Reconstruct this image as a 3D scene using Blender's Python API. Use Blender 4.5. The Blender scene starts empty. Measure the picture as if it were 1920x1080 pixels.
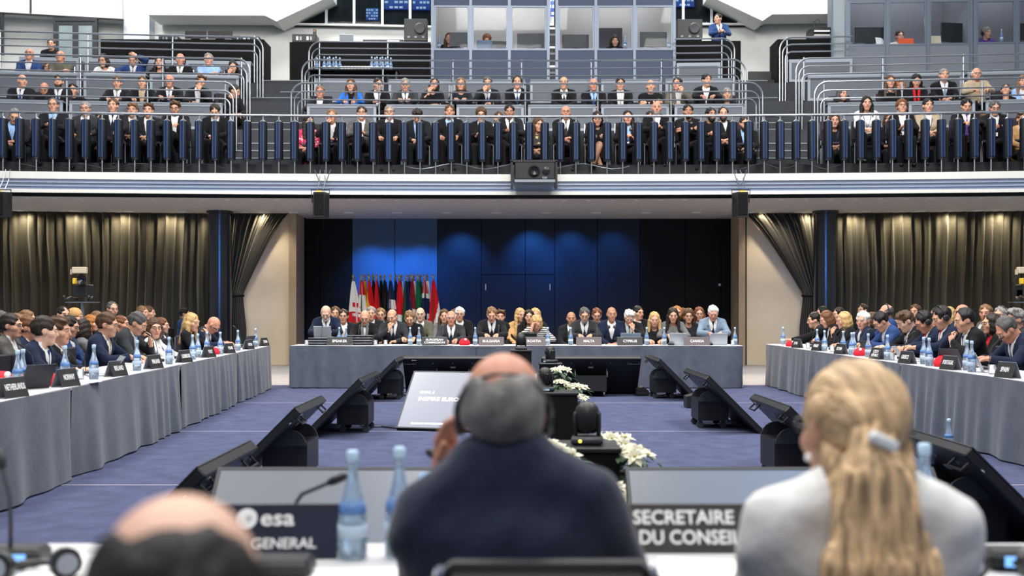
import bpy, math, random
import numpy as np
from mathutils import Vector, Matrix, Euler
random.seed(7); np.random.seed(7)
PI = math.pi
SC = bpy.context.scene
COL = SC.collection
F = 2000.0; EYE = 1.37; HZ = 580.0

def W(px, py, Y):
    """the point at depth Y (metres from the photographer) seen at photo pixel px, py"""
    return Vector(((px - 960.0) * Y / F, Y, EYE - (py - HZ) * Y / F))

# ------------------------------------------------------------------ camera, world, lights, exposure
cd = bpy.data.cameras.new('camera'); cam = bpy.data.objects.new('camera', cd); COL.objects.link(cam)
cam.location = (0, 0, EYE); cam.rotation_euler = (PI / 2, 0, 0)
cd.sensor_width = 36.0; cd.lens = 36.0 * F / 1920.0; cd.shift_y = 40.0 / 1920.0
cd.clip_start = 0.05; cd.clip_end = 200
cd.dof.use_dof = True; cd.dof.focus_distance = 15.0; cd.dof.aperture_fstop = 2.4
SC.camera = cam
SC.view_settings.view_transform = 'Standard'; SC.view_settings.look = 'None'
SC.view_settings.gamma = 1.0; SC.view_settings.use_curve_mapping = False
SC.view_settings.exposure = -0.22

wd = bpy.data.worlds.new('hall_ambient'); SC.world = wd; wd.use_nodes = True
bgn = wd.node_tree.nodes['Background']
bgn.inputs[0].default_value = (0.80, 0.88, 1.0, 1); bgn.inputs[1].default_value = 0.42

def lamp(name, kind, loc, energy, color=(1, 1, 1), target=None, size=1.0, size_y=None, spot=60, blend=0.5, radius=0.05):
    l = bpy.data.lights.new(name, kind); l.energy = energy; l.color = color
    if kind == 'AREA':
        l.size = size
        if size_y: l.shape = 'RECTANGLE'; l.size_y = size_y
    if kind == 'SPOT':
        l.spot_size = math.radians(spot); l.spot_blend = blend; l.shadow_soft_size = radius
    if kind == 'POINT': l.shadow_soft_size = radius
    o = bpy.data.objects.new(name, l); COL.objects.link(o); o.location = loc
    if target is not None:
        o.rotation_euler = (Vector(target) - Vector(loc)).to_track_quat('-Z', 'Y').to_euler()
    return o

# the hall's ceiling lights (above the frame)
for (hx, hy, he) in ((-7, 6, 900), (0, 5, 900), (7, 6, 900), (-7, 15, 1500), (0, 14, 1500), (7, 15, 1500), (0, -3, 900)):
    lamp('hall_ceiling_light', 'AREA', (hx, hy, 12.5), he, (1.0, 0.97, 0.93), (hx, hy + 3.0, 0), 3.5)
# added unseen fill lamps over the balcony back, to brighten the upper wall
for hx in (-11, -4, 4, 11):
    lamp('upper_wall_fill', 'AREA', (hx, 26.6, 13.2), 620, (1.0, 0.98, 0.94), (hx, 30.2, 8.5), 2.5)
# warm downlights washing the curtains
for i in range(7):
    for sx in (-1, 1):
        x = sx * (6.0 + i * 1.1)
        y = 26.4 - x * x / 150.0 - 0.40
        lamp('curtain_spot', 'SPOT', (x, y, 3.66), 100, (1.0, 0.83, 0.55), (x, y + 0.25, 0), spot=160, blend=0.6, radius=0.06)
for i in range(9):
    x = -5.6 + i * 1.4
    lamp('recess_spot', 'SPOT', (x, 22.6, 3.66), 250, (1.0, 0.72, 0.45), (x, 21.0, 0.9), spot=80, blend=0.7, radius=0.08)
for i in range(6):
    for sx in (-1, 1):
        x = sx * (5.2 + i * 1.15)
        lamp('side_spot', 'SPOT', (x, 22.5, 3.66), 90, (1.0, 0.78, 0.52), (x, 19.5, 0.9), spot=80, blend=0.7, radius=0.08)
for sx, x in ((-1, -6.1), (1, 6.5)):
    lamp('cream_wall_spot', 'SPOT', (x - sx * 0.3, 25.2, 3.66), 85, (1.0, 0.86, 0.66), (x - sx * 0.1, 26.3, 1.7), spot=95, blend=0.8, radius=0.08)
# blue stage wash on the panelled back wall
for (x, e, zt) in ((-3.6, 340, 1.5), (-2.95, 240, 1.5), (-2.35, 340, 1.5), (-1.3, 250, 2.4), (0.5, 290, 2.5), (1.5, 170, 2.5), (2.6, 90, 2.5)):
    lamp('blue_wash', 'SPOT', (x, 26.35, 3.62), e, (0.05, 0.33, 1.0), (x, 27.4, zt), spot=74, blend=0.9, radius=0.05)
for sx in (-1, 1):  # added unseen blue spots behind the camera, to draw a streak on each column
    lamp('column_streak_helper', 'SPOT', (sx * 0.6, -3.0, 3.6), 4200, (0.06, 0.28, 1.0), (sx * 7.15, 25.2, 2.0), spot=7.5, blend=0.5, radius=0.30)

# ------------------------------------------------------------------ materials
MATS = {}
def mat(name, col, rough=0.6, metal=0.0, spec=0.5, noise=0.0, nscale=8.0, bump=0.0, bscale=40.0, emit=None, estr=1.0,
        trans=0.0, coat=0.0, alpha=1.0, sheen=0.0, ior=1.45, stretch=None):
    if name in MATS: return MATS[name]
    m = bpy.data.materials.new(name); m.use_nodes = True
    nt = m.node_tree; b = nt.nodes['Principled BSDF']
    c4 = (col[0], col[1], col[2], 1)
    b.inputs['Base Color'].default_value = c4
    b.inputs['Roughness'].default_value = rough; b.inputs['Metallic'].default_value = metal
    b.inputs['Specular IOR Level'].default_value = spec
    b.inputs['Transmission Weight'].default_value = trans; b.inputs['IOR'].default_value = ior
    b.inputs['Coat Weight'].default_value = coat; b.inputs['Alpha'].default_value = alpha
    b.inputs['Sheen Weight'].default_value = sheen
    if emit is not None:
        b.inputs['Emission Color'].default_value = (emit[0], emit[1], emit[2], 1); b.inputs['Emission Strength'].default_value = estr
    if noise or bump:
        tc = nt.nodes.new('ShaderNodeTexCoord'); src = tc.outputs['Object']
        if stretch:
            mp = nt.nodes.new('ShaderNodeMapping'); mp.inputs['Scale'].default_value = stretch
            nt.links.new(src, mp.inputs['Vector']); src = mp.outputs['Vector']
    if noise:
        n = nt.nodes.new('ShaderNodeTexNoise'); n.inputs['Scale'].default_value = nscale; n.inputs['Detail'].default_value = 5
        nt.links.new(src, n.inputs['Vector'])
        r = nt.nodes.new('ShaderNodeMapRange'); r.inputs[1].default_value = 0.3; r.inputs[2].default_value = 0.7
        r.inputs[3].default_value = 1 - noise; r.inputs[4].default_value = 1 + noise
        nt.links.new(n.outputs['Fac'], r.inputs[0])
        mx = nt.nodes.new('ShaderNodeMix'); mx.data_type = 'RGBA'; mx.blend_type = 'MULTIPLY'; mx.inputs[0].default_value = 1
        mx.inputs[6].default_value = c4; nt.links.new(r.outputs[0], mx.inputs[7]); nt.links.new(mx.outputs[2], b.inputs['Base Color'])
    if bump:
        n2 = nt.nodes.new('ShaderNodeTexNoise'); n2.inputs['Scale'].default_value = bscale; n2.inputs['Detail'].default_value = 3
        nt.links.new(src, n2.inputs['Vector'])
        bp = nt.nodes.new('ShaderNodeBump'); bp.inputs['Strength'].default_value = bump; bp.inputs['Distance'].default_value = 0.02
        nt.links.new(n2.outputs['Fac'], bp.inputs['Height']); nt.links.new(bp.outputs['Normal'], b.inputs['Normal'])
    MATS[name] = m
    return m

M_WHITE = mat('white_plaster', (0.72, 0.735, 0.71), 0.7, noise=0.03, nscale=2, bump=0.03)
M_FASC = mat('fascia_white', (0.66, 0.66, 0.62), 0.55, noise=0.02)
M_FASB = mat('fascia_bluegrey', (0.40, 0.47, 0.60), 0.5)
M_CEIL = mat('soffit_grey', (0.52, 0.49, 0.47), 0.7, noise=0.05, nscale=6)
M_CREAM = mat('cream_wall', (0.80, 0.68, 0.50), 0.7, noise=0.03, nscale=3)
M_WOOD = mat('pale_wood_trim', (0.42, 0.32, 0.22), 0.5, noise=0.1, nscale=5, stretch=(8, 8, 1))
M_CARPET = mat('violet_carpet', (0.078, 0.090, 0.165), 0.95, spec=0.1, noise=0.16, nscale=5, bump=0.5, bscale=220)
M_SEAM = mat('carpet_seam', (0.20, 0.20, 0.28), 0.8)
M_STONE = mat('grey_stone_floor', (0.33, 0.33, 0.36), 0.55, noise=0.12, nscale=3, stretch=(1, 5, 1))
M_CURT = mat('olive_black_curtain', (0.042, 0.039, 0.029), 0.85, spec=0.15, sheen=0.3, noise=0.15, nscale=30)
M_DARKW = mat('black_recess_panel', (0.006, 0.008, 0.012), 0.55, spec=0.2, noise=0.1, nscale=3)
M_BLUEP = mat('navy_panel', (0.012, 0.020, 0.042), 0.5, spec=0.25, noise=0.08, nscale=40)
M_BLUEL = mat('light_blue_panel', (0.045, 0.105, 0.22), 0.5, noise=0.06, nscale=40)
M_COLN = mat('column_black', (0.008, 0.010, 0.014), 0.20, spec=0.9)
M_BLACK = mat('black_plastic', (0.012, 0.013, 0.015), 0.45, noise=0.1)
M_BLACKG = mat('black_gloss', (0.010, 0.011, 0.013), 0.18)
M_BLACKC = mat('black_cloth', (0.008, 0.008, 0.009), 0.9, spec=0.15, bump=0.3, bscale=6)
M_GRAPH = mat('graphite', (0.035, 0.038, 0.045), 0.5, noise=0.1)
M_STEEL = mat('rail_steel', (0.40, 0.42, 0.45), 0.28, 0.95)
M_STEELD = mat('post_steel', (0.30, 0.33, 0.37), 0.35, 0.9)
M_CHROME = mat('chrome', (0.75, 0.76, 0.78), 0.12, 1.0)
M_FIN = mat('baluster_navy', (0.004, 0.006, 0.012), 0.5, spec=0.25)
M_FINB = mat('baluster_blue', (0.006, 0.018, 0.060), 0.4, spec=0.3)
M_STEP = mat('step_grey', (0.034, 0.038, 0.046), 0.8, noise=0.1)
M_NOSE = mat('step_nosing', (0.22, 0.24, 0.27), 0.6)
M_PANF = mat('desk_frame_grey', (0.30, 0.34, 0.40), 0.5)
M_PANM = mat('desk_mesh_grey', (0.105, 0.120, 0.148), 0.6, noise=0.2, nscale=60)
M_BOOTH = mat('booth_bluegrey', (0.050, 0.068, 0.115), 0.7, noise=0.12, nscale=60)
M_BOOTHR = mat('booth_grey', (0.155, 0.175, 0.21), 0.7, noise=0.1, nscale=60)
M_ALU = mat('booth_aluminium', (0.14, 0.17, 0.22), 0.4, 0.4)
M_BIN = mat('booth_inner_wall', (0.42, 0.42, 0.43), 0.8, noise=0.1, nscale=80)
M_BIND = mat('booth_inner_dark', (0.16, 0.17, 0.21), 0.8, noise=0.1, nscale=80)
def pane_mat(name, tint, refl):
    m = bpy.data.materials.new(name); m.use_nodes = True; nt = m.node_tree; nt.nodes.remove(nt.nodes['Principled BSDF'])
    t = nt.nodes.new('ShaderNodeBsdfTransparent'); t.inputs[0].default_value = (*tint, 1)
    g = nt.nodes.new('ShaderNodeBsdfGlossy'); g.inputs['Roughness'].default_value = 0.03
    x = nt.nodes.new('ShaderNodeMixShader'); x.inputs[0].default_value = refl
    nt.links.new(t.outputs[0], x.inputs[1]); nt.links.new(g.outputs[0], x.inputs[2]); nt.links.new(x.outputs[0], nt.nodes['Material Output'].inputs[0])
    MATS[name] = m
    return m
M_GLASS = pane_mat('clear_glass', (0.93, 0.95, 0.97), 0.006)
M_WPANE = pane_mat('dark_window_glass', (0.55, 0.60, 0.62), 0.008)
M_WFR = mat('window_frame_white', (0.52, 0.56, 0.62), 0.5)
M_SKIRT = mat('grey_table_skirt', (0.074, 0.088, 0.120), 0.75, spec=0.2, sheen=0.2, noise=0.12, nscale=7, bump=0.15, bscale=30)
M_TOP = mat('white_table_top', (0.52, 0.52, 0.54), 0.7)
M_PAPER = mat('white_paper', (0.85, 0.85, 0.83), 0.7)
M_CARD = mat('card_black', (0.022, 0.022, 0.024), 0.5)
M_CARDSHEEN = mat('card_painted_sheen', (0.105, 0.080, 0.085), 0.45)  # dark card with the light reflected off its tilted face put into the colour
M_CARDS = mat('card_side_grey', (0.30, 0.33, 0.38), 0.4)
M_CARDN = mat('card_navy', (0.010, 0.014, 0.035), 0.4)
M_TXT = mat('white_lettering', (0.85, 0.85, 0.85), 0.6)
M_BOTT = mat('blue_bottle_glass', (0.60, 0.76, 0.90), 0.05, trans=0.75, spec=0.6, ior=1.3)
M_BOTL = mat('bottle_label_white', (0.48, 0.60, 0.74), 0.5)
M_BOTB = mat('bottle_label_blue', (0.09, 0.20, 0.46), 0.4)
M_BCAP = mat('bottle_cap', (0.45, 0.62, 0.80), 0.3)
M_GLS = mat('tumbler_glass', (0.9, 0.93, 0.97), 0.03, trans=0.9, ior=1.2)
M_SILV = mat('laptop_silver', (0.48, 0.52, 0.56), 0.35, 0.5)
M_BSIL = mat('laptop_bluegrey', (0.20, 0.27, 0.36), 0.4, 0.3)
M_REDF = mat('red_felt', (0.62, 0.010, 0.025), 0.85, bump=0.2)
M_LEAF = mat('poinsettia_green', (0.020, 0.060, 0.020), 0.5, noise=0.3)
M_BRACT = mat('poinsettia_white', (0.62, 0.60, 0.45), 0.55, noise=0.12, nscale=20)
M_BUD = mat('poinsettia_bud', (0.45, 0.40, 0.08), 0.6)
M_YEL = mat('yellow_plastic', (0.75, 0.50, 0.04), 0.5)
M_GOLD = mat('flag_finial_brass', (0.45, 0.33, 0.14), 0.3, 0.9)
M_POLE = mat('flag_pole_wood', (0.08, 0.05, 0.03), 0.5)

def grad_screen(name, c0, c1, axis=0, strength=1.0):
    """a lit display picture: a plain colour gradient across the slide"""
    if name in MATS: return MATS[name]
    m = bpy.data.materials.new(name); m.use_nodes = True; nt = m.node_tree
    b = nt.nodes['Principled BSDF']; b.inputs['Base Color'].default_value = (0.02, 0.02, 0.025, 1); b.inputs['Roughness'].default_value = 0.25
    tc = nt.nodes.new('ShaderNodeTexCoord'); sp = nt.nodes.new('ShaderNodeSeparateXYZ'); nt.links.new(tc.outputs['Generated'], sp.inputs[0])
    rp = nt.nodes.new('ShaderNodeValToRGB'); rp.color_ramp.elements[0].color = (*c0, 1); rp.color_ramp.elements[1].color = (*c1, 1)
    nt.links.new(sp.outputs[axis], rp.inputs[0]); nt.links.new(rp.outputs[0], b.inputs['Emission Color']); b.inputs['Emission Strength'].default_value = strength
    MATS[name] = m
    return m

def pattern_mat(name, c0, c1, kind, scale, cut=0.5):
    m = bpy.data.materials.new(name); m.use_nodes = True; nt = m.node_tree; b = nt.nodes['Principled BSDF']; b.inputs['Roughness'].default_value = 0.8
    tc = nt.nodes.new('ShaderNodeTexCoord')
    if kind == 'stripes':
        t = nt.nodes.new('ShaderNodeTexWave'); t.bands_direction = 'Z'; t.inputs['Scale'].default_value = scale; t.inputs['Distortion'].default_value = 0.6
    else:
        t = nt.nodes.new('ShaderNodeTexNoise'); t.inputs['Scale'].default_value = scale; t.inputs['Detail'].default_value = 1.5
    nt.links.new(tc.outputs['Object'], t.inputs['Vector'])
    r = nt.nodes.new('ShaderNodeValToRGB'); r.color_ramp.interpolation = 'CONSTANT'
    r.color_ramp.elements[0].color = (*c0, 1); r.color_ramp.elements[1].color = (*c1, 1); r.color_ramp.elements[1].position = cut
    nt.links.new(t.outputs['Fac'], r.inputs[0]); nt.links.new(r.outputs[0], b.inputs['Base Color']); MATS[name] = m
    return m
M_STRIPE = pattern_mat('striped_knit', (0.015, 0.015, 0.018), (0.50, 0.50, 0.48), 'stripes', 9.0)
M_FLORAL = pattern_mat('floral_print', (0.012, 0.012, 0.014), (0.40, 0.28, 0.13), 'blobs', 14.0, 0.56)
M_CRIMP = pattern_mat('crimson_print', (0.40, 0.010, 0.06), (0.62, 0.45, 0.47), 'blobs', 26.0, 0.60)

# ------------------------------------------------------------------ mesh helpers
def link_mesh(name, verts, faces, mats, parent=None, midx=None, smooth=False):
    me = bpy.data.meshes.new(name)
    verts = np.asarray(verts, dtype=np.float32)
    if isinstance(faces, np.ndarray):
        n, k = faces.shape
        me.vertices.add(len(verts)); me.vertices.foreach_set('co', verts.ravel())
        me.loops.add(n * k); me.loops.foreach_set('vertex_index', faces.astype(np.int32).ravel())
        me.polygons.add(n); me.polygons.foreach_set('loop_start', np.arange(0, n * k, k, dtype=np.int32))
        me.update(calc_edges=True)
    else:
        me.from_pydata(verts.tolist(), [], faces)
    if not isinstance(mats, (list, tuple)): mats = [mats]
    for m in mats: me.materials.append(m)
    if midx is not None: me.polygons.foreach_set('material_index', np.asarray(midx, dtype=np.int32))
    if smooth: me.polygons.foreach_set('use_smooth', np.ones(len(me.polygons), dtype=bool))
    me.update()
    return link_data(name, me, parent)

def link_data(name, data, parent=None, loc=None):
    o = bpy.data.objects.new(name, data); COL.objects.link(o)
    if parent is not None: o.parent = parent
    if loc is not None: o.location = loc
    return o

def empty(name, loc=(0, 0, 0), rz=0.0, parent=None):
    o = bpy.data.objects.new(name, None); COL.objects.link(o); o.location = loc; o.rotation_euler = (0, 0, rz)
    o.empty_display_size = 0.1
    if parent is not None: o.parent = parent
    return o

LABELS = {}
def tag(o, label=None, cat=None, group=None, kind=None):
    if label:
        n = len(label.split())
        if n > 16 or n < 4: print('LABELLEN', n, label)
        LABELS.setdefault(label, []).append(o.name); o['label'] = label
    if cat: o['category'] = cat
    if group: o['group'] = group
    if kind: o['kind'] = kind
    return o

def copy_tree(o, parent=None):
    c = o.copy(); COL.objects.link(c)
    if parent is not None: c.parent = parent
    for ch in list(o.children): copy_tree(ch, c)
    return c

class MB:
    """collects simple solids into one mesh"""
    def __init__(self): self.v = []; self.f = []; self.m = []
    def add(self, vs, fs, mi=0):
        n = len(self.v); self.v.extend([tuple(p) for p in vs]); self.f.extend([tuple(i + n for i in f) for f in fs]); self.m.extend([mi] * len(fs))
        return self
    def box(self, x0, x1, y0, y1, z0, z1, mi=0, bev=0.0, mtx=None):
        if bev <= 0:
            vs = [(x, y, z) for z in (z0, z1) for y in (y0, y1) for x in (x0, x1)]
            fs = [(0, 2, 3, 1), (4, 5, 7, 6), (0, 1, 5, 4), (2, 6, 7, 3), (0, 4, 6, 2), (1, 3, 7, 5)]
        else:
            vs = []; b = bev
            for (z, i) in ((z0, b), (z0 + b, 0), (z1 - b, 0), (z1, b)):
                vs += [(x0 + b + i * 0, y0 + i, z), (x1 - b, y0 + i, z), (x1 - i, y0 + b, z), (x1 - i, y1 - b, z), (x1 - b, y1 - i, z), (x0 + b, y1 - i, z), (x0 + i, y1 - b, z), (x0 + i, y0 + b, z)]
            fs = [tuple(range(7, -1, -1)), tuple(range(24, 32))]
            for k in range(3):
                for j in range(8):
                    a = k * 8 + j; c = k * 8 + (j + 1) % 8; fs.append((a, c, c + 8, a + 8))
        if mtx is not None: vs = [mtx @ Vector(p) for p in vs]
        return self.add(vs, fs, mi)
    def prism(self, poly, y0, y1, mi=0, mtx=None):
        """polygon in x,z extruded along y"""
        n = len(poly); vs = [(p[0], y0, p[1]) for p in poly] + [(p[0], y1, p[1]) for p in poly]
        fs = [tuple(range(n)), tuple(range(2 * n - 1, n - 1, -1))] + [(i, i + n, (i + 1) % n + n, (i + 1) % n) for i in range(n)]
        if mtx is not None: vs = [mtx @ Vector(p) for p in vs]
        return self.add(vs, fs, mi)
    def tube(self, pts, r, seg=8, mi=0, caps=True):
        pts = [Vector(p) for p in pts]; n = len(pts)
        rs = r if isinstance(r, (list, tuple)) else [r] * n
        vs = []; up = None
        for i, p in enumerate(pts):
            d = (pts[min(i + 1, n - 1)] - pts[max(i - 1, 0)]).normalized()
            if up is None:
                up = Vector((0, 0, 1)) if abs(d.z) < 0.9 else Vector((1, 0, 0))
            a = (up - d * up.dot(d))
            if a.length < 1e-4: a = d.orthogonal()
            a.normalize(); b = d.cross(a); up = a
            for k in range(seg):
                t = 2 * PI * k / seg; vs.append(p + (a * math.cos(t) + b * math.sin(t)) * rs[i])
        fs = []
        for i in range(n - 1):
            for k in range(seg):
                k2 = (k + 1) % seg; fs.append((i * seg + k, i * seg + k2, (i + 1) * seg + k2, (i + 1) * seg + k))
        if caps: fs += [tuple(range(seg - 1, -1, -1)), tuple(range((n - 1) * seg, n * seg))]
        return self.add(vs, fs, mi)
    def lathe(self, prof, seg=16, c=(0, 0, 0), mi=0, mtx=None):
        vs = []; n = len(prof)
        for (r, z) in prof:
            for k in range(seg):
                t = 2 * PI * k / seg; vs.append((c[0] + r * math.cos(t), c[1] + r * math.sin(t), c[2] + z))
        fs = []
        for i in range(n - 1):
            for k in range(seg):
                k2 = (k + 1) % seg; fs.append((i * seg + k, i * seg + k2, (i + 1) * seg + k2, (i + 1) * seg + k))
        if prof[0][0] > 1e-4: fs.append(tuple(range(seg - 1, -1, -1)))
        if prof[-1][0] > 1e-4: fs.append(tuple(range((n - 1) * seg, n * seg)))
        if mtx is not None: vs = [mtx @ Vector(p) for p in vs]
        return self.add(vs, fs, mi)
    def ball(self, c, r, seg=8, rings=5, mi=0):
        r = r if isinstance(r, (list, tuple)) else (r, r, r)
        vs = []
        for i in range(rings + 1):
            a = -PI / 2 + PI * i / rings; ca = max(math.cos(a), 1e-3)
            for k in range(seg):
                t = 2 * PI * k / seg; vs.append((c[0] + r[0] * ca * math.cos(t), c[1] + r[1] * ca * math.sin(t), c[2] + r[2] * math.sin(a)))
        fs = [(i * seg + k, i * seg + (k + 1) % seg, (i + 1) * seg + (k + 1) % seg, (i + 1) * seg + k) for i in range(rings) for k in range(seg)]
        return self.add(vs, fs, mi)
    def build(self, name, mats, parent=None, smooth=False):
        return link_mesh(name, self.v, self.f, mats, parent, self.m, smooth)

def smooth_auto(o, ang=40):
    me = o.data
    me.polygons.foreach_set('use_smooth', np.ones(len(me.polygons), dtype=bool))
    try: me.set_sharp_from_angle(angle=math.radians(ang))
    except Exception: pass
    return o

def text_obj(body, size, mtx, parent, m=None, align='CENTER', name='lettering', space=1.0, width=None):
    cu = bpy.data.curves.new(name, 'FONT'); cu.body = body; cu.size = size; cu.align_x = align; cu.align_y = 'CENTER'
    cu.extrude = 0.0006; cu.resolution_u = 3; cu.space_line = space; cu.offset = size * 0.018
    cu.materials.append(m or M_TXT)
    t = bpy.data.objects.new(name, cu); COL.objects.link(t)
    me = bpy.data.meshes.new_from_object(t.evaluated_get(bpy.context.evaluated_depsgraph_get()))
    bpy.data.objects.remove(t); bpy.data.curves.remove(cu)
    if width:
        xs = [v.co.x for v in me.vertices]
        if xs: mtx = mtx @ Matrix.Diagonal((width / (max(xs) - min(xs)), 1, 1, 1))
    o = link_data(name, me, parent); o.matrix_local = mtx
    return o
ORD = ['first', 'second', 'third', 'fourth', 'fifth', 'sixth', 'seventh', 'eighth', 'ninth', 'tenth', 'eleventh', 'twelfth', 'thirteenth', 'fourteenth', 'fifteenth', 'sixteenth', 'seventeenth', 'eighteenth', 'nineteenth', 'twentieth', 'twenty-first', 'twenty-second', 'twenty-third', 'twenty-fourth']
# ================================================================== STRUCTURE
RB = 100.0
def arcY(x, yc, R=RB): return yc - x * x / (2 * R)

def sweep_x(name, prof, yc, x0, x1, mats, mis=None, R=RB, n=28, parent=None):
    """profile of (dy, z) swept across the hall along the gently bowed balcony line"""
    vs = []; fs = []; mi = []
    m = len(prof)
    for i in range(n + 1):
        x = x0 + (x1 - x0) * i / n; y = arcY(x, yc, R)
        for (dy, z) in prof: vs.append((x, y + dy, z))
    for i in range(n):
        for j in range(m - 1):
            a = i * m + j; fs.append((a, a + m, a + m + 1, a + 1)); mi.append(mis[j] if mis else 0)
    return link_mesh(name, vs, fs, mats, parent, mi)

def struct(o): o['kind'] = 'structure'; return o

# floor: violet carpet in long strips with seams, grey stone beyond the rear table
fl = MB().box(-16, 16, -3, 19.25, -0.2, 0.0).build('floor', M_CARPET); struct(fl)
st = struct(MB().box(-16, 16, 19.25, 31, -0.2, -0.004).build('floor_stone_strip', M_STONE))
for i, y in enumerate((4.6, 8.3, 11.95, 15.6, 19.24)):
    MB().box(-16, 16, y - 0.022, y + 0.022, -0.01, 0.004).build('carpet_seam', M_SEAM, fl)

# balcony slab: fascia, soffit, platforms
prof = [(0.0, 4.18), (0.0, 4.035), (0.05, 4.03), (0.05, 3.965), (0.10, 3.96), (0.10, 3.895), (0.15, 3.89), (0.15, 3.84), (0.10, 3.835), (0.10, 3.762), (0.32, 3.762), (0.32, 3.70)]
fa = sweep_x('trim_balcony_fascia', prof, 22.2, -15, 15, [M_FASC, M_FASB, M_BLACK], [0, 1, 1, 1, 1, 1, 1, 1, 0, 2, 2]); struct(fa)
ce = sweep_x('ceiling', [(0.30, 3.70), (6.0, 3.70)], 22.2, -15, 15, [M_CEIL]); struct(ce)
fb = sweep_x('floor_balcony', [(0.0, 4.18), (0.35, 4.18), (0.35, 4.42), (1.65, 4.42), (1.65, 5.36), (3.0, 5.36), (3.0, 6.25), (4.3, 6.25), (4.3, 6.95), (9.0, 6.95)], 22.2, -15, 15,
             [M_BLACK, M_STEP], [0, 0, 0, 1, 1, 1, 1, 1, 1]); struct(fb)

# rear walls under the balcony
def yb(x): return 26.4 - x * x / 150.0
def wall_strip(name, x0, x1, z0, z1, m, off=0.0, n=8):
    vs = []; fs = []
    for i in range(n + 1):
        x = x0 + (x1 - x0) * i / n
        vs += [(x, yb(x) + off, z0), (x, yb(x) + off, z1)]
    for i in range(n): fs.append((2 * i, 2 * i + 2, 2 * i + 3, 2 * i + 1))
    return struct(link_mesh(name, vs, fs, m))
wall_strip('wall_rear_left', -15, -5.40, 0, 3.70, M_CREAM)
wall_strip('wall_rear_right', 5.76, 15, 0, 3.70, M_CREAM)
struct(MB().box(-5.44, -5.26, 26.0, 27.0, 0, 3.70).build('trim_recess_left', M_WOOD))
struct(MB().box(5.54, 5.70, 26.05, 27.0, 0, 3.70).build('trim_recess_right', M_WOOD))
struct(MB().box(5.70, 5.78, 26.2, 27.0, 0, 3.70).build('trim_recess_gap', M_DARKW))
rw = struct(MB().box(-6, 6.2, 27.50, 27.6, 0, 3.75).build('wall_recess_back', M_DARKW))
struct(MB().box(-5.34, -5.28, 27.0, 27.55, 0, 3.75).build('wall_recess_left', M_DARKW))
struct(MB().box(5.60, 5.66, 27.0, 27.55, 0, 3.75).build('wall_recess_right', M_DARKW))
def px_x(px, Y): return (px - 960) * Y / F
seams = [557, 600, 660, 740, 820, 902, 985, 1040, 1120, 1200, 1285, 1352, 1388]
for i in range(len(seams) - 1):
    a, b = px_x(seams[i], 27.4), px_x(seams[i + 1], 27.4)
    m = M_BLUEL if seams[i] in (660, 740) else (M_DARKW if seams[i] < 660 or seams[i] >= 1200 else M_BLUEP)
    if seams[i] in (902, 985):
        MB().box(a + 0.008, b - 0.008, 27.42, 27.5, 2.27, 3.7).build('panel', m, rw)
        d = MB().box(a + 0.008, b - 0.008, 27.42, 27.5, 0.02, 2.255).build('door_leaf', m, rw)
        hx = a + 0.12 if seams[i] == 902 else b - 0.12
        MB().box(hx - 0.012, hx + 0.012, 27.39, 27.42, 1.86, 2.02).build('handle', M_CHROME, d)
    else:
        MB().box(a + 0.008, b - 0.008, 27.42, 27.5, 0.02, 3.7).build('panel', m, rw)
MB().lathe([(0.035, -0.02), (0.035, 0.02)], 12, mtx=Matrix.Translation((px_x(1349, 27.4), 27.4, 1.37 + 46 / 73.0)) @ Matrix.Rotation(PI / 2, 4, 'X')).build('wall_socket', M_CHROME, rw)

# curtains with real folds
def fold(u, sc, a=0.055):
    return a * (math.sin(u * sc) + 0.5 * math.sin(u * sc * 0.47 + 1.3) + 0.35 * math.sin(u * sc * 1.9 + 0.4))
def curtain(x0, x1, label, seed):
    n = int(abs(x1 - x0) * 42); vs = []; fs = []; rows = 7
    for i in range(n + 1):
        x = x0 + (x1 - x0) * i / n
        for j in range(rows):
            z = 3.69 * (1 - j / (rows - 1)) + 0.01
            k = 0.75 + 0.35 * j / (rows - 1)
            vs.append((x + 0.02 * math.sin(i * 0.7 + j), yb(x) - 0.16 + k * fold(x * 1.0 + seed + 0.03 * math.sin(j + x), 31), z))
    for i in range(n):
        for j in range(rows - 1):
            a = i * rows + j; fs.append((a, a + rows, a + rows + 1, a + 1))
    o = link_mesh('curtain', vs, fs, M_CURT, smooth=True)
    return tag(o, label, 'curtain')
curtain(-14.0, -7.22, 'long olive-black curtain hanging in folds left of the left column', 0)
curtain(7.55, 14.0, 'long olive-black curtain hanging in folds right of the right column', 5)
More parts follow.
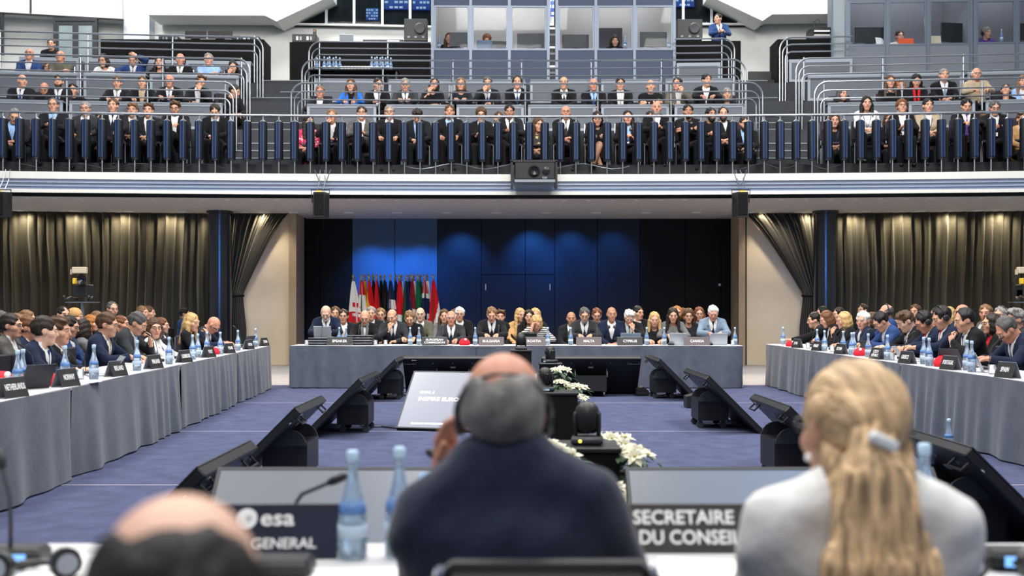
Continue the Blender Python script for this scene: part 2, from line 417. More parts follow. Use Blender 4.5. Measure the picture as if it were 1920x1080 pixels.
def tied_curtain(xa, xb, gather, label):
    """hung from xa (column side) to xb, drawn back to the column side at the tie height"""
    c = empty('tied_curtain', (xa, yb(xa), 0)); n = 150; rows = 26; vs = []; fs = []
    zt = 1.72
    for j in range(rows):
        t = j / (rows - 1); z = 3.69 * (1 - t) + 0.01
        if z > zt:
            q = max(0.0, (3.69 - z) / (3.69 - zt))
            wd = 1 - (1 - gather) * (q ** 0.80)
        else:
            q = (zt - z) / zt; wd = gather * (1 + 0.22 * min(1, q * 2.2))
        for i in range(n + 1):
            u = i / n; x = xa + (xb - xa) * u * wd
            y = yb(xa) - 0.20 + fold(u * 7.0, 17, 0.045) * (0.6 + 0.6 * wd) - 0.10 * (1 - wd) * math.sin(PI * u)
            vs.append((x - xa, y - yb(xa), z))
    for j in range(rows - 1):
        for i in range(n):
            a = j * (n + 1) + i; fs.append((a, a + 1, a + n + 2, a + n + 1))
    link_mesh('drape', vs, fs, M_CURT, c, smooth=True)
    s = 1 if xb > xa else -1; w = abs(xb - xa) * gather + 0.04
    MB().tube([(-0.02 * s, -0.28, zt), (s * w * 0.5, -0.40, zt - 0.03), (s * w, -0.28, zt - 0.02), (s * w * 0.5, -0.08, zt), (-0.02 * s, -0.2, zt)], 0.025, 6).build('tie_band', M_BLACKC, c)
    return tag(c, label, 'curtain')
tied_curtain(-6.92, -5.42, 0.26, 'black curtain tied back right of the left column, beside the cream wall')
tied_curtain(7.45, 5.62, 0.22, 'black curtain tied back left of the right column, beside the cream wall')
# columns
for nm, px in (('column_left', 412), ('column_right', 1548)):
    c = MB().lathe([(0.30, 0), (0.30, 0.12), (0.285, 0.13), (0.285, 3.62), (0.31, 3.63), (0.31, 3.70)], 32).build(nm, M_COLN, smooth=False)
    smooth_auto(c); c.location = (px_x(px, 25.3), 25.3, 0); struct(c)

# ceiling downlights
def make_down(r):
    e = empty('downlight', (0, 0, 3.70))
    MB().lathe([(r * 0.75, -0.012), (r, -0.014), (r * 1.05, 0.0)], 14).build('trim_ring', M_WHITE, e)
    MB().lathe([(0.001, -0.006), (r * 0.74, -0.008)], 14).build('lens', mat('downlight_lens', (0.9, 0.9, 0.85), 0.3, emit=(1.0, 0.88, 0.66), estr=3.0), e)
    return e
ds = make_down(0.05); k = 0
for i in range(-23, 24):
    x = i * 0.51 + 0.1
    o = ds if k == 0 else copy_tree(ds); k += 1
    o.location = (x, arcY(x, 22.75), 3.70)
    tag(o, 'small soffit downlight in the front row, ' + ('straight below the projector' if i == 0 else '%s %s of the projector' % (ORD[abs(i) - 1], 'left' if i < 0 else 'right')), 'ceiling light', 'small downlights in the soffit')
dl = make_down(0.12); k = 0
for px in (60, 158, 255, 350, 462, 553, 655, 745, 838, 930, 1024, 1117, 1210, 1303, 1400, 1492, 1613, 1710, 1810, 1905):
    Y = 25.8; x = px_x(px, Y)
    o = dl if k == 0 else copy_tree(dl); k += 1
    o.location = (x, arcY(x, 25.75), 3.70)
    tag(o, 'large round soffit downlight near the curtain line, %s from left' % ORD[k - 1], 'ceiling light', 'large downlights in the soffit')

# ------------------------------------------------------------------ balcony front railing
br = empty('balcony_railing', (0, 22.25, 4.18))
def loc(o_y): return o_y - 22.25
pts = [(x, arcY(x, 22.30) - 22.25, 5.40 - 4.18) for x in np.linspace(-14.5, 14.5, 60)]
smooth_auto(MB().tube(pts, 0.028, 10).build('handrail', M_STEEL, br))
rod0 = fin0 = core0 = None
for k in range(-37, 38):
    x = 0.033 + 0.3255 * k; y = arcY(x, 22.30) - 22.25
    if rod0 is None:
        rod0 = MB().lathe([(0.016, 0.02), (0.016, 0.27), (0.055, 0.275), (0.085, 0.30)], 8).build('baluster', M_STEEL, br)
        rod0.data.materials.append(M_STEEL)
        f = MB(); f.lathe([(0.016, 1.12), (0.016, 1.22)], 8); f.lathe([(0.088, 1.075), (0.05, 1.10), (0.016, 1.13)], 12)
        g = MB()
        g.lathe([(0.086, 0.30), (0.092, 0.33), (0.092, 1.05), (0.086, 1.08)], 14)
        fin0 = smooth_auto(g.build('sleeve', M_FIN, rod0)); smooth_auto(f.build('top_cap', M_STEEL, rod0))
        h = MB(); h.box(-0.030, 0.030, -0.098, -0.085, 0.31, 1.07, 0); h.box(-0.035, -0.030, -0.100, -0.083, 0.31, 1.07, 1); h.box(0.030, 0.035, -0.100, -0.083, 0.31, 1.07, 1)
        h.build('centre_strip', [M_FINB, mat('strip_edge', (0.10, 0.16, 0.27), 0.4, 0.3)], rod0)
        o = rod0
    else: o = copy_tree(rod0, br)
    o.location = (x, y, 0)
tag(br, 'chrome handrail with dark navy sleeved balusters along the whole balcony front', 'railing')

# ------------------------------------------------------------------ tier rails with curved ends
def tier_rail(px0, px1, yc, zs, z_end, ends, label, posts_px, z_post):
    X0, X1 = px_x(px0, yc), px_x(px1, yc)
    xm = 0.5 * (X0 + X1); ym = arcY(xm, yc)
    root = empty('tier_railing', (xm, ym, z_end))
    for i, z in enumerate(zs):
        r = 0.30 - 0.07 * i; d = 0.07 * i
        p = []
        if ends[0]:
            xa = X0 + d
            p += [(xa, z_end), (xa, z - r)] + [(xa + r * (1 - math.cos(a)), z - r + r * math.sin(a)) for a in np.linspace(0.2, PI / 2, 7)]
        else: p += [(X0, z)]
        p += [(x, z) for x in np.linspace(X0 + 0.5, X1 - 0.5, 12)]
        if ends[1]:
            xb = X1 - d
            p += [(xb - r * (1 - math.cos(a)), z - r + r * math.sin(a)) for a in np.linspace(PI / 2, 0.2, 7)] + [(xb, z - r), (xb, z_end)]
        else: p += [(X1, z)]
        pts = [(x - xm, arcY(x, yc) - ym + 0.004 * i, zz - z_end) for x, zz in p]
        smooth_auto(MB().tube(pts, 0.021 if i == 0 else 0.017, 8).build('rail', M_STEEL, root))
    for q in posts_px:
        x = px_x(q, yc); y = arcY(x, yc) + 0.03
        m = MB().lathe([(0.02, z_post - z_end), (0.02, zs[0] - z_end)], 8)
        for z in zs: m.lathe([(0.026, z - z_end - 0.03), (0.026, z - z_end + 0.03)], 8)
        o = smooth_auto(m.build('post', M_STEELD, root)); o.location = (x - xm, y - ym, 0)
    return tag(root, label, 'railing')
ZC = (6.41, 6.22, 6.04); ZB = (7.23, 7.05, 6.87); ZA = (8.07, 7.90, 7.73)
YC, YB_, YA = 23.85, 25.15, 26.45
tier_rail(-60, 447, YC, ZC, 4.45, (0, 1), 'curved steel railing before the second row of the left balcony block', (20, 141, 285, 426), 5.36)
tier_rail(548, 1427, YC, ZC, 4.45, (1, 1), 'long curved steel railing before the second row of the centre balcony block', (711, 846, 985, 1121, 1258, 1397), 5.36)
tier_rail(1522, 1990, YC, ZC, 4.45, (1, 0), 'curved steel railing before the second row of the right balcony block', (1540, 1681, 1823), 5.36)
tier_rail(-60, 472, YB_, ZB, 5.40, (0, 1), 'curved steel railing before the third row of the left balcony block', (22, 166, 313, 456), 6.25)
tier_rail(568, 1395, YB_, ZB, 5.40, (1, 1), 'curved steel railing in front of the two centre interpreter booths', (600, 718, 849, 978, 1109, 1240, 1374), 6.25)
tier_rail(1488, 1990, YB_, ZB, 5.40, (1, 0), 'curved steel railing in front of the right interpreter booths', (1503, 1646, 1789), 6.25)
tier_rail(-60, 496, YA, ZA, 6.30, (0, 1), 'topmost curved steel railing of the left balcony block by the black drape', (27, 180, 331, 480), 6.95)
tier_rail(581, 808, YA, (7.98, 7.82, 7.66), 6.30, (1, 0), 'topmost steel railing left of the centre interpreter booths', (600, 727), 6.95)
tier_rail(1264, 1375, YA, (8.05, 7.88, 7.70), 6.30, (0, 1), 'topmost steel railing right of the centre interpreter booths', (1352,), 6.95)
tier_rail(1458, 1590, YA, (8.05, 7.88, 7.70), 6.30, (1, 0), 'topmost steel railing left of the right interpreter booths', (1472,), 6.95)

# ------------------------------------------------------------------ desk front panels of the tiers (each one a thing)
def desk(px0, px1, yc, z0, z1, label, group=None):
    xa, xb = px_x(px0, yc), px_x(px1, yc); xm = (xa + xb) / 2; w = (xb - xa) / 2
    ang = -xm / RB
    e = empty('desk_front', (xm, arcY(xm, yc), z0), ang)
    h = z1 - z0; t = 0.06
    MB().box(-w, w, 0, 0.03, 0, t).box(-w, w, 0, 0.03, h - t, h).box(-w, -w + t, 0, 0.03, t, h - t).box(w - t, w, 0, 0.03, t, h - t).build('frame', M_PANF, e)
    MB().box(-w + t, w - t, 0.012, 0.022, t, h - t).build('mesh_panel', M_PANM, e)
    MB().box(-w, w, 0.0, 0.42, h, h + 0.025).build('desk_top', M_PANF, e)
    return tag(e, label, 'desk', group)
def desks(spans, yc, z0, z1, place):
    for i, (a, b) in enumerate(spans):
        desk(a, b, yc, z0, z1, 'grey framed desk front, %s from left, %s' % (ORD[i], place), 'balcony desk fronts')
desks([(-8, 135), (146, 286), (291, 422)], 24.0, 5.38, 5.95, 'second row of left balcony block')
desks([(577, 706), (725, 851), (856, 982), (990, 1117), (1127, 1254), (1264, 1394)], 24.0, 5.38, 5.95, 'second row of centre balcony block')
desks([(1546, 1677), (1692, 1810), (1828, 1960)], 24.0, 5.38, 5.95, 'second row of right balcony block')
desks([(5, 165), (172, 283), (290, 452)], 25.3, 6.27, 6.85, 'third row of left balcony block')
desks([(592, 719), (729, 846), (850, 985), (994, 1120), (1127, 1240), (1247, 1375)], 25.3, 6.27, 6.80, 'third row of centre balcony block')
desks([(1509, 1647), (1654, 1787), (1795, 1950)], 25.3, 6.27, 6.85, 'third row of right balcony block')
desks([(60, 165), (175, 270), (280, 350), (356, 474)], 26.5, 6.97, 7.46, 'fourth row of left balcony block')
desk(1475, 1590, 26.5, 6.97, 7.50, 'grey framed desk front below the printer, left of right booths', 'balcony desk fronts')
desk(1268, 1349, 26.5, 6.97, 7.45, 'grey framed desk front below the standing man, right of centre booths', 'balcony desk fronts')

# ------------------------------------------------------------------ aisle stairs
def stairs(px0, px1, pxb0, pxb1, name):
    s = empty(name, (0, 22.6, 4.42)); s['kind'] = 'structure'
    n = 13
    for i in range(n):
        z = 4.42 + 0.212 * (i + 1); y = 22.95 + 0.34 * i
        a, b = px_x(pxb0, 23), px_x(pxb1, 23)
        if i > 6: a, b = px_x(px0, 26), px_x(px1, 26)
        st = MB().box(a, b, y - 22.6, y - 22.6 + 0.42, z - 0.212 - 4.42 - (0.3 if i else 0), z - 4.42 - 0.018).build('step', M_STEP, s)
        MB().box(a, b, y - 22.615, y - 22.6 + 0.06, z - 4.42 - 0.022, z - 4.42).build('nosing', M_NOSE, st)
    return s
stairs(472, 562, 432, 560, 'stairs_left'); stairs(1392, 1458, 1415, 1528, 'stairs_right')

# ------------------------------------------------------------------ upper back wall, bulkheads, windows, doors
YW = 30.0
wu = struct(MB().box(-18, 18, YW, YW + 0.2, 6.5, 13.0).build('wall_upper_back', M_WHITE))
def wz(py, Y=YW): return EYE - (py - HZ) * Y / F
def poly(pxs, Y): return [(px_x(a, Y), wz(b, Y)) for a, b in pxs]
struct(MB().prism(poly([(280, -60), (280, 30), (498, 31), (520, 42), (622, -6), (622, -60)], 29.0), 28.9, 29.9).build('trim_bulkhead_left', M_WHITE))
struct(MB().prism(poly([(1328, -60), (1328, -6), (1428, 41), (1446, 29), (1640, 27), (1640, -60)], 29.0), 28.9, 29.9).build('trim_bulkhead_right', M_WHITE))
struct(MB().prism(poly([(-40, -60), (-40, 22), (231, 37), (231, -60)], 29.5), 29.4, 30.0).build('wall_upper_left', M_WHITE))
struct(MB().prism(poly([(233, -60), (233, 160), (281, 160), (281, -60)], 29.6), 29.55, 30.0).build('trim_pilaster_left', mat('pilaster_bluegrey', (0.55, 0.60, 0.64), 0.7)))
struct(MB().prism(poly([(54, -60), (54, 22.5), (56.5, 22.7), (56.5, -60)], 29.3), 29.36, 29.41).build('trim_wall_joint', M_GRAPH))
def window_band(name, top, bottom, mull, side):
    """arched band of dark control-room windows: top edge follows the bulkhead"""
    w = empty(name, (px_x((mull[0] + mull[-1]) / 2, 29.8), 29.8, wz(45, 29.8))); w['kind'] = 'structure'
    o = w.location
    for i in range(len(mull) - 1):
        a, b = mull[i], mull[i + 1]
        ps = [(px_x(p, 29.8) - o.x, wz(q, 29.8) - o.z) for p, q in ((a, bottom(a)), (b, bottom(b)), (b, min(top(b), bottom(b) - 1)), (a, min(top(a), bottom(a) - 1)))]
        MB().prism(ps, -0.005, 0.01).build('pane', M_WPANE, w)
    for p in mull:
        t = min(top(p), bottom(p) - 2)
        MB().box(px_x(p, 29.8) - 0.035 - o.x, px_x(p, 29.8) + 0.035 - o.x, -0.02, 0.06, wz(bottom(p), 29.8) - o.z, wz(t, 29.8) - o.z).build('mullion', M_WFR, w)
    MB().prism([(px_x(mull[0], 29.8) - o.x, wz(bottom(mull[0]) + 3, 29.8) - o.z), (px_x(mull[-1], 29.8) - o.x, wz(bottom(mull[-1]) + 3, 29.8) - o.z),
                (px_x(mull[-1], 29.8) - o.x, wz(bottom(mull[-1]), 29.8) - o.z), (px_x(mull[0], 29.8) - o.x, wz(bottom(mull[0]), 29.8) - o.z)], -0.03, 0.07).build('sill', M_WHITE, w)
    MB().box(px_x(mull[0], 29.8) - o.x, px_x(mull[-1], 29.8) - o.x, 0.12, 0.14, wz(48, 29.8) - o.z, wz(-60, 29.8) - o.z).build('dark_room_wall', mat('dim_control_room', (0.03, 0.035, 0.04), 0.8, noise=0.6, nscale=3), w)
    return w
window_band('window_1', lambda p: max(-50, 42 - (p - 513) * 0.44), lambda p: 42.5 + (p - 513) * 0.02, [516, 560, 612, 664, 717, 769, 812], -1)
window_band('window_2', lambda p: max(-50, -2 + (p - 1334) * 0.44), lambda p: 43.5, [1240, 1281, 1334, 1385, 1430], 1)
# glowing panels behind the control-room glass, standing in for screens reflected in it
def mirrored_screen(px0, px1, py0, py1, label):
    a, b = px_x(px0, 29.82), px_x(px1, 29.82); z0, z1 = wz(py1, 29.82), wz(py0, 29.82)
    e = empty('display', ((a + b) / 2, 29.88, z0))  # emissive panel for the reflection of a big screen, no display here
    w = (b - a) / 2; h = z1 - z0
    MB().box(-w, w, -0.03, 0.01, 0, h).build('picture', grad_screen('blue_screen_reflection', (0.01, 0.06, 0.5), (0.10, 0.3, 0.9), 2, 1.2), e)
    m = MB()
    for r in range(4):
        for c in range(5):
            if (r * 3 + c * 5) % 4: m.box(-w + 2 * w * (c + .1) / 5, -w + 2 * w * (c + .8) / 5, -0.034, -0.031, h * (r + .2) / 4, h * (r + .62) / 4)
    m.build('reflection_tiles', mat('white_tile_reflection', (0.7, 0.8, 0.9), 0.5, emit=(0.6, 0.75, 1.0), estr=0.9), e)
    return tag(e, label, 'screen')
mirrored_screen(720, 766, -22, 17, 'blue glowing reflection of a video screen in the third control-room window')
mirrored_screen(773, 806, -22, 18, 'blue glowing reflection of a video screen beside the left post of the booths')
mirrored_screen(686, 709, 15, 37, 'small white-tiled glowing reflection of a screen low in the control-room glass')
mirrored_screen(1032, 1041, -22, 30, 'narrow blue glowing reflection of a screen in the gap between the centre booths')
mirrored_screen(1267, 1302, -22, 12, 'blue glowing reflection of a video screen right of the centre booths')
# glazed door at upper left and a window sliver
def glass_door(name, px0, px1, py0, py1, leaves):
    Y = 29.35; d = empty(name, (px_x((px0 + px1) / 2, Y), Y, wz(py1, Y))); d['kind'] = 'structure'
    w = px_x(px1, Y) - px_x(px0, Y); h = wz(py0, Y) - wz(py1, Y); t = 0.10
    MB().box(-w / 2, w / 2, -0.04, 0.06, h - t, h).box(-w / 2, -w / 2 + t * .6, -0.04, 0.06, 0, h - t).box(w / 2 - t * .6, w / 2, -0.04, 0.06, 0, h - t).build('door_frame', M_GRAPH, d)
    for i in range(leaves):
        x0 = -w / 2 + t * .6 + (w - 1.2 * t) * i / leaves; x1 = x0 + (w - 1.2 * t) / leaves
        lf = MB().box(x0, x0 + .08, -.02, .03, 0, h - t).box(x1 - .08, x1, -.02, .03, 0, h - t).box(x0 + .08, x1 - .08, -.02, .03, h - t - .1, h - t).box(x0 + .08, x1 - .08, -.02, .03, 0, .2).build('door_leaf', M_GRAPH, d)
        MB().box(x0 + .08, x1 - .08, 0, .01, .2, h - t - .1).build('pane', mat('frosted_pane', (0.22, 0.27, 0.28), 0.2, noise=0.4, nscale=0.9), lf)
    return d
glass_door('door_1', 101, 183, 33, 130, 2); glass_door('window_3', -40, 6, 26, 103, 1)
struct(MB().prism(poly([(-40, 22), (-40, 24), (232, 38.5), (232, 36.5)], 29.4), 29.32, 29.42).build('trim_wall_line', M_GRAPH))
# ================================================================== PEOPLE: bodies grown as one surface from distance fields
def grid(lo, hi, h):
    ax = [np.arange(lo[i], hi[i] + h, h, dtype=np.float32) for i in range(3)]
    X, Y, Z = np.meshgrid(*ax, indexing='ij')
    return np.stack([X, Y, Z], -1), np.array([a[0] for a in ax])
def A(*v): return np.array(v, dtype=np.float32)
def cap(P, a, b, ra, rb):
    a = np.asarray(a, np.float32); b = np.asarray(b, np.float32); ba = b - a
    pa = P - a; t = np.clip((pa @ ba) / max(float(ba @ ba), 1e-9), 0, 1)
    d = pa - t[..., None] * ba
    return np.sqrt((d * d).sum(-1)) - (ra + (rb - ra) * t)
def ell(P, c, r):
    q = (P - np.asarray(c, np.float32)) / np.asarray(r, np.float32)
    k = np.sqrt((q * q).sum(-1)) + 1e-6
    g = np.sqrt(((q / np.asarray(r, np.float32)) ** 2).sum(-1)) + 1e-6
    return k * (k - 1) / g
def smin(a, b, k):
    h = np.clip(0.5 + 0.5 * (b - a) / k, 0, 1)
    return b * (1 - h) + a * h - k * h * (1 - h)
def smax(a, b, k): return -smin(-a, -b, k)
def nets(f, org, h):
    """naive surface nets -> verts, quads"""
    n = np.array(f.shape); s = f < 0
    c = np.zeros(tuple(n - 1), np.int8)
    cs = [(i, j, k) for i in (0, 1) for j in (0, 1) for k in (0, 1)]
    def sub(a, i, j, k): return a[i:n[0] - 1 + i, j:n[1] - 1 + j, k:n[2] - 1 + k]
    for q in cs: c += sub(s, *q)
    act = (c > 0) & (c < 8)
    idx = np.argwhere(act)
    if len(idx) == 0: return np.zeros((0, 3), np.float32), np.zeros((0, 4), np.int32)
    vid = -np.ones(tuple(n - 1), np.int32); vid[act] = np.arange(len(idx))
    corner = {q: f[idx[:, 0] + q[0], idx[:, 1] + q[1], idx[:, 2] + q[2]] for q in cs}
    acc = np.zeros((len(idx), 3), np.float32); cnt = np.zeros(len(idx), np.float32)
    for q in cs:
        for ax in range(3):
            if q[ax] == 0:
                q2 = list(q); q2[ax] = 1; q2 = tuple(q2)
                a, b = corner[q], corner[q2]; m = (a < 0) != (b < 0)
                t = np.where(m, a / np.where(m, a - b, 1), 0)
                p = np.tile(np.array(q, np.float32), (len(idx), 1)); p[:, ax] = t
                acc += p * m[:, None]; cnt += m
    v = (idx + acc / cnt[:, None]) * h + org
    F4 = []
    for ax in range(3):
        u, w = (ax + 1) % 3, (ax + 2) % 3
        sl0 = [slice(None)] * 3; sl1 = [slice(None)] * 3
        sl0[ax] = slice(0, n[ax] - 1); sl1[ax] = slice(1, n[ax])
        a = s[tuple(sl0)]; b = s[tuple(sl1)]
        e = np.argwhere(a != b)
        e = e[(e[:, u] > 0) & (e[:, w] > 0) & (e[:, u] < n[u] - 1) & (e[:, w] < n[w] - 1)]
        if len(e) == 0: continue
        def g(du, dw):
            p = e.copy(); p[:, u] -= du; p[:, w] -= dw
            return vid[p[:, 0], p[:, 1], p[:, 2]]
        q = np.stack([g(1, 1), g(0, 1), g(0, 0), g(1, 0)], 1)
        flip = ~a[e[:, 0], e[:, 1], e[:, 2]]
        q[flip] = q[flip][:, ::-1]
        F4.append(q)
    return v.astype(np.float32), np.concatenate(F4).astype(np.int32)

def sdf_mesh(fn, lo, hi, h):
    P, o = grid(lo, hi, h); return nets(fn(P), o, h)

# ---------------- head template (faces -Y, origin at ear level)
def head_sdf(P, wide=1.0, fem=False):
    f = ell(P, (0, .016, .03), (.077 * wide, .097, .092))
    f = smin(f, ell(P, (0, -.030, -.040), (.058 * wide, .066, .080)), .03)
    f = smin(f, cap(P, (-.012, -.066, -.098), (.012, -.066, -.098), .022, .022), .025)
    f = smin(f, cap(P, (-.038, -.080, .028), (.038, -.080, .028), .013, .013), .02)
    for s in (-1, 1):
        f = smin(f, cap(P, (s * .043, -.058, -.022), (s * .050, -.035, -.02), .024, .024), .02)
        f = smax(f, -ell(P, (s * .031, -.112, .010), (.019, .018, .013)), .012)
        f = smin(f, ell(P, (s * .080 * wide, .010, -.005), (.010, .022, .034)), .008)
    f = smin(f, cap(P, (0, -.092, .010), (0, -.109, -.026), .008, .013), .012)
    f = smin(f, cap(P, (-.018, -.088, -.062), (.018, -.088, -.062), .009, .009), .010)
    nr = .050 if fem else .057
    f = smin(f, cap(P, (0, .022, -.06), (0, .040, -.20), nr, nr + .004), .03)
    return f
_H = {}
def head_tpl(fem, wide, h):
    k = (fem, wide, h)
    if k in _H: return _H[k]
    v, q = sdf_mesh(lambda P: head_sdf(P, wide, fem), (-.12, -.15, -.225), (.12, .14, .145), h)
    c = v[q].mean(1); mi = np.zeros(len(q), np.int32)
    lip = (np.abs(c[:, 0]) < .024) & (c[:, 1] < -.082) & (np.abs(c[:, 2] + .062) < .0085); mi[lip] = 1
    V = [v]; Q = [q]; M = [mi]; n = len(v)
    m = MB()
    for s in (-1, 1):
        m.ball((s * .031, -.0870, .0100), (.0135, .011, .0075), 8, 4, 2)
        m.ball((s * .031, -.0945, .0100), (.0066, .005, .0062), 6, 4, 3)
        m.tube([(s * .016, -.0985, .0275), (s * .033, -.0975, .0315), (s * .050, -.0840, .0265)], [.0034, .0040, .0026], 4, 4)
    ev = np.array(m.v, np.float32); eq = np.array([f if len(f) == 4 else (f[0], f[1], f[2], f[2]) for f in m.f], np.int32)
    keep = np.array([len(f) == 4 for f in m.f])
    V.append(ev); Q.append(eq[keep] + n); M.append(np.array(m.m, np.int32)[keep])
    _H[k] = (np.concatenate(V), np.concatenate(Q), np.concatenate(M))
    return _H[k]

# ---------------- hand template: wrist at origin, fingers along +x, back of hand +z, thumb towards +y
def hand_sdf(P, curl):
    f = cap(P, (-.06, 0, 0), (.012, 0, 0), .026, .027)
    f = smin(f, cap(P, (.03, .018, 0), (.078, .022, 0), .019, .015), .02)
    f = smin(f, cap(P, (.03, -.018, 0), (.074, -.022, 0), .018, .014), .02)
    L = (1.0, 1.10, 1.03, .82)
    for i, y in enumerate((.031, .011, -.010, -.029)):
        l = L[i]; a = A(.080, y, .002)
        b = a + A(.040 * l * math.cos(curl), y * .08, -.040 * l * math.sin(curl))
        c = b + A(.028 * l * math.cos(curl * 2.1), 0, -.028 * l * math.sin(curl * 2.1))
        d = c + A(.020 * l * math.cos(curl * 2.9), 0, -.020 * l * math.sin(curl * 2.9))
        g = np.minimum(cap(P, a, b, .0100, .0092), np.minimum(cap(P, b, c, .0092, .0085), cap(P, c, d, .0085, .0075)))
        f = smin(f, g, .004)
    t = np.minimum(cap(P, (.018, .022, -.004), (.052, .052, -.014), .014, .0115), cap(P, (.052, .052, -.014), (.080, .056, -.024), .0110, .0085))
    return smin(f, t, .008)
_HD = {}
def hand_tpl(curl, h):
    k = (curl, h)
    if k not in _HD: _HD[k] = sdf_mesh(lambda P: hand_sdf(P, curl), (-.07, -.065, -.12), (.20, .085, .05), h)
    return _HD[k]
def place_hand(wr, d, up, side, curl, h, sc=1.0):
    v, q = hand_tpl(curl, h)
    d = d / np.linalg.norm(d); z = up - d * (up @ d); z /= np.linalg.norm(z) + 1e-9; y = np.cross(z, d)
    s = 1.0 if side > 0 else -1.0
    vv = wr + (v[:, :1] * d + v[:, 1:2] * y * s + v[:, 2:3] * z) * sc
    return vv.astype(np.float32), (q if s > 0 else q[:, ::-1])

# ---------------- hair, beard, glasses, headphones in head coordinates
def hair_sdf(P, style):
    face = ell(P, (0, -.118, -.022), (.088, .080, .108))
    cap_ = ell(P, (0, .022, .036), (.087, .106, .100))
    ears = np.minimum(ell(P, (-.088, -.012, -.02), (.03, .035, .045)), ell(P, (.088, -.012, -.02), (.03, .035, .045)))
    nz = .0045 * np.sin(P[..., 0] * 120 + P[..., 1] * 45 + 1.0) * np.sin(P[..., 1] * 70 + 2) + .0035 * np.sin(P[..., 2] * 90 + P[..., 0] * 70) + .004 * np.sin(P[..., 0] * 42 + .8)
    if style in ('short', 'neat', 'buzz'):
        if style == 'buzz': cap_ = ell(P, (0, .019, .032), (.082, .101, .095))
        f = smax(cap_ + nz, -face, .012); f = smax(f, -ears, .01)
        f = smax(f, (-.055 - P[..., 2]) - .35 * (P[..., 1] - .06), .012)
    elif style == 'thick':
        f = smin(cap_, ell(P, (.012, -.035, .098), (.070, .060, .035)), .03) + nz * 1.6
        f = smax(f, -face, .010); f = smax(f, -ears, .01)
        f = smax(f, (-.06 - P[..., 2]) - .35 * (P[..., 1] - .06), .012)
    elif style == 'recede':
        f = smax(cap_ + nz, -ell(P, (0, -.125, .020), (.078, .110, .110)), .012); f = smax(f, -ears, .01)
        f = smax(f, (-.055 - P[..., 2]) - .35 * (P[..., 1] - .06), .012)
    elif style == 'ring':
        f = smax(ell(P, (0, .024, .02), (.084, .102, .092)) + nz * .5, -ell(P, (0, -.035, .085), (.080, .125, .075)), .01)
        f = smax(f, -face, .012); f = smax(f, -ears, .01); f = smax(f, (-.055 - P[..., 2]) - .35 * (P[..., 1] - .06), .012)
    elif style == 'bob':
        f = smin(cap_, ell(P, (0, .03, -.045), (.104, .098, .115)), .03) + nz
        f = smax(f, -ell(P, (0, -.112, -.040), (.068, .090, .128)), .014); f = smax(f, -.135 - P[..., 2], .02)
    elif style == 'curly':
        n2 = .010 * np.sin(P[..., 0] * 120) * np.sin(P[..., 1] * 110 + 1) * np.sin(P[..., 2] * 115 + 2)
        f = smin(cap_, ell(P, (0, .03, -.035), (.122, .105, .125)), .03) + n2
        f = smax(f, -ell(P, (0, -.116, -.040), (.068, .092, .108)), .014); f = smax(f, -.15 - P[..., 2], .02)
    elif style == 'frizz':
        n2 = .008 * np.sin(P[..., 0] * 130) * np.sin(P[..., 1] * 120 + 1) * np.sin(P[..., 2] * 125 + 2)
        f = ell(P, (0, .028, .045), (.100, .112, .105)) + n2
        f = smax(f, -face, .012); f = smax(f, -.06 - P[..., 2], .02)
    elif style in ('long', 'wavy'):
        f = smin(cap_, ell(P, (0, .035, -.04), (.098, .092, .12)), .03)
        for s in (-1, 1): f = smin(f, cap(P, (s * .082, .005, -.03), (s * .098, -.045, -.30), .034, .026), .03)
        f = smin(f, cap(P, (0, .07, -.05), (0, .10, -.30), .07, .06), .03)
        f = f + (nz * .8 if style == 'wavy' else nz * .5)
        f = smax(f, -ell(P, (0, -.112, -.040), (.068, .090, .128)), .014)
        f = smax(f, -cap(P, (0, -.03, -.12), (0, -.10, -.34), .052, .075), .014)
    elif style == 'tied':
        f = smax(cap_ + nz, -face, .012); f = smax(f, -ears, .01)
        f = smax(f, (-.06 - P[..., 2]) - .35 * (P[..., 1] - .06), .012)
        f = smin(f, ell(P, (0, .125, .0), (.042, .036, .045)), .01)
    elif style == 'beanie':
        f = smax(ell(P, (0, .022, .045), (.094, .112, .105)), -ell(P, (0, -.118, -.045), (.10, .085, .10)), .01); f = smax(f, .015 - P[..., 2], .01)
    return f
HAIR_BOX = {'long': ((-.16, -.15, -.36), (.16, .21, .16)), 'wavy': ((-.16, -.15, -.36), (.16, .21, .16))}
_HR = {}
def hair_mesh(style, h):
    k = (style, h)
    if k not in _HR:
        lo, hi = HAIR_BOX.get(style, ((-.15, -.15, -.17), (.15, .18, .17)))
        v, q = sdf_mesh(lambda P: hair_sdf(P, style), lo, hi, h)
        o = link_mesh('hair', v, q, [None], smooth=True); _HR[k] = o.data; bpy.data.objects.remove(o)
    return _HR[k]
def beard_mesh(h, _c={}):
    if h not in _c:
        def fn(P):
            f = smin(ell(P, (0, -.031, -.045), (.0635, .071, .084)), cap(P, (-.014, -.066, -.102), (.014, -.066, -.102), .027, .027), .025)
            f = smax(f, P[..., 2] + .040 + .35 * np.maximum(0, -P[..., 1] - .05) - .6 * np.maximum(0, np.abs(P[..., 0]) - .035), .008)
            return smax(f, -ell(P, (0, -.110, -.0625), (.022, .03, .009)), .004)
        v, q = sdf_mesh(fn, (-.08, -.12, -.15), (.08, .05, .02), h)
        o = link_mesh('beard', v, q, [None], smooth=True); _c[h] = o.data; bpy.data.objects.remove(o)
    return _c[h]
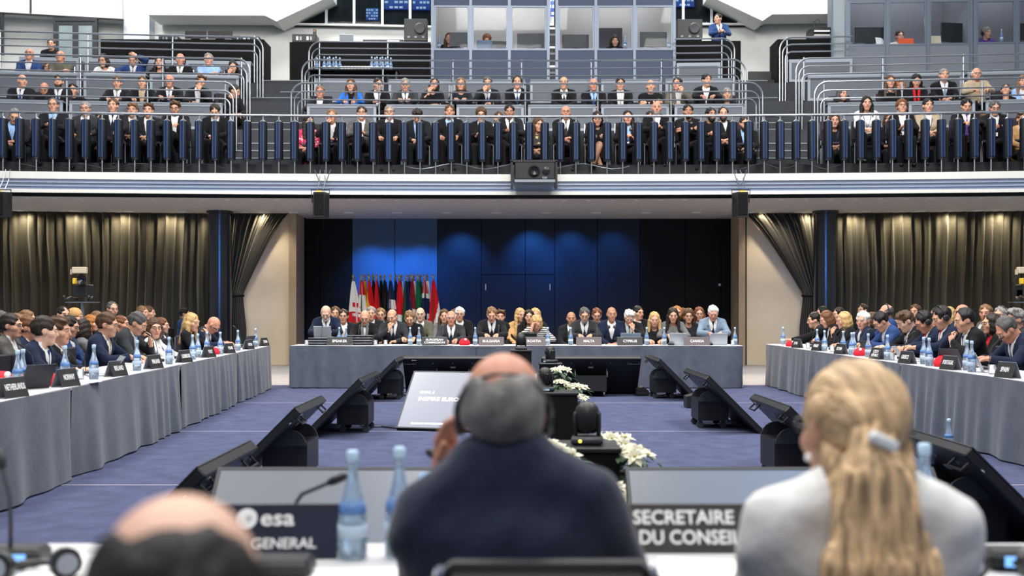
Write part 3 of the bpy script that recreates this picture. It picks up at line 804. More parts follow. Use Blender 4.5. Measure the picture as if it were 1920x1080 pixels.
def glasses_mesh(_c=[]):
    if not _c:
        m = MB()
        for s in (-1, 1):
            ring = [(s * .032 + .021 * math.cos(t), -.112, .008 + .0155 * math.sin(t)) for t in np.linspace(0, 2 * PI, 11)]
            m.tube(ring, .0024, 4, caps=False)
            m.tube([(s * .053, -.110, .012), (s * .080, -.05, .012), (s * .086, .015, .008)], .0022, 4)
        m.tube([(-.011, -.113, .012), (.011, -.113, .012)], .0022, 4)
        o = m.build('glasses', [None]); _c.append(o.data); bpy.data.objects.remove(o)
    return _c[0]
def phones_mesh(_c=[]):
    if not _c:
        m = MB()
        m.tube([(.096 * math.cos(t), .012, .012 + .128 * math.sin(t)) for t in np.linspace(-.05, PI + .05, 13)], .009, 6)
        for s in (-1, 1):
            m.lathe([(.010, -.004), (.036, 0), (.038, .018), (.026, .028)], 12, mtx=Matrix.Translation((s * .078, .012, -.006)) @ Matrix.Rotation(s * PI / 2, 4, 'Y'))
        o = m.build('headphones', [None], smooth=True); _c.append(o.data); bpy.data.objects.remove(o)
    return _c[0]
def neckphones_mesh(_c=[]):
    if not _c:
        m = MB()
        m.tube([(.085 * math.cos(t), .075 * math.sin(t) - .01, .02 * math.sin(t) - .19) for t in np.linspace(-.9, PI + .9, 14)], .010, 6)
        for s in (-1, 1): m.lathe([(.012, -.010), (.032, -.008), (.032, .010), (.02, .014)], 12, mtx=Matrix.Translation((s * .055, -.085, -.205)) @ Matrix.Rotation(1.3, 4, 'X'))
        o = m.build('headphones', [None], smooth=True); _c.append(o.data); bpy.data.objects.remove(o)
    return _c[0]

# ---------------- trunk and arms, keyed by pose
HIP = A(0, .02, .53)
POSES = {  # wrist targets (right = -x, left = +x in the sitter's front view), hand directions, back-of-hand directions, elbow poles
    'lap':   (((-.075, -.36, .64), (.8, -.5, -.1), (0, -.3, 1)), ((.075, -.36, .65), (-.8, -.5, -.1), (0, -.3, 1)), (1, .5, -.5)),
    'thigh': (((-.15, -.40, .66), (.2, -1, -.15), (0, -.2, 1)), ((.15, -.40, .66), (-.2, -1, -.15), (0, -.2, 1)), (1, .6, -.4)),
    'fold':  (((.10, -.27, .82), (1, .1, .1), (0, -1, .3)), ((-.10, -.29, .79), (-1, .1, .1), (0, -1, .3)), (1, -.1, -1)),
    'table': (((-.13, -.44, .785), (.5, -1, -.1), (0, 0, 1)), ((.13, -.44, .785), (-.5, -1, -.1), (0, 0, 1)), (1, .3, -.6)),
    'type':  (((-.10, -.46, .79), (.2, -1, 0), (0, 0, 1)), ((.10, -.46, .79), (-.2, -1, 0), (0, 0, 1)), (1, .4, -.5)),
    'chin':  (((-.06, -.235, 1.00), (.4, .0, 1), (-.3, -1, 0)), ((.06, -.36, .70), (-.9, -.3, 0), (0, 0, 1)), (.7, -.6, -1)),
    'chinL': (((-.06, -.36, .70), (.9, -.3, 0), (0, 0, 1)), ((.06, -.235, 1.00), (-.4, .0, 1), (.3, -1, 0)), (.7, -.6, -1)),
    'brow':  (((-.085, -.20, 1.10), (.3, .1, 1), (-1, -.4, 0)), ((.12, -.42, .785), (-.5, -1, -.1), (0, 0, 1)), (1, -.6, -.6)),
    'crown': (((-.12, -.36, .68), (.6, -.8, -.1), (0, 0, 1)), ((.05, -.16, 1.24), (-.7, .3, .4), (0, -1, .5)), (1.2, -.5, .2)),
    'hold':  (((-.06, -.34, .76), (.5, -.6, .4), (-.4, -.4, 1)), ((.07, -.35, .75), (-.5, -.6, .4), (.4, -.4, 1)), (1, .4, -.6)),
    'reach': (((-.10, -.46, .79), (.2, -1, 0), (0, 0, 1)), ((.16, -.62, .80), (-.2, -1, .2), (0, 0, 1)), (1, .4, -.5)),
}
def ik(S, T, a, b, pole):
    d = T - S; L = np.linalg.norm(d)
    if L > (a + b) * .995: T = S + d / L * (a + b) * .995; d = T - S; L = np.linalg.norm(d)
    u = d / L; x = (a * a - b * b + L * L) / (2 * L); h = math.sqrt(max(a * a - x * x, 1e-6))
    p = pole - u * (pole @ u); p /= np.linalg.norm(p) + 1e-9
    return S + u * x + p * h, T
def rotx(a): c, s = math.cos(a), math.sin(a); return np.array([[1, 0, 0], [0, c, -s], [0, s, c]], np.float32)
def rotz_(a): c, s = math.cos(a), math.sin(a); return np.array([[c, -s, 0], [s, c, 0], [0, 0, 1]], np.float32)
def roty(a): c, s = math.cos(a), math.sin(a); return np.array([[c, 0, s], [0, 1, 0], [-s, 0, c]], np.float32)

def skeleton(pose, fem, lean):
    R = rotx(lean)                       # positive lean bends the trunk forward (-Y)
    sw = .160 if fem else .182
    def T(p): return HIP + R @ A(*p)
    pad = (.010 if fem else .012) if pose in ('fore', 'foreR') else 0.0
    if pad: sw = .166 if fem else .160
    sk = {'R': R, 'neck': T((0, .012, .50)), 'sw': sw, 'pad': pad, 'sh': (-.008 if pad > .011 else pad)}
    ra, la, pole = POSES[pose]
    for side, tgt in ((-1, ra), (1, la)):
        S = T((side * sw, .01, .435 + (-.008 if pad > .011 else pad)))
        t = A(*tgt[0])
        if pose in ('chin', 'chinL', 'brow', 'crown') and tgt[0][2] > .9:
            t = HIP + R @ (t - HIP)
        E, Wt = ik(S, t, .285, .255, A(side * pole[0], pole[1], pole[2]))
        sk[side] = (S, E, Wt, A(*tgt[1]), A(*tgt[2]))
    return sk
def trunk_sdf(P, sk, fem, d, big=0.0):
    """d: offset outwards; trunk is an oval section tapering to a sloped shoulder line"""
    Q = (P - HIP) @ sk['R']              # into the trunk's own frame
    sy = .66
    q = Q.copy(); q[..., 1] = Q[..., 1] / sy
    w1, w2, w3 = ((.165, .128, .150) if fem else (.170 + big, .165 + big, .188 + big * .5))
    f = cap(q, (0, 0, -.03), (0, 0, .17), w1, w2)
    f = smin(f, cap(q, (0, 0, .17), (0, -.01, .34), w2, w3), .05)
    sw = sk['sw']; pd = sk['pad']; sh = sk['sh']
    f = smin(f, cap(q, (-sw * .90, .01, .425 + sh), (sw * .90, .01, .425 + sh), .074, .074), .07)
    if fem: 
        for s in (-1, 1): f = smin(f, ell(q, (s * .075, -.15, .27), (.07, .085, .075)), .05)
    f = f * .80
    for s in (-1, 1): f = smin(f, cap(Q, (s * .045, .03, .505 + pd * 1.5), (s * sw * .85, .02, .455 + sh), .044 + pd * 1.2, .054), .04)
    return f - d, Q
def arms_sdf(P, sk, d, sleeve=1.0, k=.0):
    f = None
    for s in (-1, 1):
        S, E, Wt, _, _ = sk[s]
        e2 = E + (Wt - E) * sleeve
        g = np.minimum(cap(P, S, E, .060 + d, .050 + d), cap(P, E, e2, .050 + d, .040 + d))
        f = g if f is None else np.minimum(f, g)
    return f
BX = ((-.46, -.78, .38), (.46, .24, 1.36))
def bounds(sk):
    ps = [HIP, sk['neck']] + [sk[s][i] for s in (-1, 1) for i in range(3)]
    ps = np.array(ps); return ps.min(0) - A(.20, .17, .17), ps.max(0) + A(.20, .18, .12)
_T = {}
def jacket_mesh(kind, pose, fem, lean, h, big):
    k = ('j', kind, pose, fem, lean, h, big)
    if k in _T: return _T[k]
    sk = skeleton(pose, fem, lean); lo, hi = bounds(sk)
    def fn(P):
        f, Q = trunk_sdf(P, sk, fem, .012 if kind != 'knit' else .006, big)
        a = arms_sdf(P, sk, .006 if not fem else -.004, .90 if kind != 'tee' else .30)
        f = smin(f, a, .035)
        w = .004 * np.sin(Q[..., 2] * 60 + Q[..., 0] * 25) * np.sin(Q[..., 0] * 30 + 1.0)
        f = f + w
        f = smax(f, -cap(Q, (0, -.02, .47), (0, -.035, .62), .062, .075), .012)
        if kind in ('suit', 'open'):
            hi_c = .560 if sk['pad'] > .011 else .520
            ring = smax(cap(Q, (0, .022, .45), (0, .030, hi_c), .082, .068), -cap(Q, (0, .010, .42), (0, .022, hi_c + .04), .064, .058), .004)
            ring = smax(smax(ring, -.012 - Q[..., 1], .01), Q[..., 2] - hi_c, .006)
            f = smin(f, ring, .012)
            bot, sl = (.17, .235) if kind == 'suit' else (.02, .14)
            vv = np.maximum(np.abs(Q[..., 0]) - np.maximum(0, (Q[..., 2] - bot)) * sl, Q[..., 1] + .03)
            f = smax(f, -vv, .008)
            for s in (-1, 1):
                zt = .44
                lp = cap(Q, (s * ((zt - bot) * sl + .012), -.070, zt), (s * .016, -.142 - big * .6 - (.02 if fem else 0), bot + .03), .017, .011)
                f = smin(f, lp, .008)
        return f
    v, q = sdf_mesh(fn, lo, hi, h)
    o = link_mesh('jacket', v, q, [None], smooth=True); _T[k] = o.data; bpy.data.objects.remove(o)
    return _T[k]
def shirt_mesh(pose, fem, lean, h, big):
    k = ('s', pose, fem, lean, h, big)
    if k in _T: return _T[k]
    sk = skeleton(pose, fem, lean)
    def fn(P):
        f, Q = trunk_sdf(P, sk, fem, -.006, big)
        f = smin(f, cap(Q, (0, .012, .44), (0, -.002, .525), .066, .060), .02)
        f = smax(f, -cap(Q, (0, -.045, .52), (0, -.06, .60), .038, .052), .006)
        return smax(f, .10 - Q[..., 2], .01)
    lo = A(-.24, -.45, .60); hi = A(.24, .22, 1.14)
    v, q = sdf_mesh(fn, lo, hi, h)
    o = link_mesh('shirt', v, q, [None], smooth=True); _T[k] = o.data; bpy.data.objects.remove(o)
    return _T[k]
def cuff_mesh(pose, fem, lean, s):
    k = ('u', pose, fem, lean, s)
    if k in _T: return _T[k]
    S, E, Wt, _, _ = skeleton(pose, fem, lean)[s]; d = (Wt - E) / np.linalg.norm(Wt - E)
    o = MB().tube([Wt - d * .045, Wt - d * .008], [.037, .035], 8).build('shirt_cuff', [None], None, True); _T[k] = o.data; bpy.data.objects.remove(o)
    return _T[k]
def front_y(z, fem, big):
    w = np.interp(z, [0, .17, .34, .43], [.165, .128 if fem else .165, .150 if fem else .188, .12]) + big * .7
    y = -w * .66
    if fem: y -= .035 * math.exp(-((z - .27) / .08) ** 2)
    return y
def tie_mesh(pose, fem, lean, big):
    k = ('t', fem, lean, big)
    if k in _T: return _T[k]
    R = rotx(lean); m = MB(); prof = [(.485, .013), (.468, .017), (.452, .012), (.38, .020), (.28, .028), (.17, .034), (.10, .036)]
    vs = []
    for z, w in prof:
        y = front_y(z, fem, big) - .016 if z < .44 else -.098 - .02 * (.49 - z) * 8
        for (dx, dy) in ((-w, .004), (0, -.006), (w, .004), (w, .012), (-w, .012)):
            vs.append(HIP + R @ A(dx, y + dy, z))
    fs = []
    for i in range(len(prof) - 1):
        for j in range(5): fs.append((i * 5 + j, i * 5 + (j + 1) % 5, i * 5 + 5 + (j + 1) % 5, i * 5 + 5 + j))
    m.add(vs, fs); o = m.build('tie', [None]); _T[k] = o.data; bpy.data.objects.remove(o)
    return _T[k]
def lanyard_mesh(fem, lean, big):
    k = ('l', fem, lean, big)
    if k in _T: return _T[k]
    R = rotx(lean); m = MB()
    def p(x, z, off=-.020): return HIP + R @ A(x, front_y(z, fem, big) + off, z)
    for s in (-1, 1):
        m.tube([p(s * .075, .45, .02), p(s * .062, .38), p(s * .035, .28), p(0, .19)], .006, 4)
    c = [p(-.042, .19, -.026), p(.042, .19, -.026), p(.042, .125, -.026), p(-.042, .125, -.026)]
    b = [q + A(0, .006, 0) for q in c]
    m.add(c + b, [(0, 1, 2, 3), (7, 6, 5, 4), (0, 4, 5, 1), (1, 5, 6, 2), (2, 6, 7, 3), (3, 7, 4, 0)], 1)
    o = m.build('lanyard', [None, None]); _T[k] = o.data; bpy.data.objects.remove(o)
    return _T[k]
def scarf_mesh(fem, lean, h):
    k = ('c', fem, lean, h)
    if k in _T: return _T[k]
    R = rotx(lean)
    def fn(P):
        Q = (P - HIP) @ R
        f = None
        for i in range(12):
            t = 2 * PI * i / 12; t2 = 2 * PI * (i + 1) / 12
            c = cap(Q, (.078 * math.sin(t), .005 - .075 * math.cos(t), .475 + .018 * math.cos(t)), (.078 * math.sin(t2), .005 - .075 * math.cos(t2), .475 + .018 * math.cos(t2)), .032, .032)
            f = c if f is None else smin(f, c, .01)
        for s in (-1, 1): f = smin(f, cap(Q, (s * .05, -.11, .45), (s * .035, -.16, .22), .030, .026), .02)
        return f + .004 * np.sin(Q[..., 2] * 160 + Q[..., 0] * 60)
    v, q = sdf_mesh(fn, (-.16, -.40, .66), (.16, .2, 1.14), h)
    o = link_mesh('scarf', v, q, [None], smooth=True); _T[k] = o.data; bpy.data.objects.remove(o)
    return _T[k]
def legs_mesh(var, h=.03):
    k = ('g', var)
    if k in _T: return _T[k]
    def fn(P):
        f = ell(P, (0, .02, .52), (.185, .16, .12))
        for s in (-1, 1):
            kn, an = ((s * .12, -.45, .52), (s * .11, -.44, .11)) if var == 0 else (((s * .05 - .03, -.46, .53 + (.09 if s > 0 else 0)), (s * -.09, -.60 if s > 0 else -.42, .25 if s > 0 else .11)))
            f = smin(f, np.minimum(cap(P, (s * .09, -.02, .53), kn, .090, .068), cap(P, kn, an, .066, .046)), .03)
        return f
    v, q = sdf_mesh(fn, (-.26, -.72, .03), (.26, .22, .68), h)
    o = link_mesh('trousers', v, q, [None], smooth=True); _T[k] = o.data; bpy.data.objects.remove(o)
    return _T[k]
def shoe_mesh(_c=[]):
    if not _c:
        def fn(P): return np.maximum(smin(ell(P, (0, -.09, .035), (.046, .095, .045)), ell(P, (0, .01, .05), (.042, .055, .06)), .03), -P[..., 2])
        v, q = sdf_mesh(fn, (-.06, -.21, -.01), (.06, .08, .13), .016)
        o = link_mesh('shoe', v, q, [None], smooth=True); _c.append(o.data); bpy.data.objects.remove(o)
    return _c[0]
def child(name, me, parent, mats, mtx=None):
    o = bpy.data.objects.new(name, me); COL.objects.link(o); o.parent = parent
    if not isinstance(mats, (list, tuple)): mats = [mats]
    for i, m in enumerate(mats):
        o.material_slots[i].link = 'OBJECT'; o.material_slots[i].material = m
    if mtx is not None: o.matrix_local = mtx
    return o

SKIN = [mat('skin_' + n, c, 0.5, spec=0.35, noise=0.06, nscale=18) for n, c in
        (('fair', (.56, .30, .20)), ('rosy', (.54, .25, .165)), ('tan', (.40, .20, .12)), ('brown', (.20, .095, .06)), ('pale', (.64, .39, .29)))]
M_LIP = mat('lips', (.38, .12, .10), 0.45); M_EYEW = mat('eye_white', (.62, .60, .58), 0.3); M_IRIS = mat('iris', (.02, .016, .013), 0.2)
HAIRC = {'bk': ('black', (.010, .009, .009)), 'dk': ('dark', (.024, .017, .013)), 'br': ('brown', (.070, .036, .018)), 'lb': ('light-brown', (.17, .095, .045)),
         'gy': ('grey', (.20, .19, .18)), 'dg': ('dark-grey', (.075, .072, .070)), 'wh': ('white', (.62, .61, .58)), 'bl': ('blond', (.48, .31, .13)), 'rd': ('reddish', (.130, .050, .022)), 'or': ('orange', (.34, .13, .03))}
M_HAIR = {k: mat('hair_' + v[0], v[1], 0.5, spec=0.3, noise=0.35, nscale=28, bump=0.35, bscale=90, stretch=(1, 1, .25)) for k, v in HAIRC.items()}
CLO = {'k': ('black', (.008, .008, .010)), 'n': ('navy', (.010, .016, .038)), 'd': ('dark', (.013, .014, .017)), 'c': ('charcoal', (.028, .030, .035)), 'g': ('grey', (.13, .13, .135)),
       'b': ('blue', (.022, .050, .150)), 'bb': ('bright blue', (.022, .13, .50)), 'w': ('white', (.58, .58, .58)), 'e': ('beige', (.36, .29, .20)), 'lb': ('light-blue', (.27, .42, .68)),
       'm': ('crimson', (.40, .010, .06)), 'r': ('red', (.50, .015, .02)), 't': ('tan', (.48, .28, .12)), 's': ('slate-blue', (.17, .23, .31)), 'v': ('violet', (.10, .05, .25)),
       'y': ('ochre', (.35, .26, .10)), 'o': ('olive', (.10, .095, .07)), 'gn': ('green', (.03, .12, .05)), 'tw': ('grey tweed', (.085, .082, .078))}
def cloth(c): return mat('cloth_' + CLO[c][0].replace(' ', '_'), CLO[c][1], 0.85, spec=0.12, noise=0.15, nscale=30, bump=0.3, bscale=22, sheen=0.04)
M_SHOE = mat('shoe_leather', (.012, .011, .011), 0.35)
M_GLS_F = mat('glasses_frame', (.015, .013, .012), 0.3)
M_HPH = mat('headphone_black', (.020, .020, .022), 0.35)

class S_: pass
def person(X, Yh, ztop, rz, o):
    """one seated figure whose head top is at (X, Yh, ztop); o: options. Returns the body object that parents hair and clothes."""
    g = lambda k, d=None: o.get(k, d)
    fem = g('fem', False); pose = g('pose', 'lap'); lean = round(g('lean', .08), 2); h = g('vox', .022); hh = g('hvox', .0105); big = g('big', 0.0)
    hs = g('hs', 1.09); skin = SKIN[g('skin', 0)]; sk = skeleton(pose, fem, lean)
    yaw, pit, rol = g('yaw', 0), g('pitch', 0), g('roll', 0)
    Rh = rotz_(yaw) @ rotx(pit + lean * .55) @ roty(rol)
    nb = sk['neck']                                           # the head pivots about the neck base
    hc = nb + sk['R'] @ A(0, .0, .005) + Rh @ (A(0, -.034, g('neck', .132)) * hs)
    Mh = Matrix([[*(Rh[i] * hs), hc[i]] for i in range(3)] + [[0, 0, 0, 1]])
    # --- body: head and neck, thin trunk core, arms and hands in one mesh
    hv, hq, hm = head_tpl(fem, g('wide', 1.0), hh)
    V = [(hv @ (Rh * hs).T + hc).astype(np.float32)]; Q = [hq]; M = [hm]; n = len(hv)
    kk = ('core', pose, fem, lean, big)
    if kk not in _T:
        def fn(P):
            f, Qq = trunk_sdf(P, sk, fem, -.035, big)
            f = smin(f, cap(Qq, (0, .012, .40), (0, .012, .56), .05, .046), .03)
            return smin(f, arms_sdf(P, sk, -.022), .03)
        lo, hi = bounds(sk); _T[kk] = sdf_mesh(fn, lo, hi, .035)
    cv, cq = _T[kk]; V.append(cv); Q.append(cq + n); M.append(np.zeros(len(cq), np.int32)); n += len(cv)
    for s in (-1, 1):
        S, E, Wt, d, up = sk[s]
        curl = g('curl', .85 if pose in ('chin', 'chinL', 'hold', 'brow') else .5)
        v, q = place_hand(Wt, d, up, -s, curl, g('handvox', .0095), 1.04)
        V.append(v); Q.append(q + n); M.append(np.zeros(len(q), np.int32)); n += len(v)
    body = link_mesh('person', np.concatenate(V), np.concatenate(Q), [skin, M_LIP, M_EYEW, M_IRIS, M_HAIR[g('hc', 'br')]], None, np.concatenate(M), True)
    sc = g('scale', 1.0)
    vt = (hv[:, 2:3] * 0 + hv) @ (Rh * hs).T + hc
    top = float(vt[:, 2].max()) + (.012 if g('hair', 'short') not in ('none', 'ring', 'beanie') else 0)
    Rz = rotz_(rz); off = Rz @ (A(hc[0], hc[1], 0) * sc)
    body.location = (X - off[0], Yh - off[1], ztop - top * sc); body.rotation_euler = (0, 0, rz); body.scale = (sc, sc, sc)
    body['head_xy'] = 0; del body['head_xy']
    # --- hair and head wear
    hst = g('hair', 'short')
    if hst != 'none': child('cap' if hst == 'beanie' else 'hair', hair_mesh(hst, g('hairvox', .0105)), body, cloth('t') if hst == 'beanie' else M_HAIR[g('hc', 'br')], Mh)
    fl = g('fl', '')
    if 'b' in fl: child('beard', beard_mesh(g('hairvox', .0125)), body, M_HAIR[g('bc', g('hc', 'br'))], Mh)
    if 'g' in fl: child('glasses', glasses_mesh(), body, M_GLS_F, Mh)
    if 'h' in fl: child('headphones', phones_mesh(), body, M_HPH, Mh)
    if 'n' in fl: child('headphones', neckphones_mesh(), body, M_HPH, Matrix([[*(sk['R'][i]), (nb + sk['R'] @ A(0, -.03, .135))[i]] for i in range(3)] + [[0, 0, 0, 1]]))
    # --- clothes
    kind = g('kind', 'suit')
    nm = {'suit': 'jacket', 'open': 'jacket', 'knit': 'sweater', 'tee': 'top'}[kind]
    if g('dress'): nm = 'dress'
    child(nm, jacket_mesh(kind, pose, fem, lean, h, big), body, g('jm') or cloth(g('jc', 'd')))
    if kind in ('suit', 'open'): child('shirt', shirt_mesh(pose, fem, lean, min(h, .022), big), body, cloth(g('sc', 'w')))
    if kind == 'suit' and g('cuffs', 1):
        for s in (-1, 1): child('shirt_cuff', cuff_mesh(pose, fem, lean, s), body, cloth(g('sc', 'w')))
    if g('tc'): child('tie', tie_mesh(pose, fem, lean, big), body, g('tm') or cloth(g('tc')))
    if 'l' in fl: child('lanyard', lanyard_mesh(fem, lean, big), body, [cloth('b'), M_PAPER])
    if g('scarf'): child('scarf', scarf_mesh(fem, lean, .02), body, cloth(g('scarf')))
    var = g('legs', 0)
    child('legs' if g('barelegs') else 'trousers', legs_mesh(var), body, skin if g('barelegs') else cloth(g('lc', g('jc', 'd') if kind == 'suit' else 'd')))
    if g('shoes'):
        for s in (-1, 1):
            p = (s * .11, -.44, .0) if var == 0 else ((-.09, -.62, .16) if s > 0 else (.09, -.42, 0))
            child('shoe', shoe_mesh(), body, M_SHOE, Matrix.Translation(p))
    S = S_(); S.body = body; S.sk = sk; S.Mh = Mh
    return S

# ---------------- chairs
def chair_parts():
    e = empty('conference_chair')
    MB().box(-.23, .23, -.24, .22, .41, .46, 0, .015).build('seat', mat('chair_violet_black', (.022, .018, .030), .8), e)
    MB().box(-.22, .22, .20, .24, .56, .92, 0, .015).build('backrest', MATS['chair_violet_black'], e)
    for s in (-1, 1):
        m = MB(); m.tube([(s * .23, -.22, 0), (s * .23, -.22, .44)], .011, 6); m.build('leg', M_CHROME, e)
        m = MB(); m.tube([(s * .23, .26, 0), (s * .23, .22, .44), (s * .225, .235, .90)], .011, 6); m.build('leg', M_CHROME, e)
    return e
def chair_one():
    m = MB(); m.box(-.23, .23, -.24, .22, .41, .46, 0, .015); m.box(-.22, .22, .20, .24, .52, .90, 0, .015)
    for s in (-1, 1):
        m.tube([(s * .23, -.22, 0), (s * .23, -.22, .44)], .011, 4, 1); m.tube([(s * .23, .26, 0), (s * .23, .22, .44), (s * .225, .235, .88)], .011, 4, 1)
    return m.build('conference_chair', [MATS['chair_violet_black'], M_CHROME])
# ================================================================== WHO SITS WHERE
HADJ = {'none': 'bald', 'ring': 'balding', 'recede': None, 'curly': 'curly', 'frizz': 'curly', 'long': 'long-haired', 'wavy': 'long-haired', 'bob': 'bobbed'}
def describe(o):
    who = 'woman' if o.get('fem') else 'man'; hs = o.get('hair', 'short'); hc = HAIRC[o.get('hc', 'br')][0]
    if hs == 'none': a = 'bald ' + who
    elif hs == 'ring': a = 'balding %s-haired %s' % (hc, who)
    elif hs == 'beanie': a = who + ' wearing ochre knitted cap'
    elif hs in ('curly', 'frizz'): a = 'curly %s-haired %s' % (hc, who)
    elif hs in ('long', 'wavy'): a = 'long-haired %s %s' % (hc, who)
    else: a = '%s-haired %s' % (hc, who)
    if o.get('fl', '') and 'b' in o['fl']: a = 'bearded ' + a
    g = 'with headphones ' if 'h' in o.get('fl', '') else ('with glasses ' if 'g' in o.get('fl', '') else '')
    k = o.get('kind', 'suit'); c = CLO[o.get('jc', 'd')][0]
    garment = o.get('garment') or (('dress' if o.get('dress') else 'suit') if k == 'suit' else 'jacket' if k == 'open' else 'sweater' if k == 'knit' else 'top')
    return a + ' ' + g + 'in ' + c + ' ' + garment

def parse(spec, ov):
    t = spec.split(); o = {}
    o['fem'] = t[0] == 'f'; o['hair'] = t[1]; o['hc'] = t[2]; o['kind'] = t[3]; o['jc'] = t[4]
    if t[5] != '-': o['sc'] = t[5]
    if t[6] != '-': o['tc'] = t[6]
    o['pose'] = t[7]
    if len(t) > 8: o['fl'] = t[8]
    o.update(ov); return o

CHAIR = chair_parts(); CHAIR1 = chair_one(); used = {'a': False, 'b': False}
def chair_at(x, y, z, rz, label, group, parts=False, sc=1.0):
    k = 'a' if parts else 'b'; src = CHAIR if parts else CHAIR1
    o = src if not used[k] else (copy_tree(src) if parts else src.copy())
    if used[k] and not parts: COL.objects.link(o)
    used[k] = True
    o.location = (x, y, z); o.rotation_euler = (0, 0, rz); o.scale = (sc, sc, sc)
    tag(o, label, 'chair', group)

def seat_row(people, place, group, Y, rz, scale, floor, chairs, parts=False, line=None, order='left', curve=None, clabel=None):
    """people: (px, ytop, spec, overrides) sorted from left; line(px) gives (X, Y) when the row runs away from the camera"""
    ppl = sorted(people, key=lambda p: p[0])
    for i, (px, yt, spec, ov) in enumerate(ppl):
        o = parse(spec, ov); o.setdefault('scale', scale)
        if line: X, Yh = line(px)
        else:
            Yh = Y + o.get('dy', 0); X = px_x(px, Yh)
            if curve: Yh = arcY(X, Yh); X = px_x(px, Yh)
        zt = EYE - (yt - HZ) * Yh / F
        r = rz + o.get('turn', 0) + (math.atan2(-X, Yh) * 0.5 if not line else 0)
        S = person(X, Yh, zt, r, o)
        k = i if order == 'left' else len(ppl) - 1 - i
        lab = o.get('label') or describe(o) + ', %s from %s, %s' % (ORD[k], order, place)
        if len(lab.split()) > 16: lab = lab.replace('with glasses ', '').replace('with headphones ', '')
        if len(lab.split()) > 16: lab = lab.replace('balding ', '').replace('bearded ', '')
        tag(S.body, lab, 'person', group)
        if chairs:
            b = S.body.location; back = rotz_(r) @ A(0, .06, 0)
            chair_at(b.x + back[0] * scale, b.y + back[1] * scale, floor if floor is not None else 0.0, r, (clabel if not place else 'dark chair of the person %s from %s, %s' % (ORD[k], order, place)), 'chairs of ' + (place or 'top left'), parts, scale)

D_ = dict
# ---- balcony, first row behind the navy balusters
L1 = [(27, 203, 'm recede gy suit d lb - lap g', D_(yaw=.2, pitch=.35, roll=.15, lean=.2)), (100, 183, 'm recede dg suit d lb - hold gl', {}), (160, 190, 'm short gy suit c w n thigh g', {}),
      (187, 212, 'f bob dk knit d - - lap g', D_(dy=.50)), (212, 184, 'm short br suit d w n thigh', D_(yaw=-.1)), (248, 193, 'm thick lb suit d w - lap', D_(dy=.7)),
      (278, 193, 'm thick br open d w - lap', {}), (328, 188, 'm thick br open k w - type g', D_(pitch=.25, legs=1)), (403, 194, 'm short dk suit k w v lap', D_(pitch=.45, lean=.15))]
C1 = [(579, 215, 'f long bk knit m - - lap', D_(yaw=.5, dy=.2, garment='patterned sweater', jm=M_CRIMP)), (622, 204, 'm short lb suit k w - chin', D_(skin=1)), (678, 198, 'm short dk open tw w - hold g', D_(legs=1)), (730, 197, 'm short gy suit k w k thigh g', {}),
      (782, 203, 'm thick dk open d lb - lap', D_(pitch=.55, lean=.2)), (843, 196, 'm short br suit k lb - thigh', D_(skin=1)), (902, 201, 'f frizz br open k w - hold g', D_(pitch=.2)), (935, 209, 'm short br suit d w - lap', D_(dy=.50)),
      (955, 195, 'm short bk suit d w k hold', D_(pitch=.15, skin=2)), (1009, 219, 'f long br tee k - - lap', D_(yaw=.45, pitch=.2, garment='floral dress', jm=M_FLORAL)), (1061, 198, 'm none br suit k w c lap g', D_(skin=1)), (1120, 208, 'f bob bk tee k - - type g', D_(barelegs=1, legs=1, pitch=.2, garment='dress')),
      (1177, 206, 'f long bk open k lb - hold nl', {}), (1219, 208, 'm short dk suit d w - lap', D_(dy=.50)), (1231, 190, 'm none br suit k w - hold b', D_(skin=1, bc='gy')), (1290, 195, 'm short bk knit k - - fold bn', D_(skin=2)), (1333, 201, 'm short bk knit k - - hold b', D_(yaw=.3, skin=2)),
      (1356, 200, 'm recede dk suit k w - lap b', D_(dy=.1)), (1396, 217, 'm short dk open k lb - lap bl', D_(pitch=.2))]
R1 = [(1564, 211, 'f bob br knit k - - lap l', D_(pitch=.15)), (1625, 179, 'f long bk knit w - - lap l', D_(garment='blouse', pitch=.1)), (1667, 211, 'f bob br knit d - - lap', D_(dy=.50)), (1691, 186, 'f frizz rd open k w - hold gl', D_(pitch=-.15)),
      (1740, 184, 'f tied bk open e w - lap l', D_(garment='vest', yaw=.1)), (1812, 184, 'm short bk suit k w v type', D_(pitch=.3)), (1842, 206, 'm short bk suit d w - lap', D_(dy=.50, skin=3)), (1865, 188, 'm short dg suit k w - type gl', D_(pitch=.25)), (1917, 209, 'm thick br open t w - lap', {})]
for lst, pl in ((L1, 'front balcony row, left block'), (C1, 'front balcony row, centre block'), (R1, 'front balcony row, right block')):
    for q in lst: q[3]['shoes'] = 1; q[3].setdefault('lean', .06)
    seat_row(lst, pl, 'spectators in the ' + pl.replace(',', ' of the').replace('row of the', 'row,'), 23.2, 0, 1.16, 4.42, True, True, curve=True, clabel='chrome-legged dark chair under a seated spectator in the ' + pl.replace(',', ' of the'))
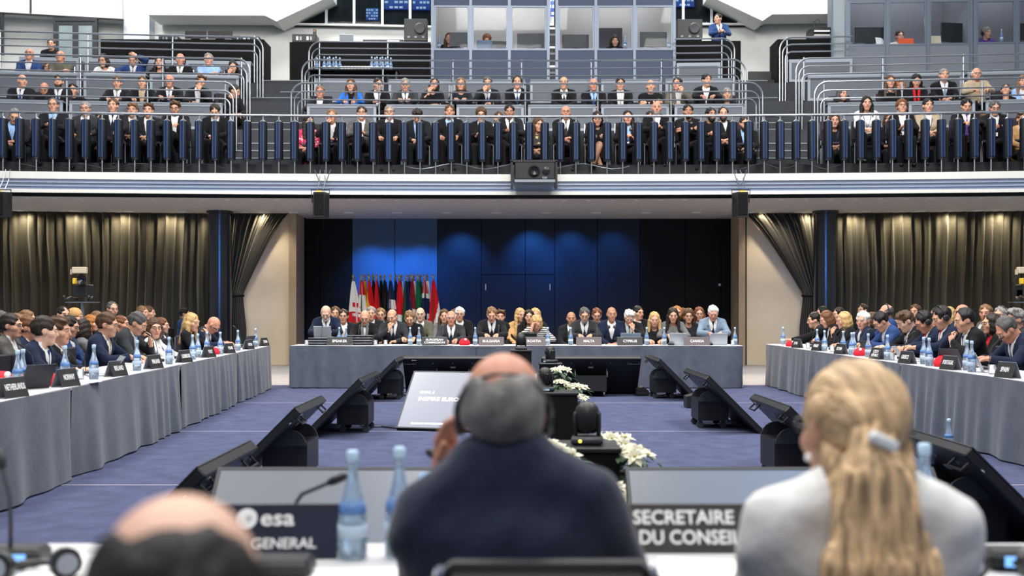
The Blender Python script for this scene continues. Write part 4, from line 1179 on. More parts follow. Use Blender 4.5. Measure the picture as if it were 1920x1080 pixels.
# ---- second row
L2 = [(42, 140, 'm none br suit d w b lap', D_(yaw=.6)), (83, 155, 'm none br knit k - - lap bg', D_(pitch=.35, skin=1)), (110, 140, 'm short dk suit d w b lap b', {}), (137, 156, 'm short bk knit k - - lap', D_(dy=.3)), (220, 142, 'm short br suit d w s table', D_(pitch=.1)),
      (267, 142, 'm short br open k e - table', {}), (318, 140, 'm ring gy suit k w b table g', D_(skin=1)), (376, 141, 'm thick br open d w - chinL', D_(yaw=.35, roll=.2)), (440, 158, 'm short dk knit k - - lap', D_(yaw=.7, turn=.5, pitch=.3))]
C2 = [(600, 160, 'm short lb open d w - table g', D_(skin=1)), (658, 147, 'f long br open bb k - table', D_(yaw=-.1)), (709, 146, 'm short dk suit k w - hold', D_(yaw=.35)), (760, 146, 'm short gy suit c w k type g', D_(pitch=.15)), (814, 146, 'f bob dk tee k - - chin', D_(pitch=-.15, roll=.2)),
      (864, 145, 'f bob lb knit d - - type', {}), (914, 143, 'm short dg suit d w b chin', D_(pitch=.1)), (970, 142, 'm recede dk suit k w b lap h', {}), (1057, 144, 'm ring dk suit k w k lap', D_(yaw=-.1, fl='n')), (1113, 147, 'm none br suit k lb b lap g', D_(skin=1)),
      (1163, 145, 'm short bk open k w - lap g', D_(scarf='w')), (1220, 150, 'm ring lb knit k - - fold', {}), (1270, 144, 'm short dk open o w - chinL', D_(yaw=-.4)), (1325, 138, 'm short bk suit k w - table', D_(yaw=.35)), (1363, 164, 'f bob gy knit k - - lap', {})]
R2 = [(1579, 164, 'f bob dg knit k - - lap', D_(yaw=.5, dy=.2)), (1669, 140, 'f long br knit k - - lap n', D_(yaw=.1)), (1688, 149, 'f bob or knit d - - lap', D_(dy=.4)), (1718, 138, 'f long bk open k k - lap', D_(scarf='r', pitch=.35)), (1770, 128, 'm short gy suit k w s lap', {}),
      (1831, 127, 'm ring wh open e e - table g', {}), (1886, 157, 'f tied dk knit k - - lap', D_(pitch=-.4, yaw=-.3)), (1918, 140, 'f long lb open lb w - lap', {})]
for lst, pl in ((L2, 'second balcony row, left block'), (C2, 'second balcony row, centre block'), (R2, 'second balcony row, right block')):
    seat_row(lst, pl, 'spectators in the ' + pl, 24.75, 0, 1.13, 5.36, True, False, curve=True, clabel='dark chair behind the desks in the ' + pl.replace(',', ' of the'))
# ---- third row, left block only
L3 = [(55, 91, 'm none br suit b w - lap gl', D_(skin=1, pitch=-.2, garment='jacket')), (91, 115, 'm short lb knit g - - lap', D_(dy=.4)), (113, 95, 'm ring gy knit o - - fold', D_(pitch=-.25, skin=1)), (194, 101, 'f bob dk knit w - - table hg', D_(yaw=-.3, pitch=.2, garment='blouse')),
      (249, 98, 'm short br suit b w k crown', D_(pitch=.5, lean=.2)), (299, 105, 'f long bk knit k - - type', {}), (338, 100, 'm ring bl suit k w gn lap', D_(skin=1)), (391, 99, 'm short gy knit lb - - fold g', D_(garment='shirt')), (437, 113, 'f bob bk knit k - - chin', D_(pitch=.2))]
seat_row(L3, 'third balcony row, left block', 'spectators in the third balcony row', 26.05, 0, 1.12, 6.25, True, False, curve=True, clabel='dark chair behind the desks in the third balcony row')
seat_row([(96, 72, 'm short br knit k - - lap', D_(label='brown-haired man in black sweater seated before the glazed door at top left'))], '', None, 27.4, 0, 1.05, 6.95, True, False, clabel='dark chair at top left before the glazed door')

# ---- rear table, delegates facing the camera
T1 = [(611, 573, 'm ring gy suit n w n type b', D_(pitch=.45, lean=.2, skin=4, bc='wh')), (684, 582, 'm none br open k w - type g', D_(scarf='g', pitch=.3, skin=0, label='bald man with glasses and grey scarf, behind the rear table')), (735, 580, 'm ring dg suit c w n chin', D_(yaw=-.25, pitch=.25, lean=.22)),
      (768, 582, 'm short lb knit k - - type', D_(pitch=.4, dy=.25)), (846, 583, 'm ring wh suit c w n type g', D_(skin=1)), (922, 575, 'm short lb suit d w k type', D_(pitch=.3, lean=.15)), (1006, 590, 'f bob bl knit k - - brow', D_(pitch=.5, lean=.25, garment='striped top', jm=M_STRIPE)),
      (1096, 576, 'm short dg suit c w n type bg', D_(pitch=.2, lean=.22, big=.012, bc='gy')), (1147, 576, 'm none br suit n w - lap n', D_(skin=2, yaw=.1)), (1180, 580, 'm thick wh suit d w b chinL', D_(pitch=.35, lean=.25)), (1227, 584, 'f long bl knit k - - type', D_(pitch=.15)),
      (1262, 576, 'f long dk knit g - - type', D_(lean=.25, pitch=.1)), (1337, 572, 'm short wh suit s w n type', D_(pitch=.3, lean=.18, skin=1))]
seat_row(T1, 'behind rear table', 'delegates behind the rear table', 19.50, 0, 1.0, 0.0, True, False, clabel='dark conference chair of a delegate behind the rear table')
T2 = [(629, 574, 'm short br suit d w - lap', {}), (644, 579, 'm short dk suit d w - lap g', D_(dy=-.2)), (696, 574, 'm short gy open d w - lap', {}), (714, 577, 'm short lb suit d w - lap g', D_(dy=.3)), (788, 577, 'm none br suit o w - lap g', D_(skin=4)),
      (833, 579, 'f long br open g w - lap', {}), (853, 579, 'm short br suit d w - lap', D_(dy=.25)), (862, 575, 'm short wh suit k w - lap g', {}), (938, 580, 'm thick br suit k w - lap', {}), (976, 577, 'f wavy bl open t w - lap', D_(yaw=.4)), (992, 580, 'f long bk knit k - - lap', D_(dy=-.2)), (1004, 577, 'f bob bl knit d - - lap', D_(dy=.3)),
      (1071, 585, 'm none br suit d w - lap', D_(skin=2)), (1119, 577, 'm short rd suit n w - lap g', D_(pitch=.2)), (1197, 573, 'm short bk suit k w - lap', D_(yaw=.6)), (1270, 573, 'f bob or knit d - - lap', {}), (1281, 577, 'm short br suit d w - lap', D_(dy=.3)), (1291, 579, 'f frizz br knit d - - lap g', D_(dy=-.15)), (1311, 575, 'f long rd open k w - lap g', {})]
seat_row(T2, 'second row behind rear table', 'aides behind the rear table', 20.65, 0, 1.0, 0.0, True, False, clabel='dark conference chair in the second row behind the rear table')

# ---- left and right tables: delegates in profile
LA, LB = -3.026, -0.063; RA, RBt = 4.350, 0.0139
def lline(d): return lambda px: ((lambda Y: ((LA - d) + LB * Y, Y))((LA - d) / ((px - 960) / F - LB)))
def rline(d): return lambda px: ((lambda Y: ((RA + d) + RBt * Y, Y))((RA + d) / ((px - 960) / F - RBt)))
H = PI / 2
LT = [(84, 592, 'm short dk suit n w b type', D_(yaw=.5, skin=4, lean=.22)), (110, 593, 'm thick br suit k w r hold n', D_(yaw=.0, lean=.12)), (202, 585, 'm short br suit n w y type g', D_(yaw=.05, lean=.30)), (258, 584, 'm short dg suit c w lb chinL', D_(pitch=.35, lean=.32)),
      (289, 595, 'f curly br open w w - type gl', D_(yaw=-.9)), (360, 586, 'f long bl knit k - - chinL', D_(yaw=-.35, pitch=.1, lean=.15)), (400, 594, 'm none br suit n w - type', D_(pitch=.6, lean=.35, skin=1))]
seat_row(LT, 'left table', 'delegates at the left table', 0, H, 1.03, None, True, False, line=lline(.90), clabel='dark conference chair of a delegate at the left table')
LT2 = [(22, 587, 'f tied dk open tw w - lap g', {}), (55, 592, 'm short rd suit n w - lap', D_(skin=1)), (131, 591, 'm short bk open b w - lap g', D_(pitch=.2)), (157, 597, 'f bob dk open g w - lap', D_(yaw=.7, turn=.6)), (228, 590, 'm buzz rd suit d w - lap', D_(skin=1)), (304, 595, 'm short rd suit n w - lap', {})]
seat_row(LT2, 'second row, left table', 'aides in the second row at the left', 0, H, 1.03, None, True, False, line=lline(1.95), clabel='dark conference chair in the second row at the left')
LT3 = [(3, 582, 'f bob dg knit d - - lap', {}), (34, 587, 'f long lb knit d - - lap', {}), (52, 581, 'm short lb open d w - lap', {}), (119, 573, 'm buzz bk open d w - lap b', D_(yaw=-.7, skin=0)), (142, 580, 'f beanie br knit y - - lap', D_(garment='sweater')), (172, 590, 'f bob or knit d - - lap', {}), (184, 583, 'f bob lb knit d - - lap', D_(label='fair-haired woman in third row at left, behind the orange-haired woman')),
       (211, 565, 'm recede dg open d w - lap bg', D_(yaw=-.8)), (268, 573, 'm short lb suit d w - lap', D_(yaw=-.4)), (280, 573, 'm short br suit d w - lap', {}), (347, 577, 'm short bk open b w - lap', D_(garment='flight jacket')), (392, 581, 'm thick br suit n w - lap', {})]
seat_row(LT3, 'third row at left', 'aides in the third row at the left', 0, H, 1.03, None, True, False, line=lline(3.1), clabel='dark conference chair in the third row at the left')
RT = [(1526, 585, 'm short bk knit k - - reach', D_(lean=.30)), (1550, 582, 'f bob rd open k w - hold', D_(pitch=.3, lean=.25)), (1582, 584, 'f bob bl knit k - - chinL', D_(pitch=.1, lean=.15, garment='fur coat')), (1618, 583, 'm short wh suit n w - type', D_(yaw=.75, lean=.25)), (1652, 584, 'm short bk suit b w - type g', D_(pitch=.45, lean=.32)),
      (1698, 582, 'm thick br suit k w d type', D_(pitch=.35, lean=.25, skin=4, wide=1.08)), (1733, 582, 'm short bk suit n w r type gh', D_(pitch=.45, lean=.22, skin=1)), (1766, 573, 'm short bk suit n w r type h', D_(pitch=.35, lean=.10)), (1808, 577, 'm recede bk suit k w b chinL', D_(pitch=.1, lean=.30)), (1888, 592, 'm recede dg suit n w b type', D_(pitch=.55, lean=.32, skin=1))]
seat_row(RT, 'right table', 'delegates at the right table', 0, -H, 1.03, None, True, False, line=rline(.90), clabel='dark conference chair of a delegate at the right table')
RT2 = [(1541, 574, 'm short bk knit k - - lap', {}), (1572, 576, 'm short bk knit k - - lap', D_(yaw=.2)), (1634, 585, 'f bob br knit d - - lap', {}), (1661, 571, 'm ring dg suit b w - lap h', {}), (1756, 576, 'm short bk suit k w - lap', {}), (1858, 587, 'f bob dk open k r - lap g', {}), (1904, 578, 'm thick gy suit c w - lap', {})]
seat_row(RT2, 'second row, right table', 'aides in the second row at the right', 0, -H, 1.03, None, True, False, line=rline(1.95), clabel='dark conference chair in the second row at the right')
RT3 = [(1617, 569, 'm short dk open d w - lap', D_(yaw=.6)), (1690, 584, 'f bob lb knit d - - lap', {}), (1716, 570, 'm short br suit d w - lap', D_(yaw=.8)), (1777, 575, 'f bob bl knit d - - lap', {}), (1803, 571, 'm none br suit d w - lap', D_(skin=1)), (1848, 570, 'm short lb open o w - lap b', D_(yaw=.9, skin=1)), (1876, 574, 'f bob gy knit d - - lap gh', D_(yaw=.6))]
seat_row(RT3, 'third row at right', 'aides in the third row at the right', 0, -H, 1.03, None, True, False, line=rline(3.1), clabel='dark conference chair in the third row at the right')
# ================================================================== TABLES
def skirt(parent, p0, p1, z0, z1, seed, out):
    """a hanging cloth front from p0 to p1 (x, y) with soft pleats; out = outward normal"""
    L = math.hypot(p1[0] - p0[0], p1[1] - p0[1]); n = int(L * 40); rows = 9; vs = []; fs = []
    for i in range(n + 1):
        u = i / n; s = u * L
        for j in range(rows):
            t = j / (rows - 1)
            a = t ** 0.7 * (0.034 * math.sin(s * 9 + seed) * math.sin(s * 2.1 + seed * 2) + 0.020 * math.sin(s * 23 + seed) * (0.5 + 0.5 * math.sin(s * 1.3 + seed)))
            e = 0.06 * math.exp(-min(s, L - s) / 0.10) * t
            flare = 0.045 * t + a - e
            vs.append((p0[0] + (p1[0] - p0[0]) * u + out[0] * flare, p0[1] + (p1[1] - p0[1]) * u + out[1] * flare, z1 + (z0 - z1) * t + 0.004 * math.sin(s * 3 + seed)))
    for i in range(n):
        for j in range(rows - 1):
            a = i * rows + j; fs.append((a, a + rows, a + rows + 1, a + 1))
    return link_mesh('skirt_panel', vs, fs, M_SKIRT, parent, smooth=True)
def table(name, label, corners, segs, depthdir, D):
    """corners: front line points; segs: list of parameter pairs"""
    e = empty(name, (0, 0, 0)); return tag(e, label, 'table')
rt = table('conference_table', 'long rear conference table with draped grey skirt facing the camera', None, None, None, None)
xa, xb, xm = px_x(543, 18.5), px_x(1393, 18.5), px_x(893, 18.5)
MB().box(xa, xb, 18.5, 19.25, .715, .74, 0, .008).build('tabletop', M_TOP, rt)
skirt(rt, (xa, 18.495), (xm - .004, 18.495), .015, .735, 1.0, (0, -1)); skirt(rt, (xm + .004, 18.495), (xb, 18.495), .015, .735, 4.0, (0, -1))
skirt(rt, (xa - .003, 19.25), (xa - .003, 18.5), .015, .735, 2.0, (-1, 0)); skirt(rt, (xb + .003, 18.5), (xb + .003, 19.25), .015, .735, 3.0, (1, 0))
lt = table('conference_table', 'left conference table with white top and draped blue-grey skirt', None, None, None, None)
ys = [4.3, 5.3, 8.63, 12.2, 15.55, 18.5]
def LX(y): return LA + LB * y
def RX(y): return RA + RBt * y
def side_table(e, fx, ys, sgn):
    for i in range(len(ys) - 1):
        a, b = ys[i], ys[i + 1]
        vs = []
        for z in (.715, .74):
            vs += [(fx(a), a, z), (fx(b), b, z), (fx(b) + sgn * .75, b, z), (fx(a) + sgn * .75, a, z)]
        fs = [(0, 1, 2, 3), (4, 7, 6, 5), (0, 4, 5, 1), (1, 5, 6, 2), (2, 6, 7, 3), (3, 7, 4, 0)]
        link_mesh('tabletop', vs, fs, M_TOP, e)
        skirt(e, (fx(a) - sgn * .004, a + .012), (fx(b) - sgn * .004, b - .012), .015, .735, i * 1.7 + (3 if sgn > 0 else 0), (-sgn, 0))
    yb_ = ys[-1]; skirt(e, (fx(yb_), yb_ + .004), (fx(yb_) + sgn * .75, yb_ + .004), .015, .735, 2.2, (0, 1))
side_table(lt, LX, ys, -1)
rtab = table('conference_table', 'right conference table with white top and draped blue-grey skirt', None, None, None, None)
side_table(rtab, RX, [4.6, 8.9, 12.4, 16.0, 19.4], 1)
ft = table('conference_table', 'foreground white-topped conference table along the bottom of the photo', None, None, None, None)
MB().box(-2.6, 2.6, 2.22, 2.88, .715, .74, 0, .008).build('tabletop', M_TOP, ft)
skirt(ft, (2.6, 2.885), (-2.6, 2.885), .015, .735, 1.3, (0, 1))

# ================================================================== THINGS ON TABLES
ZT = 0.742
def lpos(px, d):
    Y = (LA - d) / ((px - 960) / F - LB); return Vector((LA - d + LB * Y, Y, ZT))
def rpos(px, d):
    Y = (RA + d) / ((px - 960) / F - RBt); return Vector((RA + d + RBt * Y, Y, ZT))
def bpos(px, Y): return Vector((px_x(px, Y), Y, ZT))

def make_bottle():
    e = empty('water_bottle')
    b = MB().lathe([(.036, 0), (.042, .006), (.043, .05), (.041, .12), (.036, .155), (.024, .195), (.0155, .235), (.014, .27), (.016, .275), (.016, .285)], 14).build('bottle_glass', M_BOTT, e, True)
    MB().lathe([(.0408, .130), (.0395, .145), (.0365, .162)], 14).build('label_band', M_BOTB, e, True)
    MB().lathe([(.0400, .060), (.0435, .062), (.0435, .098), (.0400, .100)], 14).build('label_paper', M_BOTL, e, True)
    MB().lathe([(.0165, .282), (.0175, .284), (.0175, .308), (.012, .312)], 12).build('cap', M_BCAP, e, True)
    return e
BOT = make_bottle(); _b = [0]
def bottle(p, label, group=None, sc=1.0, rz=0):
    o = BOT if _b[0] == 0 else copy_tree(BOT); _b[0] += 1
    o.location = p; o.scale = (sc, sc, sc); o.rotation_euler = (0, 0, rz); return tag(o, label, 'bottle', group)
def make_glass():
    return MB().lathe([(.026, 0), (.033, .001), (.036, .09), (.034, .09), (.031, .008), (.001, .006)], 12).build('drinking_glass', M_GLS, None, True)
GLA = make_glass(); _g = [0]
def glass(p, label, group='drinking glasses on the tables'):
    o = GLA if _g[0] == 0 else GLA.copy()
    if _g[0]: COL.objects.link(o)
    _g[0] += 1; o.location = p; return tag(o, label, 'glass', group)
def make_mic():
    e = empty('gooseneck_microphone')
    MB().box(-.055, .055, -.05, .05, 0, .035, 0, .008).build('base', M_BLACK, e)
    smooth_auto(MB().tube([(0, -.02, .03), (0, -.03, .14), (0, -.05, .24), (0, -.11, .31)], .0045, 6).build('gooseneck', M_GRAPH, e))
    MB().tube([(0, -.11, .31), (0, -.14, .335), (0, -.165, .35)], [.008, .012, .009], 8).build('capsule', M_BLACK, e)
    return e
MIC = make_mic(); _m = [0]
def mic(p, rz, label, sc=1.0):
    o = MIC if _m[0] == 0 else copy_tree(MIC); _m[0] += 1
    o.location = p; o.rotation_euler = (0, 0, rz); o.scale = (sc, sc, sc); return tag(o, label, 'microphone', 'gooseneck microphones on the tables')
def card(p, rz, text, label, m=M_CARD, w=.44, h=.145, lines=None, tw=.30, both=False):
    e = empty('name_card', p, rz)
    t = .05; v = [(-w / 2, -t, 0), (w / 2, -t, 0), (w / 2, 0, h), (-w / 2, 0, h), (w / 2, t, 0), (-w / 2, t, 0)]
    link_mesh('front_face', [v[0], v[1], v[2], v[3]] + [(q[0], q[1] + .003, q[2] - .001) for q in v[:4]], [(0, 1, 2, 3), (7, 6, 5, 4), (0, 4, 5, 1), (1, 5, 6, 2), (2, 6, 7, 3), (3, 7, 4, 0)], m, e)
    link_mesh('rear_face', [v[3], v[2], v[4], v[5]] + [(q[0], q[1] - .003, q[2] - .001) for q in (v[3], v[2], v[4], v[5])], [(0, 1, 2, 3), (7, 6, 5, 4), (0, 4, 5, 1), (1, 5, 6, 2), (2, 6, 7, 3), (3, 7, 4, 0)], M_CARDS if not both else m, e)
    a = math.atan2(t, h)
    mtx = Matrix.Translation((0, -t / 2 - .003, h / 2 + .001)) @ Matrix.Rotation(PI / 2 - a, 4, 'X')
    if text:
        n = len(text.split('\n')); sz = .064 if n == 1 else .050
        text_obj(text, sz, mtx, e, width=tw, space=1.0)
    return tag(e, label, 'name card')
def laptop(p, rz, label, m=M_SILV, ang=1.85, w=.31):
    e = empty('laptop', p, rz)          # screen back faces local -Y
    MB().box(-w / 2, w / 2, 0, .215, 0, .014, 0, .004).build('keyboard_base', m, e)
    mt = Matrix.Translation((0, 0.004, .014)) @ Matrix.Rotation(ang - PI, 4, 'X')
    MB().box(-w / 2, w / 2, -.205, 0.0, -.007, 0, 0, .002, mtx=mt).build('lid', m, e)
    MB().lathe([(.001, 0), (.014, 0)], 10, mtx=mt @ Matrix.Translation((0, -.11, .0015))).build('logo_disc', M_CARDS, e)
    return tag(e, label, 'laptop')
def tray_stack(p, label, n=4, w=.42):
    e = empty('document_trays', p)
    for i in range(n):
        MB().box(-w / 2, w / 2, -.12, .14, i * .045, i * .045 + .032, 0, .01).build('tray', M_BLACK, e)
        MB().box(-w / 2 + .01, w / 2 - .01, -.126, -.10, i * .045 + .032, i * .045 + .041).build('paper_edge', M_CARDS, e)
    return tag(e, label, 'trays')
def red_hat(p, label, sc=1.0):
    e = empty('felt_hat', p)
    m = MB(); m.lathe([(.085, .0), (.10, .02), (.10, .05), (.08, .085), (.045, .115), (.02, .12)], 14)
    smooth_auto(m.build('crown', M_REDF, e)); MB().ball((.05, -.075, .10), .022, 8, 6).build('bobble', M_PAPER, e)
    e.scale = (sc, sc, sc); e.rotation_euler = (0, 0, random.uniform(-1, 1)); return tag(e, label, 'hat')
def papers(p, rz, label, w=.21, d=.297, n=3, col=M_PAPER):
    e = empty('paper_sheets', p, rz)
    for i in range(n):
        MB().box(-w / 2, w / 2, -d / 2, d / 2, i * .0012, i * .0012 + .001, mtx=Matrix.Rotation((i - 1) * .09, 4, 'Z')).build('sheet', col, e)
    return tag(e, label, 'papers')

# rear table
for px, t, m, w in ((637, 'SPEAKER', M_CARD, .26), (815, 'EUROPEAN\nCOMMISSION', M_CARD, .36), (921, 'BULGARIA', M_CARDSHEEN, .30), (999, 'CROATIA', M_CARDSHEEN, .29), (1104, 'MALTA', M_CARDSHEEN, .19), (1181, 'CYPRUS', M_CARD, .24), (1306.5, 'CANADA', M_CARDSHEEN, .24)):
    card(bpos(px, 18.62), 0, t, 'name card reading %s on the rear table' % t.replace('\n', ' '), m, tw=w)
for px, l in ((636, 'left one of two blue bottles behind the SPEAKER card'), (649, 'right one of two blue bottles behind the SPEAKER card'), (769, 'blue water bottle on rear table, further left of the EUROPEAN COMMISSION card'),
              (785.5, 'blue water bottle on rear table directly beside the EUROPEAN COMMISSION card'), (891, 'blue water bottle left of the BULGARIA card on the rear table'), (1027, 'blue water bottle right of the CROATIA card on the rear table'),
              (1070, 'blue water bottle left of the MALTA card on the rear table'), (1212.5, 'blue water bottle right of the CYPRUS card on the rear table'), (1245.5, 'blue water bottle midway between the CYPRUS and CANADA cards'), (1378, 'blue water bottle at the right end of the rear table')):
    bottle(bpos(px, 18.85), l)
for px, l in ((575, 'drinking glass at the left end of the rear table'), (704, 'left one of two drinking glasses before the scarf wearer'), (723, 'right one of two drinking glasses left of the hand-on-chin man'), (1374, 'drinking glass beside the bottle at right end of rear table')):
    glass(bpos(px, 18.68), l)
tray_stack(bpos(599, 18.8), 'stack of black document trays left of the SPEAKER card', 3, .36); tray_stack(bpos(676, 18.8), 'stack of black document trays right of the SPEAKER card', 4, .46)
laptop(bpos(605, 19.0) + Vector((0, 0, .12)), 0, 'pale laptop above the trays before the bearded man in navy', M_SILV)
laptop(bpos(990, 18.80), 0, 'dark laptop before the blond woman behind the rear table', M_BLACK)
laptop(bpos(1182, 18.85), 0, 'slate-blue laptop behind the CYPRUS card', M_BSIL, w=.36)
laptop(bpos(1271, 18.75), 0, 'silver laptop left of the CANADA card', M_SILV); laptop(bpos(1347, 18.75), 0, 'silver laptop right of the CANADA card', M_SILV)
red_hat(bpos(871, 18.75), 'red felt hat left of the BULGARIA card'); 
MB_ = papers(bpos(745, 18.75), .1, 'papers and dark folder before the hand-on-chin man on rear table', .3, .2)
papers(bpos(840, 18.66), -.1, 'white papers right of the EUROPEAN COMMISSION card'); papers(bpos(1140, 18.7), .1, 'white papers between the MALTA and CYPRUS cards')
for px, w_ in ((602, 'before the bearded man in navy'), (672, 'before the man with grey scarf'), (830, 'behind the EUROPEAN COMMISSION card'), (935, 'behind the BULGARIA card'), (1120, 'right of the MALTA card'), (1258, 'left of the silver laptop by the CANADA card'), (1330, 'right of the CANADA card')):
    mic(bpos(px, 18.72), PI, 'gooseneck microphone on rear table ' + w_)

# left table
for px, t, w in ((22, 'NETHERLANDS', .38), (124, 'NORWAY', .26), (218, 'IRELAND', .27), (288, 'FINLAND', .27), (345, 'LUXEMBOURG', .36), (391, 'ITALY', .19), (429, 'POLAND', .24), (466, 'AUSTRIA', .26), (495, 'ESTONIA', .26)):
    card(lpos(px, .07), H - .16, t, 'name card reading %s on the left table' % t, w=.27, tw=w * .60)
for i, (px, d, l) in enumerate(((33, .30, 'left one of two bottles behind the NETHERLANDS card'), (43, .34, 'right one of two bottles behind the NETHERLANDS card'), (122, .30, 'behind the NORWAY card'), (176, .13, 'between the NORWAY and IRELAND cards'), (257, .13, 'between the IRELAND and FINLAND cards'),
              (317, .13, 'between the FINLAND and LUXEMBOURG cards'), (361, .13, 'left one of the pair beside the LUXEMBOURG card'), (371, .2, 'right one of the pair beside the LUXEMBOURG card'), (388, .36, 'behind the ITALY card'), (413, .13, 'between the ITALY and POLAND cards'), (446, .13, 'between the POLAND and AUSTRIA cards'), (479, .13, 'between the AUSTRIA and ESTONIA cards'))):
    bottle(lpos(px, d), ('blue water bottle ' if not l.startswith(('left', 'right')) else '') + l + ', left table', rz=i)
laptop(lpos(66, .22), H - .6, 'dark tablet computer on left table between NETHERLANDS and NORWAY cards', M_GRAPH, 2.05, .25)
laptop(lpos(206, .18), H + .5, 'silver laptop left of the IRELAND card', M_SILV, 2.2)
laptop(lpos(461, .25), H - .2, 'grey laptop near the far end of the left table', M_GRAPH, 2.1)
red_hat(lpos(87, .25), 'red felt hat on left table beside the dark tablet'); red_hat(lpos(2, .45), 'red felt hat at the left edge of the photo', 1.2); red_hat(lpos(401, .2), 'red felt hat between the ITALY and POLAND cards', .8); red_hat(lpos(463, .12), 'red felt hat by the AUSTRIA card on left table', .7)
for i, (px, w_) in enumerate(((72, 'near the dark tablet'), (165, 'left of the man with ochre tie'), (300, 'before the curly-haired woman'), (330, 'before the long-haired blond woman'), (398, 'before the bald man'), (420, 'by the POLAND card'), (455, 'by the AUSTRIA card'))):
    mic(lpos(px, .40), -H + .4, 'gooseneck microphone on left table ' + w_)
glass(lpos(150, .25), 'drinking glass left of the IRELAND bottle on left table'); glass(lpos(322, .35), 'drinking glass behind the LUXEMBOURG bottle on left table'); glass(lpos(405, .28), 'drinking glass near the ITALY card on left table')
papers(lpos(235, .3), H, 'white papers between the IRELAND card and the grey-haired man'); papers(lpos(375, .25), H, 'white papers behind the ITALY card'); papers(lpos(150, .12), H, 'white papers right of the NORWAY card')
# right table
for px, t, w in ((1889, 'SPAIN', .20), (1782, 'PORTUGAL', .32), (1701, 'GREECE', .26), (1645, 'CZECH\nREPUBLIC', .28), (1577, 'ESTONIA', .26), (1533, 'HUNGARY', .28), (1495, 'LATVIA', .22)):
    card(rpos(px, .07), -H + .16, t, 'name card reading %s on the right table' % t.replace('\n', ' '), w=.27, tw=w * .60)
for i, (px, d, l) in enumerate(((1468, .25, 'dark blue water bottle at the far end'), (1532, .3, 'blue water bottle behind the HUNGARY card'), (1546, .13, 'blue water bottle between the HUNGARY and ESTONIA cards'), (1581, .3, 'blue water bottle behind the ESTONIA card'), (1597, .11, 'left one of two blue bottles beside the ESTONIA card'), (1601, .2, 'right one of two blue bottles beside the ESTONIA card'),
              (1628, .13, 'blue water bottle left of the CZECH REPUBLIC card'), (1664, .13, 'blue water bottle right of the CZECH REPUBLIC card'), (1732, .2, 'left one of two bottles right of the GREECE card'), (1742, .12, 'right one of two bottles right of the GREECE card'), (1813, .2, 'left one of two bottles left of the SPAIN card'), (1822, .12, 'right one of two bottles left of the SPAIN card'))):
    bottle(rpos(px, d), l + ', right table', rz=i)
laptop(rpos(1632, .35), -H + .2, 'dark laptop behind the CZECH REPUBLIC card', M_GRAPH, 2.0); laptop(rpos(1694, .25), -H - .5, 'silver laptop left of the GREECE card', M_SILV, 2.2)
laptop(rpos(1790, .30), -H + .3, 'dark laptop behind the PORTUGAL card', M_GRAPH, 2.0); laptop(rpos(1842, .22), -H - .3, 'silver laptop left of the SPAIN card', M_SILV, 2.0)
red_hat(rpos(1482, .12), 'red felt hat near the far end of the right table', .8); red_hat(rpos(1613, .16), 'red felt hat left of the CZECH REPUBLIC card', .9); red_hat(rpos(1768, .22), 'red felt hat between the GREECE and PORTUGAL cards')
for px, w_ in ((1520, 'at the far end'), (1560, 'before the auburn-haired woman'), (1610, 'before the blond woman'), (1690, 'before the man in blue suit'), (1755, 'before the man with red tie'), (1850, 'before the man at the SPAIN card')):
    mic(rpos(px, .40), H - .4, 'gooseneck microphone on right table ' + w_)
for px, w_ in ((1672, 'right of the CZECH REPUBLIC card'), (1755, 'left of the PORTUGAL card'), (1860, 'left of the SPAIN card'), (1515, 'near the LATVIA card'), (1560, 'left of the ESTONIA card')):
    glass(rpos(px, .16), 'drinking glass on right table ' + w_)
papers(rpos(1760, .35), H, 'white papers behind the PORTUGAL hat on right table'); papers(rpos(1560, .3), H, 'white papers by the ESTONIA card'); papers(rpos(1850, .5), H, 'white papers before the man at the SPAIN card')
b = bottle(W(1779, 846, 10.3), 'dark blue bottle standing on the carpet by the right table skirt'); b.location.z = 0.004

